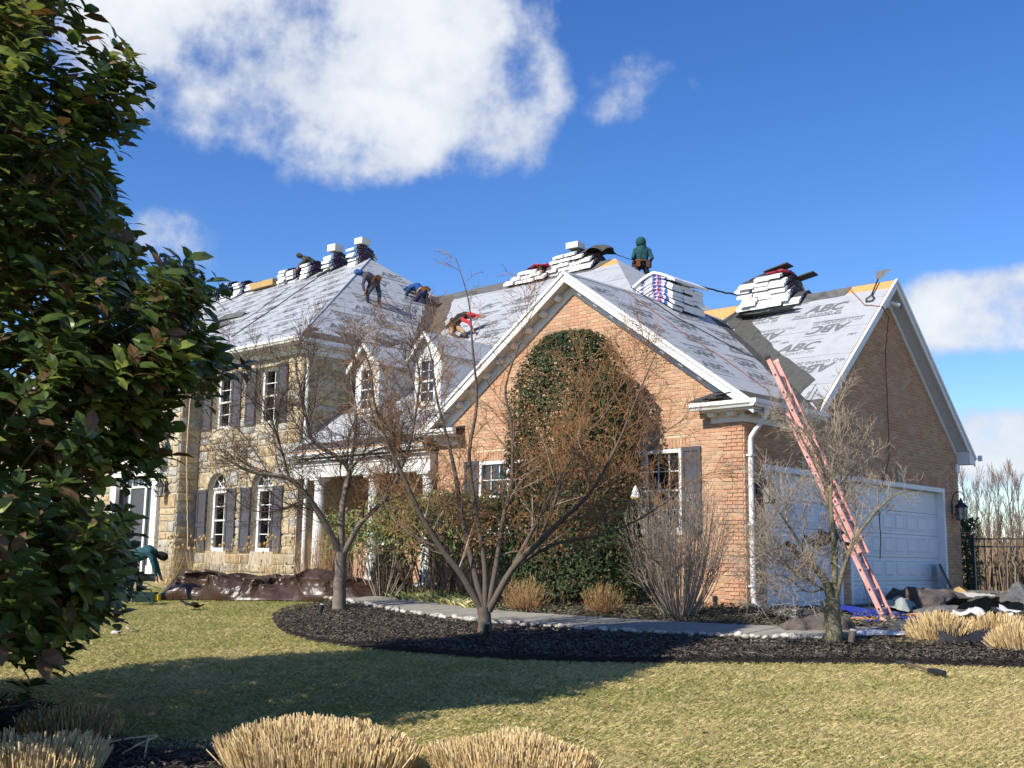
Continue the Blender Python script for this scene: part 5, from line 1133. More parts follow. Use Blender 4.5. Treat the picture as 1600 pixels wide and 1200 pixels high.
# ---- liriope strip along the walk
A = np.array(flat([(592, 930), (640, 925), (742, 940), (746, 960), (690, 950), (620, 941)])); P = rng.uniform(A.min(0)-.2, A.max(0)+.2, (9000, 2)); P = P[inside(P, A)]
tag(blades('ground_cover_strip', P, .17, .012, ['ground_cover', 'grass2', 'straw_pale'], rng.choice(3, len(P), p=(.6, .25, .15)), 1.1), 'pale green strappy ground cover along the walkway', 'ground cover', kind='stuff')
# ---- woods beyond the fence
mat('far_ground', (.22,.17,.11), .95, (.30,.24,.16), .4)
def far_tree(px, depth, hgt, seed, label, w_=1.0):
    b = atd(px, 845, depth); b[2] = gz(b[0], b[1]) if depth < 60 else -.1; T = thing('bare_tree', label, 'tree', b, 'bare trees of the far wood'); w = Wood(); r = random.Random(seed)
    P = spline([b-(0, 0, .2), b+np.array((r.uniform(-.2, .2), 0, hgt*.35)), b+np.array((r.uniform(-.5, .5), r.uniform(-.5, .5), hgt))], 6); rr = np.linspace(.16*w_, .02, len(P)); w.line(P, rr, 6, 0); w.build('trunk', ['far_bark', 'far_twig'], T); w = Wood()
    hgt = hgt; twigs(w, P, rr, r, hgt*.36, 2, (0, 1), .55, hgt*.045, .22, (.35, .75), .5, .12, .009); w.build('crown', ['far_bark', 'far_twig'], T)
for i, (px, dp, h) in enumerate(((1512, 88, 10.5), (1530, 82, 9.0), (1547, 92, 10.8), (1563, 80, 9.6), (1580, 90, 11.0), (1597, 84, 10.2), (1615, 88, 10.5), (1498, 95, 10), (1640, 82, 10), (1472, 90, 9))):
    far_tree(px, dp, h*.69, 70+i, ('bare grey tree in the far wood, %s from the garage corner' % ('first', 'second', 'third', 'fourth', 'fifth', 'sixth', 'seventh', 'one hidden', 'eighth', 'one hidden')[i]) if i < 6 else 'bare grey tree in the far wood mostly hidden or cut by the frame')
w = Wood(); r = random.Random(99)
for _ in range(900):
    px_ = r.uniform(1440, 1720); dp = r.uniform(95, 135); b = atd(px_, 850, dp); b[2] = -.2; h = r.uniform(2, 5.5); e = b+np.array((r.uniform(-.8, .8), r.uniform(-.8, .8), h)); P = np.array([b, (b+e)/2+(r.uniform(-.3, .3), 0, 0), e]); w.line(P, [.06, .04, .015], 3, r.randrange(2))
    if r.random() < .5: twigs(w, P, np.array([.05, .03, .02]), r, h*.4, 0, (1, 1), .5, h*.1, .25, (.3, .7))
T = thing('brushwood', 'hazy brown mass of undergrowth at the foot of the far wood', 'brushwood', (0, 90, 0)); T['kind'] = 'stuff'; w.build('thicket', ['far_bark', 'far_twig'], T)
w = Wood()
for _ in range(1500):
    px_ = r.uniform(1500, 1660); dp = r.uniform(38, 52); b = atd(px_, 880, dp); b[2] = -.1; h = r.uniform(.7, 1.9); P = np.array([b, b+np.array((r.uniform(-.1, .1), 0, h*.6)), b+np.array((r.uniform(-.4, .4), r.uniform(-.2, .2), h))]); w.line(P, [.022, .02, .03], 3, r.randrange(2))
T = thing('reed_bed', 'tall tan reeds standing behind the black fence', 'reeds', (0, 40, 0)); T['kind'] = 'stuff'; w.build('reeds', ['reed', 'twig_brown'], T)
cb = atd(1513, 920, 27.5); cb[2] = gz(0, 9)-.05; cc = thing('conifer_shrub', 'narrow dark evergreen at the garage corner by the fence', 'shrub', cb); n = 1100; z = rng.uniform(.1, 2.0, n); th = rng.uniform(0, 6.28, n); rr = (.42-.14*z/2)*np.sqrt(rng.random(n)); P = np.stack([cb[0]+rr*np.cos(th), cb[1]+rr*np.sin(th), cb[2]+z], 1)
leaf_cloud('foliage', P, np.stack([np.cos(th), np.sin(th), .3+0*th], 1)+rng.normal(0, .4, (n, 3)), .16, ['conifer', 'holly_mid'], rng.choice(2, n, p=(.8, .2)), cc, .25)
mb = MB(); mb.tube([cb, cb+np.array((0, 0, 1.8))], [.035, .01], 6); mk('stem', mb, 'bark_dark', cc)
# ================================================================ shingle bundles stacked on the ridges
def speckle(name, base, spots, scale, rough=.6):
    x = mat(name, base, rough); t = x.node_tree; b = t.nodes['Principled BSDF']; tc = N(t, 'ShaderNodeTexCoord'); v = N(t, 'ShaderNodeTexVoronoi'); v.inputs['Scale'].default_value = scale; t.links.new(tc.outputs['Object'], v.inputs['Vector'])
    r = N(t, 'ShaderNodeValToRGB'); r.color_ramp.interpolation = 'CONSTANT'; sp = N(t, 'ShaderNodeSeparateColor'); t.links.new(v.outputs['Color'], sp.inputs[0]); t.links.new(sp.outputs[0], r.inputs[0])
    e = r.color_ramp.elements; e[0].color = (*base, 1); e[0].position = 0; e[1].position = spots[0][0]; e[1].color = (*spots[0][1], 1)
    for p, c in spots[1:]: q = e.new(p); q.color = (*c, 1)
    t.links.new(r.outputs[0], b.inputs['Base Color'])
speckle('wrap_navy', (.012,.017,.045), ((.50, (.018,.016,.022)), (.72, (.20,.02,.05)), (.80, (.03,.04,.12)), (.94, (.42,.43,.48))), 16)
speckle('wrap_flag', (.03,.05,.20), ((.28, (.55,.56,.66)), (.55, (.20,.17,.40)), (.68, (.50,.05,.10)), (.78, (.45,.45,.60)), (.92, (.04,.06,.25))), 15)
mat('wrap_white', (.74,.74,.73), .45, (.67,.67,.66), 7, .2, 14, .4)
mat('wrap_red', (.55,.04,.09), .4, (.66,.09,.15), 8, .3, 20, .5)
mat('carton', (.72,.70,.66), .7, (.66,.63,.58), 5); mat('cardboard', (.38,.25,.10), .85, (.44,.30,.13), 6, .1, 20)
def bundle_mesh(bend, W=.40, L=.98, H=.076, side='wrap_navy', sag=0.0, seed=0):
    mb = MB(); n = 8; r = random.Random(seed); rings = []
    for k in range(n+1):
        v = -L/2+L*k/n; z = -bend*(abs(v)*.55+v*v*.9)-sag*math.cos(math.pi*v/L); e = .006*r.uniform(-1, 1)
        rings.append([(-W/2+e, v, z), (W/2+e, v, z), (W/2+e, v, z+H), (-W/2+e, v, z+H)])
    V = [p for q in rings for p in q]; mb.v = V
    for k in range(n):
        a, b = 4*k, 4*k+4; edge = k in (0, n-1)
        for j, (p, q) in enumerate(((0, 1), (1, 2), (2, 3), (3, 0))):
            mb.f.append((a+p, a+q, b+q, b+p)); mb.m.append(0 if edge else (1 if j in (1, 3) else (2 if j == 2 else 0)))
    mb.f += [(3, 2, 1, 0), (4*n, 4*n+1, 4*n+2, 4*n+3)]; mb.m += [0, 0]
    me = bpy.data.meshes.new('shingle_bundle'); me.from_pydata(mb.v, [], mb.f)
    for q in ('wrap_white', side, 'shingle'): me.materials.append(M[q])
    me.polygons.foreach_set('material_index', mb.m); me.update(); return me
BM = [bundle_mesh(b, seed=i) for i, b in enumerate((.66, .58, .5, .42))]; BMF = [bundle_mesh(b, seed=9+i, side='wrap_flag') for i, b in enumerate((.55, .45, .4, .3))]
def stack(base, ang, layers, label, group, meshes=BM, dz=.095, jit=.02, seed=1, z0=0.0, front=0.0):
    """layers: list of lists of offsets along the ridge; bundles lie across it"""
    r = random.Random(seed); c, s_ = math.cos(ang), math.sin(ang)
    for i, L in enumerate(layers):
        for u in L:
            u2 = u+r.uniform(-jit, jit); v2 = r.uniform(-jit, jit)*1.5+front
            o = bpy.data.objects.new('shingle_bundle', meshes[min(len(meshes)-1, i*len(meshes)//max(1, len(layers)))])
            link(o, None, (base[0]+c*u2-s_*v2, base[1]+s_*u2+c*v2, base[2]+z0+i*dz)); o.rotation_euler = (r.uniform(-.03, .03), r.uniform(-.03, .03), ang+r.uniform(-.04, .04)); tag(o, label, 'shingle bundle', group)
c3 = [-.41, 0, .41]
stack((-2.62, GY, GZ+.03), 0, [[-.62, -.21, .21, .62], c3, c3, [-.55, -.14, .30], [-.60, -.17, .28], [-.50, -.08, .32], [-.05, .26]], 'white-ended shingle bundle in the high stack on the garage ridge', 'shingle bundles on the garage ridge', seed=2, jit=.03, dz=.088)
for i, (u, v, z, a) in enumerate(((.15, -.1, .66, .2), (-.35, .1, .58, -.1), (.62, .2, .44, .3))):
    mb = MB(); c = np.array((-2.62+u, GY+v, GZ+.03+z)); ax = np.array((math.cos(a), math.sin(a)*.6, .22)); ax /= np.linalg.norm(ax); ay = np.cross((0, 0, 1), ax); ay /= np.linalg.norm(ay); mb.obox(c, (ax, ay, np.cross(ax, ay)), (.30, .2, .012))
    tag(mk('loose_shingles', mb, 'shingle', None, c), ('dark loose shingles on top of the garage ridge stack', 'dark loose shingles poking left from the garage ridge stack', 'dark loose shingles sliding off the right of the garage ridge stack')[i], 'shingles')
def rag(name, c, sx, sy, h, m, label, seed, cat='wrapper', rot=0, n=12, drop=0):
    r = np.random.default_rng(seed); V = []; q = r.uniform(0, 6.28, 6)
    for j in range(n+1):
        for i in range(n+1):
            u, v = i/n*2-1, j/n*2-1; e = 1+.12*math.sin(5*math.atan2(v, u)+q[0])
            z = h*(.5*math.sin(3.1*u+q[1])+.5*math.sin(2.7*v+q[2])+.45*abs(math.sin(4*u-3*v+q[3]))+.3*abs(math.sin(6*v+2*u+q[4])))+r.uniform(-.1, .1)*h-drop*(u*u+v*v)
            x, y = u*sx*e, v*sy*e; V.append((c[0]+x*math.cos(rot)-y*math.sin(rot), c[1]+x*math.sin(rot)+y*math.cos(rot), c[2]+z))
    F = [(j*(n+1)+i, j*(n+1)+i+1, (j+1)*(n+1)+i+1, (j+1)*(n+1)+i) for j in range(n) for i in range(n)]; mb = MB(); mb.add(V, F); return tag(mk(name, mb, m, None, c, True), label, cat)
rag('plastic_wrapper', (-2.30, GY-.25, GZ+.52), .28, .22, .035, 'wrap_red', 'bright red plastic wrapper in the garage ridge stack', 3)
# felt apron under the garage stack
rag('felt_scrap', (-2.5, GY-.62, g_top(GY-.62)+.10), .75, .16, .03, 'felt_grey', 'grey felt flap under the garage ridge stack', 5, 'felt')
stack((FWR, 3.35, FWZ+.03), math.pi/2, [c3]*7, 'grey-ended shingle bundle in the stack on the front wing ridge', 'shingle bundles on the front wing ridge', BMF, .082, .015, 5, -.04)
mb = bundle_mesh(.42, W=1.3, L=1.15, H=.06, side='wrap_white', seed=3); mb.materials[2] = M['wrap_white']
o = bpy.data.objects.new('wrapped_sheet', mb); link(o, None, (FWR, 3.35, FWZ-.01+7*.082)); o.rotation_euler = (0, 0, math.pi/2); tag(o, 'white wrapped sheet bent over the front wing stack', 'wrapper')
ME_ = (-10.35, 8.0, mid_top(8)+.03)
stack(ME_, 0, [[-.63, -.21, .21, .63], [-.66, -.24, .18, .6], [-.7, -.28, .14, .56], [-.6, -.18, .24], [-.45, .0]], 'white-ended shingle bundle in the broad stack behind the gable peak', 'shingle bundles behind the gable peak', seed=8, jit=.03, dz=.094)
stack((-12.0, 7.8, mid_top(8)-.06), 0, [[-.6, -.18, .24, .66], [-.35, .1, .5], [-.1, .3]], 'white-ended shingle bundle in the low stack left of the gable peak', 'shingle bundles left of the gable peak', seed=9, jit=.03, dz=.09)
rag('plastic_wrapper', (-11.45, 7.5, mid_top(8)+.06), .35, .25, .05, 'wrap_red', 'red plastic wrapper on the low stack left of the gable peak', 6)
mat('blue_plastic', (.015,.03,.16), .4, (.03,.05,.24), 6, .2, 20, .4)
rag('plastic_wrapper', (-11.85, 7.9, mid_top(8)+.24), .40, .34, .03, 'blue_plastic', 'dark blue wrapper humped over the low stack left of the gable peak', 7, drop=.10)
rag('felt_scrap', (-9.65, 8.0, mid_top(8)+.48), .5, .42, .02, 'felt', 'dark felt draped over the right of the stack behind the gable peak', 8, 'felt', drop=.16)
ridge_names = []
for i, (pxc, n, lab) in enumerate(((546, 6, 'rightmost stack on the main ridge'), (508, 6, 'second stack from the right on the main ridge'), (474, 5, 'stack before the crouching worker on the main ridge'), (452, 4, 'short stack left of the crouching worker'), (438, 5, 'stack right of the tan carton on the main ridge'), (389, 3, 'low stack left of the tan carton'), (368, 5, 'third stack left of the tan carton'), (349, 6, 'tall stack towards the left end of the main ridge'), (329, 5, 'stack beside the magnolia on the main ridge'))):
    x = at(pxc, 430, 1, RY-.5)[0]; stack((x, RY, RZ+.03), 0, [[0]]*n, 'white-ended shingle bundle, '+lab, 'bundles of the '+lab, seed=20+i, dz=.082, jit=.035); ridge_names.append((x, n))
def carton(c, w, h, d, label, m='carton', rz=0.1, tilt=0):
    T = thing('carton', label, 'box', c); a = np.array((math.cos(rz), math.sin(rz), 0)); b = np.array((-math.sin(rz), math.cos(rz), 0)); mb = MB(); mb.obox(np.array(c)+(0, 0, h/2), (a, b, (0, 0, 1)), (w/2, d/2, h/2)); mk('box_body', mb, m, T)
    for s_ in (-1, 1): mb = MB(); mb.obox(np.array(c)+a*s_*w*.26+np.array((0, 0, h+.004)), (a, b, (0, 0, 1)), (w*.235, d*.49, .003)); mk('flap', mb, m, T)
carton((ridge_names[0][0]+.12, RY-.1, RZ+.03+6*.082), .36, .2, .4, 'open white carton on the rightmost main ridge stack'); carton((ridge_names[1][0]+.05, RY-.15, RZ+.03+6*.082), .38, .22, .4, 'closed white carton on the second main ridge stack'); carton((-10.40, 7.85, mid_top(8)+.03+5*.094), .42, .17, .4, 'white carton on top of the stack behind the gable peak')
xa, xb = at(431, 445, 1, RY-.35)[0], at(394, 455, 1, RY-.35)[0]; carton(((xa+xb)/2, RY-.35, RZ-.18), xa-xb, .22, .3, 'long tan carton lying along the main ridge', 'cardboard', 0)
# roof tools and cords
s_ = sF; P_ = lambda x, y, h=.03: onp(x, y, (0, MY0, MZ), (0, -pf, 1))+sF.n*h
cord('rope', [P_(560, 408), P_(500, 432), P_(432, 480), P_(362, 528)], .014, 'rope', 'dark safety rope slanting down the main front slope', 'rope', 1); cord('rope', [P_(455, 448), P_(400, 490), P_(375, 505)], .010, 'rope', 'thin rope on the main front slope left of the thick one', 'rope', 2)
mb = MB(); mb.tube([P_(498, 436, .10), P_(530, 418, .10)], .05, 8); tag(mk('felt_roll', mb, 'felt', None, P_(498, 436, .1)), 'dark roll of felt lying below the second main ridge stack', 'roll')
Q_ = lambda x, y, h=.03: onp(x, y, (FWR, 0, FWZ), (FWP, 0, 1))+sR.n*h
cord('rope', [Q_(985, 450), Q_(1060, 500), Q_(1189, 567), Q_(1215, 588)], .011, 'rope', 'black rope running down the front wing slope to the ladder', 'rope', 3); cord('rope', [Q_(975, 455), Q_(1060, 517), Q_(1130, 562), Q_(1200, 612)], .010, 'rope_red', 'reddish rope running down the front wing slope', 'rope', 4)
G_ = lambda x, y, h=.03: onp(x, y, (0, GY, GZ), (0, -GP, 1))+sG.n*h
cord('rope', [G_(1325, 450), G_(1352, 478), np.array((.37, 4.95, 6.08)), np.array((.36, 5.25, 5.9)), np.array((.10, 5.6, 5.2)), np.array((.05, 5.72, 3.0)), at(1372, 780, 0, .06), at(1376, 840, 0, .05), at(1375, 873, 0, .06)], .012, 'rope_red', 'rope hanging from the garage ridge down over the wide door', 'rope', 5, n=8)
cord('cable', [np.array((-3.8, 3.9, 7.05)), np.array((-3.3, 5.7, 6.97))], .022, 'rope', 'black cable strung between the two right ridge stacks', 'cable', 6, sag=.02); cord('cable', [np.array((FWR+.1, 3.9, FWZ+.5)), at(1152, 474, 1, GY-.2)], .02, 'rope', 'black cable end reaching the garage stack', 'cable', 7, sag=.02) if False else None
cord('rope', [np.array((-17.45, -.46, 6.15)), np.array((-17.45, -.50, 3.6)), np.array((-17.5, -.35, 2.2)), np.array((-17.42, -.3, .9))], .013, 'straw_pale', 'pale cord hanging down the stone corner by the entrance', 'rope', 8)
# roofing spade lying over the garage ridge
SP = thing('roofing_spade', 'flat roofing spade lying over the garage ridge', 'spade', G_(1375, 441)); a, b = G_(1363, 464, .05), G_(1374, 441, .08); d = (b-a)/np.linalg.norm(b-a)
mb = MB(); mb.tube([a, b], .018, 6); mk('handle', mb, 'black_plastic', SP)
sx_ = np.array((1, 0, 0)); e = b+np.array((.06, .10, .20)); mb = MB(); mb.prism([b-sx_*.05, b+sx_*.07, e+sx_*.20, e-sx_*.14], (0, .02, .012)); mk('blade', mb, 'felt_grey', SP)
mb = MB(); mb.tube([a, a-d*.12+sx_*.09, a-d*.24+sx_*.07, a-d*.24-sx_*.07, a-d*.12-sx_*.09, a], .016, 6); mk('grip', mb, 'black_plastic', SP)
# ================================================================ extension ladder
mat('ladder_pink', (.72,.30,.26), .6, [(.76,.37,.33), (.66,.26,.22)], 6, .15, 40, .3); mat('ladder_worn', (.62,.50,.38), .8, (.70,.36,.30), 14, .2, 40); mat('alu', (.42,.42,.40), .4, (.5,.5,.48), 10, 0, 0, .5, metal=.7)
LB_, LC_ = np.array((1.98, 1.28, -.235)), at(1238, 650, 0, .57); ld = (LC_-LB_)/np.linalg.norm(LC_-LB_); lw = np.array((-.15, .989, 0)); ln_ = np.cross(lw, ld); ln_ /= np.linalg.norm(ln_); ln_ = ln_ if ln_[0] > 0 else -ln_
LAD = thing('extension_ladder', 'pink fibreglass extension ladder leaning on the gutter over the single garage door', 'ladder', LB_); LT = 4.92; LW = .47
def section(t0, t1, off, w, first):
    for s_ in (-1, 1):
        o_ = lw*s_*w/2+ln_*off; mb = MB(); mb.obox(LB_+ld*(t0+t1)/2+o_, (ld, ln_, lw), ((t1-t0)/2, .038, .014)); mb.obox(LB_+ld*(t0+t1)/2+o_-lw*s_*.020+ln_*.034, (ld, ln_, lw), ((t1-t0)/2, .005, .012)); mb.obox(LB_+ld*(t0+t1)/2+o_-lw*s_*.020-ln_*.034, (ld, ln_, lw), ((t1-t0)/2, .005, .012)); mk('rail', mb, 'ladder_pink', LAD)
    t = t0+.25
    while t < t1-.05:
        mb = MB(); mb.tube([LB_+ld*t+ln_*off-lw*w/2*1.06, LB_+ld*t+ln_*off+lw*w/2*1.06], .020, 8); mk('rung', mb, 'alu', LAD); mb = MB(); mb.tube([LB_+ld*t+ln_*off-lw*(w/2+.030), LB_+ld*t+ln_*off-lw*(w/2+.014)], .017, 6); mk('rung_end', mb, 'black_plastic', LAD); t += .345
section(0.05, 3.9, 0, LW, True); section(1.25, LT, .105, LW-.05, False)
for s_ in (-1, 1):
    c = LB_+lw*s_*LW/2; mb = MB(); mb.obox(c+ld*.06, (ld, ln_, lw), (.09, .06, .024)); mk('foot', mb, 'ladder_worn', LAD)
    mb = MB(); mb.obox(LB_+lw*s_*(LW-.05)/2+ld*(LT+.02)+ln_*.105, (ld, ln_, lw), (.03, .052, .02)); mk('end_cap', mb, 'black_plastic' if s_ < 0 else 'ladder_worn', LAD)
    for t in (2.4, 3.05, 3.5): mb = MB(); mb.obox(LB_+lw*s_*(LW-.05)/2+ld*t+ln_*.155, (ld, ln_, lw), (.10, .004, .017)); mk('worn_patch', mb, 'ladder_worn', LAD)
mb = MB(); mb.tube([LB_+ld*2.2+ln_*.06, LB_+ld*1.2+ln_*.03+np.array((.02, 0, 0)), LB_+ld*.9-ln_*.1, LB_+np.array((-.25, -.1, .05))], .009, 5); mk('pull_rope', mb, 'rope', LAD)
# ================================================================ tarps and debris
def fold_sheet(name, label, cx, cy, ang, L, D, h, m, seed, cat='tarp', nx=70, ny=26, base=0.0, sharp=1.0, prof=None, edge=.12, over=0.0):
    """crumpled sheet: ridged folds over a rectangle laid on the ground"""
    r = np.random.default_rng(seed); u = np.linspace(-1, 1, nx); v = np.linspace(-1, 1, ny); U, Vv = np.meshgrid(u, v); Z = np.zeros_like(U)
    tri = lambda x: 2*np.abs(x-np.floor(x+.5))
    wu, wv = U*L/2, Vv*D/2
    for f, am in ((.3, .40), (.5, .42), (.95, .36), (1.8, .16), (3.6, .045)):
        for _ in range(2):
            a = r.uniform(0, 6.28); p = r.uniform(0, 6.28, 3); x_ = (math.cos(a)*wu+math.sin(a)*wv)*f+.35*tri((math.sin(a)*wu-math.cos(a)*wv)*f*.8+p[0])+.2*tri(wu*f*1.3+p[1]); Z += am*tri(x_+p[2])**1.25
    Z -= Z.min()
    Z = Z/Z.max(); env = np.clip((1-np.abs(U))/.10, 0, 1)**.6*np.clip((1-np.abs(Vv))/.35, 0, 1)**.7
    if prof is not None: env = env*np.interp(U, np.linspace(-1, 1, len(prof)), prof)
    X = U*L/2*(1+edge*np.sin(7*Vv+seed)*.3)+r.normal(0, .008, U.shape); Y = Vv*D/2*(1+edge*np.sin(5*U*2+seed)+edge*.7*np.sin(11*U+2*seed)); H = base+h*env*(.18+.82*Z**sharp)
    Y = Y-over*(H-base)*np.clip(Z*1.6, 0, 1); X = X+over*.35*(H-base)*np.sin(3*U*L+seed)
    c, s_ = math.cos(ang), math.sin(ang); GX, GY_ = cx+c*X-s_*Y, cy+s_*X+c*Y; GZ_ = np.vectorize(gz)(GX, GY_)+H+.012
    P = np.stack([GX, GY_, GZ_], -1).reshape(-1, 3); I = np.arange(nx*ny).reshape(ny, nx); F = np.stack([I[:-1, :-1], I[:-1, 1:], I[1:, 1:], I[1:, :-1]], -1).reshape(-1, 4)
    o = mknp(name, P, F, m, None, (cx, cy, gz(cx, cy)), None, False); return tag(o, label, cat)
mat('tarp_brown', (.046,.026,.018), .36, [(.062,.036,.025), (.036,.020,.014)], 3, .1, 14, .4); mat('tarp_blue', (.022,.035,.30), .5, [(.03,.05,.38), (.018,.028,.22)], 4, .3, 12, .4); mat('white_sheet', (.60,.59,.56), .6, (.60,.59,.56), 5, .3, 20); mat('sheet_green', (.26,.30,.28), .7, (.34,.37,.35), 5, .2, 20)
a, b = gnd(238, 934)[:2], gnd(575, 937)[:2]; cx, cy = (a+b)/2+np.array((.0, .45)); an = math.atan2(b[1]-a[1], b[0]-a[0])
fold_sheet('brown_tarp', 'shiny dark brown tarp heaped along the front of the stone block', cx, cy, an, np.linalg.norm(b-a), 1.9, .80, 'tarp_brown', 3, nx=190, ny=70, over=.75, sharp=.8, prof=[.5, .8, .95, .9, .85, .7, .85, .8, .6, .3])
def pile(px0, px1, dep, *args, **k): pass
def px_sheet(name, label, p, q, D, h, m, seed, cat='tarp', z=None, **k):
    a, b = gnd(*p)[:2], gnd(*q)[:2]; c = (a+b)/2; return fold_sheet(name, label, c[0], c[1], math.atan2(b[1]-a[1], b[0]-a[0]), np.linalg.norm(b-a), D, h, m, seed, cat, **k)
def w_sheet(name, label, c, ang, L, D, h, m, seed, cat='tarp', **k): return fold_sheet(name, label, c[0], c[1], ang, L, D, h, m, seed, cat, **k)
def g_sheet(name, label, p, ang, L, D, h, m, seed, cat='felt', **k):
    c = gnd(*p); return fold_sheet(name, label, c[0], c[1], ang, L, D, h, m, seed, cat, **k)
def ribbon(name, label, P, wid, m, seed, group, cat='felt'):
    r = np.random.default_rng(seed); S = spline(P, 6); d = np.gradient(S, axis=0); d /= np.linalg.norm(d, axis=1)[:, None]; tw_ = np.cumsum(r.normal(0, .09, len(S))); V = []; nw = 4
    for k in range(len(S)):
        x = np.cross(d[k], (0, 0, 1.)); x /= np.linalg.norm(x)+1e-6; y = np.cross(x, d[k]); x2 = x*math.cos(tw_[k])+y*math.sin(tw_[k]); y2 = np.cross(x2, d[k])
        for j in range(nw+1):
            q = j/nw-.5; V.append(S[k]+x2*wid*q*(1+.06*r.normal())+y2*(.05*wid*math.cos(q*9+k*.4)+r.normal(0, .006)))
    F = [(k*(nw+1)+j, k*(nw+1)+j+1, (k+1)*(nw+1)+j+1, (k+1)*(nw+1)+j) for k in range(len(S)-1) for j in range(nw)]; mb = MB(); mb.add(V, F); return tag(mk(name, mb, m, None, S[0]), label, cat, group)
rb = random.Random(77)
for i in range(30):
    px_ = rb.uniform(1478, 1625); py_ = rb.uniform(950, 990); c = gnd(px_, py_); rise = max(0, min(1, (px_-1470)/90))*(.50 if py_ < 972 else .30); a_ = rb.uniform(.2, 1.3); L = rb.uniform(.8, 2.0); dv = np.array((math.cos(a_), math.sin(a_), 0)); P = []
    for t in (-.5, -.2, .15, .5): q = c+dv*L*t; q[2] = gz(q[0], q[1])+.05+rise*(1-1.5*abs(t))*rb.uniform(.7, 1.15)+.03*rb.random(); P.append(q)
    mm = rb.choice(('felt', 'felt_grey', 'felt_brown', 'felt_brown', 'felt_grey')); ribbon('felt_strip', {'felt': 'black torn felt strip in the debris heap at the right edge', 'felt_grey': 'grey torn felt strip in the debris heap at the right edge', 'felt_brown': 'brown torn felt strip in the debris heap at the right edge'}[mm], P, rb.uniform(.35, .75), mm, 200+i, {'felt': 'black felt strips in the heap', 'felt_grey': 'grey felt strips in the heap', 'felt_brown': 'brown felt strips in the heap'}[mm])
for i in range(9):
    px_ = rb.uniform(1255, 1430); c = gnd(px_, rb.uniform(974, 992)); a_ = rb.uniform(.3, 1.2); L = rb.uniform(.5, 1.1); dv = np.array((math.cos(a_), math.sin(a_), 0)); P = []
    for t in (-.5, -.15, .2, .5): q = c+dv*L*t; q[2] = gz(q[0], q[1])+.04+.05*rb.random(); P.append(q)
    ribbon('felt_strip', 'dark felt strip trailing over the walkway end by the ladder', P, rb.uniform(.2, .4), rb.choice(('felt', 'felt_brown')), 300+i, 'felt strips at the walkway end')
g_sheet('blue_tarp', 'bright blue tarp spread under the debris right of the ladder', (1476, 958), .75, 3.4, 1.7, .11, 'tarp_blue', 5, 'tarp', over=.6, nx=60, ny=40, base=.02)
g_sheet('felt_sheet', 'black felt strips lying on the walkway end below the ladder', (1365, 985), .75, 1.6, .7, .08, 'felt', 6, base=.02)
g_sheet('felt_sheet', 'brown-black felt crumpled on the walkway left of the small tree', (1275, 990), .75, .9, .6, .20, 'felt_brown', 7, base=.06, nx=30, ny=18)
g_sheet('felt_sheet', 'wide dark grey underlayment sheet heaped right of the blue tarp', (1540, 975), .95, 2.6, 1.5, .30, 'felt_grey', 8, base=.03, over=.6)
g_sheet('felt_sheet', 'long brown-grey felt sheet draped over the debris heap at the right edge', (1560, 958), .75, 4.0, 1.6, .46, 'felt_brown', 9, base=.08, over=.6)
g_sheet('felt_sheet', 'folded dark felt in front of the debris heap at the right edge', (1600, 985), .75, 1.9, .9, .28, 'felt', 10, base=.05)
w_sheet('felt_sheet', 'pale green-grey underlayment scraps against the wide garage door', (.9, 5.6), 1.45, 3.0, .7, .34, 'sheet_green', 11, 'felt', base=.02, nx=50, ny=16)
w_sheet('cardboard_scrap', 'brown torn cardboard by the right side of the wide garage door', (.8, 7.6), 1.3, 1.5, .7, .42, 'cardboard', 12, 'cardboard', base=.02, nx=24, ny=14)
g_sheet('plastic_sheet', 'white plastic sheet under the felt at the end of the walkway', (1385, 995), .75, 1.5, .35, .06, 'white_sheet', 13, 'plastic', base=.03, nx=30, ny=10)
for i, (p, sx_, sy_, lab) in enumerate((((1511, 962), .20, .14, 'white plastic lump beside the golden grass left of the black scrap'), ((1540, 968), .28, .18, 'white plastic lump between the golden grass mounds'), ((1588, 960), .28, .2, 'white plastic lump at the right edge of the debris'))):
    c = gnd(*p); c = atd(p[0], p[1], 13.6+.4*i); rag('plastic_scrap', c, sx_, sy_, .07, 'white_sheet', lab, 60+i, 'plastic', n=8)
mat('black_sheet', (.012,.012,.013), .42, (.03,.03,.032), 7, .3, 15, .5)
c = gnd(1525, 1008); rag('felt_scrap', c+np.array((0, 0, .14)), .42, .30, .09, 'black_sheet', 'black torn sheet draped over the mulch between golden grass mounds', 70, 'felt', .5, 16, .08)
for i, (p, d_, sx_, sy_, h_, rt, lab) in enumerate((((1288, 850), 13.5, .24, .15, .10, .8, 'black plastic scrap caught in the small gnarled tree'), ((1228, 856), 13.2, .12, .07, .05, .2, 'small black scrap in the twigs left of the gnarled tree'), ((1300, 838), 13.7, .16, .10, .06, 1.2, 'dark plastic flap above the scrap in the gnarled tree'))):
    rag('plastic_scrap', atd(*p, d_), sx_, sy_, h_, 'black_sheet', lab, 80+i, 'plastic', rt, 8)
for i, (p, L, an_, lab) in enumerate(((gnd(1440, 965)[:2], .55, .75, 'orange plywood offcut on the blue tarp'), (gnd(1350, 962)[:2], .4, .3, 'small plywood offcut left of the ladder foot'))):
    mb = MB(); c = np.array((p[0], p[1], gz(*p)+.16)); mb.obox(c, ((math.cos(an_), math.sin(an_), .05), (-math.sin(an_), math.cos(an_), .1), (0, -.1, 1)), (L/2, .10, .008)); tag(mk('plywood_offcut', mb, 'osb', None, c), lab, 'plywood')
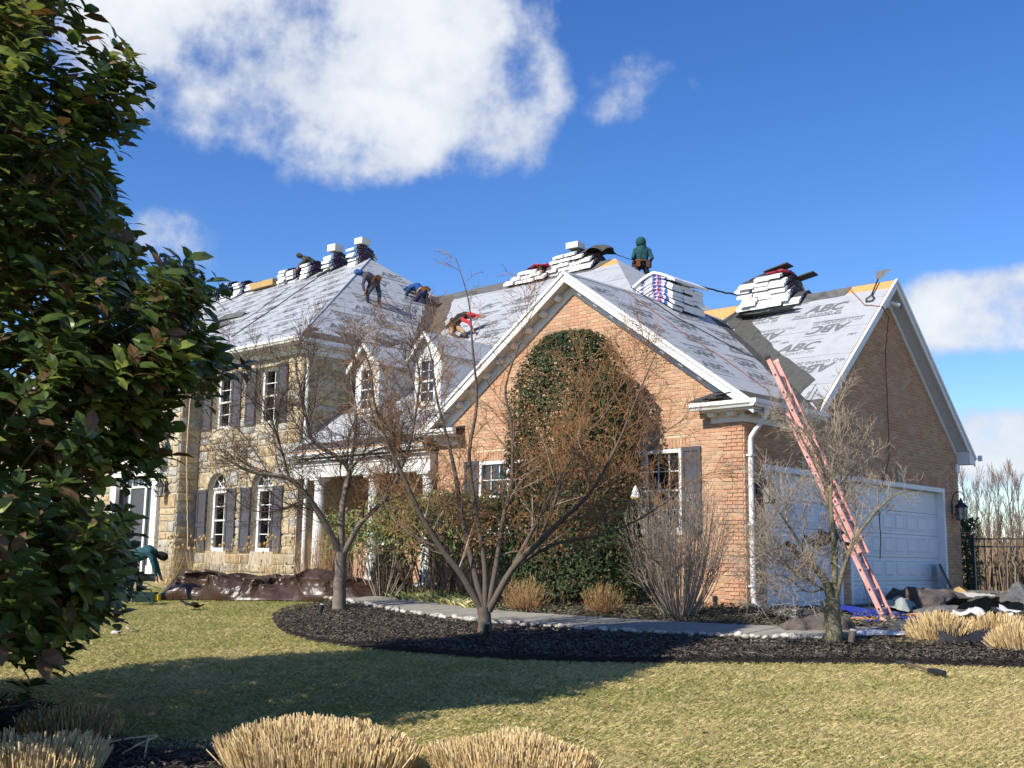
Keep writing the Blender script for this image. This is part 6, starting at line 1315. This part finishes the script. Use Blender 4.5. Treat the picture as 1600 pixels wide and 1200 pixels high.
# trash bag, bottle crate
c = np.array((1.6, -.25, gz(1.6, -.25))); mb = MB(); mb.lathe(c, [(.16, 0), (.23, .08), (.22, .20), (.13, .30), (.05, .34), (.09, .40)], 10); o = mk('rubbish_bag', mb, 'black_sheet', None, c, True); tag(o, 'shiny black rubbish bag left of the ladder foot', 'bag')
c = np.array((1.15, -.55, gz(1.1, -.5)+.0)); T = thing('storage_box', 'grey-green plastic box left of the rubbish bag', 'box', c); mb = MB(); mb.box(c+(-.16, -.12, .01), c+(.16, .12, .15)); mk('box_body', mb, 'sheet_green', T); mb = MB(); mb.box(c+(-.17, -.13, .151), c+(.17, .13, .175)); mk('lid', mb, 'white_sheet', T)
# leaning bench and board at the garage corner
cb2 = atd(1522, 930, 24.6); cb2[2] = gz(1, 8)
T = thing('garden_lounger', 'grey garden lounger among the debris at the garage corner', 'lounger', cb2); ux, uy = np.array((.9, .35, 0)), np.array((-.35, .9, 0))
mb = MB(); mb.obox(cb2+(0, 0, .38), (ux, uy, (0, 0, 1)), (.55, .28, .025)); mk('seat', mb, 'felt_grey', T); mb = MB(); bk = np.array((-.55*.9, -.55*.35, 0)); mb.obox(cb2+bk*1.05+(0, 0, .66), ((-.4*.9, -.4*.35, .9), uy, (.9*.9, .9*.35, .4)), (.34, .28, .025)); mk('backrest', mb, 'felt_grey', T)
for sx_ in (-.45, .45):
    for sy_ in (-.24, .24): mb = MB(); p = cb2+ux*sx_+uy*sy_; mb.tube([p, p+(0, 0, .36)], .02, 6); mk('leg', mb, 'black_metal', T)
pb = atd(1521, 930, 23.4); mb = MB(); mb.obox(pb, ((.73, .68, -.06), (-.68, .73, 0), (0, 0, 1)), (.42, .12, .045)); tag(mk('painted_board', mb, 'white_sheet', None, pb), 'cream painted board resting on the debris at the garage corner', 'board')
w_sheet('felt_sheet', 'dark felt bunched under the cream board at the garage corner', (1.5, 7.2), .9, 1.8, 1.1, .36, 'felt', 15, 'felt', base=.03, nx=40, ny=26)
# ================================================================ black metal fence
FY = 9.75; FN = thing('metal_fence', 'black metal picket fence running right from the garage corner', 'fence', (.3, FY, gz(0, 9)))
z0, z1 = gz(0, 9)+.02, 1.40
for x in (.18, 1.36, 2.54, 3.72): mb = MB(); mb.box((x-.035, FY-.035, z0), (x+.035, FY+.035, z1+.05)); mb.lathe((x, FY, z1+.05), [(.05, 0), (.05, .02), (.0, .05)], 8); mk('post', mb, 'black_metal', FN)
for z in (z1-.02, z1-.20, z0+.12): mb = MB(); mb.box((.2, FY-.018, z-.016), (3.7, FY+.018, z+.016)); mk('rail', mb, 'black_metal', FN)
x = .30
while x < 3.7:
    if min(abs(x-q) for q in (1.36, 2.54, 3.72)) > .07: mb = MB(); mb.box((x-.009, FY-.009, z0+.06), (x+.009, FY+.009, z1-.03)); mk('picket', mb, 'black_metal', FN)
    x += .145
# ================================================================ small things
def path_light(px, py, h, label, m='black_plastic'):
    c = gnd(px, py); T = thing('path_light', label, 'garden light', c); mb = MB(); mb.tube([c-(0, 0, .05), c+(0, 0, h*.45)], .012, 6); mk('stake', mb, m, T); mb = MB(); mb.tube([c+(0, 0, h*.4), c+(.02, .02, h)], [.036, .042], 10); mk('lamp_body', mb, m, T); mb = MB(); mb.tube([c+(.02, .02, h), c+(.022, .022, h+.02)], [.044, .03], 10); mk('lens', mb, 'lamp_glass', T)
path_light(500, 964, .20, 'black garden spotlight left of the pale tree trunk'); path_light(757, 999, .20, 'dark garden spotlight before the middle tree'); path_light(1330, 1016, .22, 'brown garden spotlight right of the gnarled tree', 'felt_brown')
c = gnd(1445, 1056); T = thing('hand_tool', 'wood-handled tool with black grip dropped on the lawn', 'tool', c); a, b = gnd(1415, 1043)+(0, 0, .05), gnd(1452, 1054)+(0, 0, .04); e = gnd(1476, 1059)+(0, 0, .04)
mb = MB(); mb.tube([a, b], .012, 6); mk('handle', mb, 'twig_brown', T); mb = MB(); mb.tube([b, (b+e)/2, e], [.024, .032, .028], 8); mk('grip', mb, 'black_plastic', T); mb = MB(); mb.obox(a, ((1, 0, 0), (0, 1, 0), (0, 0, 1)), (.08, .04, .012)); mk('blade', mb, 'black_metal', T)
c = gnd(300, 952); rag('felt_scrap', c+np.array((0, 0, .06)), .22, .14, .06, 'black_sheet', 'dark scrap lying alone on the lawn before the tarp', 90, 'felt', 0, 8)
c = gnd(226, 944); T = thing('power_tool', 'dark green tool case with a yellow end on the lawn by the tarp', 'tool', c); mb = MB(); d = np.array((.73, .68, 0)); mat('tool_green', (.010,.032,.026), .4); mat('tool_yellow', (.6,.42,.03), .4)
mb.obox(c+(0, 0, .14), (d, (-.68, .73, 0), (0, 0, 1)), (.22, .14, .10)); mk('case', mb, 'tool_green', T); mb = MB(); mb.obox(c+d*.25+(0, 0, .14), (d, (-.68, .73, 0), (0, 0, 1)), (.04, .09, .06)); mk('end_panel', mb, 'tool_yellow', T)
mb = MB(); mb.tube([c-d*.12+(0, 0, .235), c-d*.1+(0, 0, .29), c+d*.1+(0, 0, .29), c+d*.12+(0, 0, .235)], .015, 6); mk('handle', mb, 'black_plastic', T)
for i, p in enumerate(((182, 992), (205, 986), (176, 981))): c = gnd(*p); rag('paper_scrap', c+np.array((0, 0, .03)), .09, .06, .02, 'white_sheet', ('white paper scrap nearest on the shaded left lawn', 'white paper scrap right of the others on the left lawn', 'white paper scrap farthest on the left lawn')[i], 95+i, 'paper', 0, 5)
for i in range(60):
    x_, y_ = rnd.uniform(-1, 8), rnd.uniform(-11.5, -6)
    if not inside(np.array([(x_, y_)]), BEDA)[0] and i < 26: 
        mb = MB(); a_ = rnd.uniform(0, 6.3); s0 = rnd.uniform(.03, .05); z_ = gz(x_, y_)+.04; mb.add([(x_+s0*math.cos(a_+q)*(1 if k % 2 else .6), y_+s0*math.sin(a_+q)*(1 if k % 2 else .6), z_+.01*(k % 2)) for k, q in enumerate(np.linspace(0, 6.28, 9)[:-1])], [tuple(range(8))]); tag(mk('fallen_leaf', mb, 'leaf_orange', None, (x_, y_, z_)), 'fallen orange-brown leaf on the sunny lawn', 'leaf', 'fallen leaves on the lawn')
# pipes by the wall
for i, (px_, y0_, y1_, r_, m_, lab) in enumerate(((1001, 948, 895, .05, 'tool_green', 'dark green standpipe at the brick wall left of the twiggy shrub'), (1074, 945, 884, .045, 'black_plastic', 'black utility post behind the twiggy shrub'), (952, 922, 902, .025, 'white', 'short white pipe by the brick wall'))):
    b_ = at(px_, y0_, 1, -.8); b_[2] = gz(b_[0], -.8); t_ = at(px_, y1_, 1, -.8); mb = MB(); mb.tube([b_, (b_[0], b_[1], t_[2])], r_, 8); mb.lathe((b_[0], b_[1], t_[2]), [(r_*1.25, 0), (r_*1.25, .05), (r_*.4, .08)], 8); tag(mk('utility_pipe', mb, m_, None, b_), lab, 'pipe')
c = at(993, 772, 1, -1.5); T = thing('hanging_ornament', 'small white cone with a yellow rim hanging before the right gable window', 'ornament', c); mb = MB(); mb.lathe(c, [(.085, -.06), (.075, .0), (.04, .09), (.01, .15)], 10); mk('cone', mb, 'white', T); mb = MB(); mb.lathe(c, [(.08, -.09), (.088, -.061)], 10); mk('rim', mb, 'tool_yellow', T); mb = MB(); mb.tube([c+(0, 0, .15), c+(0, 0, .5)], .006, 4); mk('hook', mb, 'rope', T)
# ================================================================ people
for n_, c in (('skin', (.33,.17,.11)), ('cloth_purple', (.055,.05,.065)), ('cloth_blue', (.022,.07,.22)), ('cloth_navy', (.014,.02,.045)), ('cloth_black', (.018,.018,.02)), ('cloth_red', (.45,.035,.045)), ('cloth_teal', (.016,.062,.070)), ('cloth_tan', (.30,.19,.12)), ('cloth_olive', (.05,.05,.04)), ('cloth_brown', (.075,.05,.035)), ('leather', (.15,.055,.022)), ('belt_yellow', (.50,.30,.05)), ('hair', (.012,.01,.009)), ('boot', (.22,.14,.09)), ('denim', (.05,.06,.075))):
    mat(n_, c, .85, tuple(v*1.35 for v in c), 14, .25, 30, .2)
def capsule(a, b, r0, r1, n=10):
    a, b = np.array(a, float), np.array(b, float); d = b-a; L = np.linalg.norm(d); d = d/L if L > 1e-6 else np.array((0, 0, 1.)); P = []; Rr = []
    for k in range(4): t = math.pi/2*(k/4); P.append(a-d*r0*math.cos(t)); Rr.append(max(.0008, r0*math.sin(t)))
    P.append(a); Rr.append(r0); P.append(a+(b-a)*.5); Rr.append((r0+r1)/2); P.append(b); Rr.append(r1)
    for k in range(1, 5): t = math.pi/2*(k/4); P.append(b+d*r1*math.sin(t)); Rr.append(max(.0008, r1*math.cos(t)))
    return P, Rr
def person(label, J, cols, face, belt=None, hood=None, scale=1.0, vox=.013):
    """J: joints in world space; cols: material per region; face: direction the head looks"""
    base = np.array((J['footL']+J['footR'])/2); T = thing('person', label, 'person', base); caps = []
    def C_(a, b, r0, r1, reg): caps.append((np.array(a, float), np.array(b, float), r0*scale, r1*scale, reg))
    pel, chest, neck, head = J['pelvis'], J['chest'], J['neck'], J['head']; sd_ = (J['shR']-J['shL']); sd_ = sd_/np.linalg.norm(sd_); face = np.array(face, float)/np.linalg.norm(face)
    for s_, q in ((-1, 'L'), (1, 'R')):
        hip = pel+sd_*s_*.085*scale
        C_(hip, J['knee'+q], .092, .065, 'legs'); C_(J['knee'+q], J['foot'+q]+np.array((0, 0, .08)), .064, .045, 'legs'); ft = face*np.array((1, 1, 0)); ft = ft/(np.linalg.norm(ft)+1e-6); C_(J['foot'+q]+np.array((0, 0, .045))-ft*.04, J['foot'+q]+np.array((0, 0, .035))+ft*.15, .045, .036, 'boots')
        sh_ = J['sh'+q]; C_(chest+sd_*s_*.06, sh_, .11, .068, 'torso'); C_(sh_, J['el'+q], .062, .05, 'arms'); C_(J['el'+q], J['hand'+q], .05, .036, 'arms')
        h = J['hand'+q]; d = h-J['el'+q]; d = d/np.linalg.norm(d); x = np.cross(d, face); x = x/(np.linalg.norm(x)+1e-6); nrm = np.cross(x, d); C_(h, h+d*.07, .034, .034, 'hands')
        for k, (o_, L_) in enumerate(((-.027, .055), (-.009, .066), (.009, .062), (.026, .048))): p = h+d*.085+x*o_; C_(p, p+d*L_*.55, .0115, .0105, 'hands'); C_(p+d*L_*.55, p+d*L_+nrm*.022, .0105, .0095, 'hands')
        p = h+d*.03+x*(.036*s_); C_(p, p+d*.045+x*.02*s_, .013, .011, 'hands')
        C_(pel+sd_*s_*.05, chest+sd_*s_*.07, .125, .125, 'torso')
    C_(pel, pel+(chest-pel)*.25, .145, .14, 'legs'); hd = bool(hood) and hood[1] == 'hood'; C_(chest, neck, .13, .118 if hd else .062, 'torso'); C_(neck-(neck-chest)*.2, J['shL'], .085, .07, 'torso'); C_(neck-(neck-chest)*.2, J['shR'], .085, .07, 'torso'); C_(neck, head, .058 if not hood or hood[1] != 'hood' else .105, .06 if not hood or hood[1] != 'hood' else .10, 'head'); up_ = head-neck; up_ = up_/np.linalg.norm(up_)
    C_(head-up_*.02, head+up_*.055, .088, .096, 'head'); C_(head-up_*.055+face*.03, head-up_*.03+face*.05, .055, .05, 'face'); C_(head+face*.09-up_*.01, head+face*.105-up_*.025, .016, .014, 'face')
    mb = MB()
    for a, b, r0, r1, _ in caps: P, Rr = capsule(a, b, r0, r1); mb.tube(P, Rr, 10)
    me = bpy.data.meshes.new('body'); me.from_pydata((np.array(mb.v)-base).tolist(), [], mb.f); tmp = bpy.data.objects.new('body_tmp', me); COL.objects.link(tmp)
    md = tmp.modifiers.new('r', 'REMESH'); md.mode = 'VOXEL'; md.voxel_size = vox; ms = tmp.modifiers.new('s', 'SMOOTH'); ms.factor = .5; ms.iterations = 3
    bpy.context.view_layer.update(); m2 = bpy.data.meshes.new_from_object(tmp.evaluated_get(bpy.context.evaluated_depsgraph_get())); bpy.data.objects.remove(tmp); m2.name = 'body'
    regs = ['torso', 'arms', 'legs', 'boots', 'hands', 'head', 'face']; m2.materials.clear()
    for q in regs: m2.materials.append(M[cols.get(q, cols['torso'] if q in ('arms',) else 'skin')])
    n = len(m2.polygons); ce = np.zeros(n*3); m2.polygons.foreach_get('center', ce); ce = ce.reshape(-1, 3)+base; best = np.full(n, 9.); mi = np.zeros(n, int)
    for a, b, r0, r1, reg in caps:
        e = b-a; t = np.clip(((ce-a)@e)/(e@e+1e-9), 0, 1); d = np.linalg.norm(ce-a-t[:, None]*e, axis=1)-(r0+(r1-r0)*t); u_ = d < best; best[u_] = d[u_]; mi[u_] = regs.index(reg)
    m2.polygons.foreach_set('material_index', mi.astype(np.int32)); m2.polygons.foreach_set('use_smooth', [True]*n); o = bpy.data.objects.new('body', m2); link(o, T, base)
    fx = np.cross(up_, face); fx /= np.linalg.norm(fx)+1e-6; mb = MB()
    for s_ in (-1, 1): mb.lathe(head+face*.088+fx*.032*s_+up_*.015, [(.001, -.008), (.009, -.003), (.009, .003), (.001, .008)], 6)
    mk('eyes', mb, 'hair', T)
    mb = MB(); mb.tube([head+face*.10-fx*.022-up_*.055, head+face*.106-up_*.058, head+face*.10+fx*.022-up_*.055], .005, 5); mk('mouth', mb, 'leather', T)
    # hood, cap or hair: a shell round the back and top of the head
    P = []; n1, n2 = 10, 7; R0 = (.125 if hood and hood[1] == 'hood' else .112)*scale
    for j in range(n2+1):
        for i in range(n1+1):
            ph_ = -math.pi*.68+math.pi*1.36*i/n1; ps_ = -.55+(math.pi/2+.55)*j/n2; dirv = (-face)*math.cos(ps_)*math.cos(ph_)+fx*math.cos(ps_)*math.sin(ph_)+up_*math.sin(ps_); P.append(head+up_*.02+dirv*R0*(1.0+(.28 if hood and hood[1] == 'hood' else 0)*max(0, math.sin(ps_))))
    F = [(j*(n1+1)+i, j*(n1+1)+i+1, (j+1)*(n1+1)+i+1, (j+1)*(n1+1)+i) for j in range(n2) for i in range(n1)]; mb = MB(); mb.add(P, F); o = mk(hood[1] if hood else 'hair', mb, hood[0] if hood else 'hair', T, smooth=True); so_ = o.modifiers.new('t', 'SOLIDIFY'); so_.thickness = .012
    if belt:
        ax_ = (chest-pel)/np.linalg.norm(chest-pel); b1 = np.cross(ax_, sd_); c0 = pel+ax_*.09*scale; ring = [c0+sd_*.215*scale*math.cos(t)+b1*.165*scale*math.sin(t) for t in np.linspace(0, 6.283, 17)]; mb = MB(); mb.tube(ring, .022, 6); mk('tool_belt', mb, belt, T)
        for k, t in enumerate((.4, 2.7, 4.2, 5.4)): p = c0+sd_*.23*scale*math.cos(t)+b1*.18*scale*math.sin(t)-ax_*.10; mb = MB(); mb.obox(p, (sd_, b1, ax_), (.055, .045, .085)); mk('pouch', mb, 'leather' if k % 2 == 0 else 'cloth_brown', T)
    return T
def joints(D, depth, ground=None):
    """joints traced in the picture, each at its own distance (dd metres nearer or farther)"""
    return {k: atd(v[0], v[1], depth+(v[2] if len(v) > 2 else 0)) for k, v in D.items()}
RGT, FWD = AX[0]*np.array((1, 1, 0)), AX[2]*np.array((1, 1, 0))
dp1 = (onp(583, 476, (MX1, 0, MZ), (ps, 0, 1))-CAM)@AX[2]
person('worker in grey top and blue cap bending over on the hip slope', joints(dict(footL=(574, 478, -.1), footR=(592, 478, .15), kneeL=(574, 459, -.18), kneeR=(593, 459, .05), pelvis=(587, 440, .1), chest=(574, 431), neck=(566, 428, -.05), head=(561, 426, -.08), shL=(571, 433, -.18), shR=(573, 430, .18), elL=(567, 444, -.25), elR=(578, 443, .22), handL=(569, 455, -.3), handR=(572, 455, .15)), dp1), dict(torso='cloth_purple', legs='denim', boots='boot', hands='skin', head='cloth_blue', face='skin'), -RGT-np.array((0, 0, .6)), 'leather', ('cloth_blue', 'cap'))
dp2 = (onp(664, 492, (0, -.35, 3.3), (0, -.73, 1))-CAM)@AX[2]
person('worker in blue top with a yellow belt bending over the valley between two slopes', joints(dict(footL=(637, 492, -.5), footR=(668, 492, .0), kneeL=(645, 474, -.45), kneeR=(668, 474, -.1), pelvis=(661, 457), chest=(651, 448, .1), neck=(643, 449, .1), head=(637, 453, .1), shL=(643, 449, -.12), shR=(656, 447, .3), elL=(635, 460, -.3), elR=(650, 462, .35), handL=(633, 473, -.45), handR=(641, 474, .1)), dp2), dict(torso='cloth_blue', arms='cloth_navy', legs='cloth_navy', boots='boot', hands='skin', head='cloth_blue', face='skin'), -RGT-np.array((0, 0, .9)), 'belt_yellow', ('cloth_blue', 'hood'))
dp3 = (onp(720, 530, (0, -.35, 3.3), (0, -.73, 1))-CAM)@AX[2]
person('worker in black vest and red sleeves crouching on the middle slope', joints(dict(footL=(716, 532, -.2), footR=(728, 533, .1), kneeL=(705, 521, -.4), kneeR=(724, 519, -.3), pelvis=(707, 508), chest=(718, 497, -.05), neck=(727, 493, -.05), head=(733, 493, -.05), shL=(720, 498, -.22), shR=(726, 492, .12), elL=(733, 504, -.35), elR=(738, 491, .1), handL=(738, 514, -.4), handR=(750, 494, .0)), dp3), dict(torso='cloth_black', arms='cloth_red', legs='cloth_tan', boots='boot', hands='skin', head='cloth_red', face='skin'), RGT-np.array((0, 0, .5)), 'leather', ('cloth_red', 'hood'))
person('worker in dark teal hooded jacket seen from behind beside the grey-ended stack', joints(dict(footL=(996, 452, 0), footR=(1011, 452, 0), kneeL=(994, 434, -.05), kneeR=(1012, 434, -.05), pelvis=(1003, 413), chest=(1003, 394), neck=(1003, 385), head=(1002, 381), shL=(993, 391), shR=(1014, 392), elL=(989, 402, -.1), elR=(1019, 403, -.1), handL=(993, 409, .25), handR=(1014, 411, .25)), 33.0), dict(torso='cloth_teal', arms='cloth_teal', legs='cloth_black', boots='boot', hands='skin', head='cloth_teal', face='skin'), FWD, 'leather', ('cloth_teal', 'hood'), 1.12)
person('worker with dark cap leaning behind a stack on the main ridge', joints(dict(footL=(492, 440, .6), footR=(500, 440, .8), kneeL=(488, 428, .6), kneeR=(500, 428, .8), pelvis=(492, 414, .6), chest=(480, 406, .5), neck=(473, 402, .5), head=(469, 400, .5), shL=(477, 407, .3), shR=(482, 404, .7), elL=(470, 412, .3), elR=(476, 412, .8), handL=(466, 418, .3), handR=(470, 418, .8)), 38.5), dict(torso='cloth_olive', legs='cloth_black', boots='boot', hands='skin', head='cloth_olive', face='skin'), -RGT, None, ('cloth_olive', 'cap'))
dq = 23.2
person('person in a dark teal jacket bending down behind the magnolia beside the tarp', joints(dict(footL=(200, 945, -.1), footR=(214, 944, .2), kneeL=(205, 912, -.2), kneeR=(218, 912, .1), pelvis=(203, 874), chest=(232, 861), neck=(243, 864), head=(252, 868), shL=(234, 862, -.2), shR=(236, 858, .2), elL=(240, 882, -.25), elR=(244, 880, .2), handL=(244, 900, -.25), handR=(250, 898, .2)), dq), dict(torso='cloth_teal', legs='cloth_navy', boots='boot', hands='skin', head='hair', face='skin'), RGT-np.array((0, 0, .9)), None, None)
cord('rope', [np.array((-9.6, 8.0, mid_top(8)+.45)), atd(992, 407, 33.0)], .012, 'rope', 'thin rope from the ridge stack to the teal-jacketed worker', 'rope', 12, sag=.03)
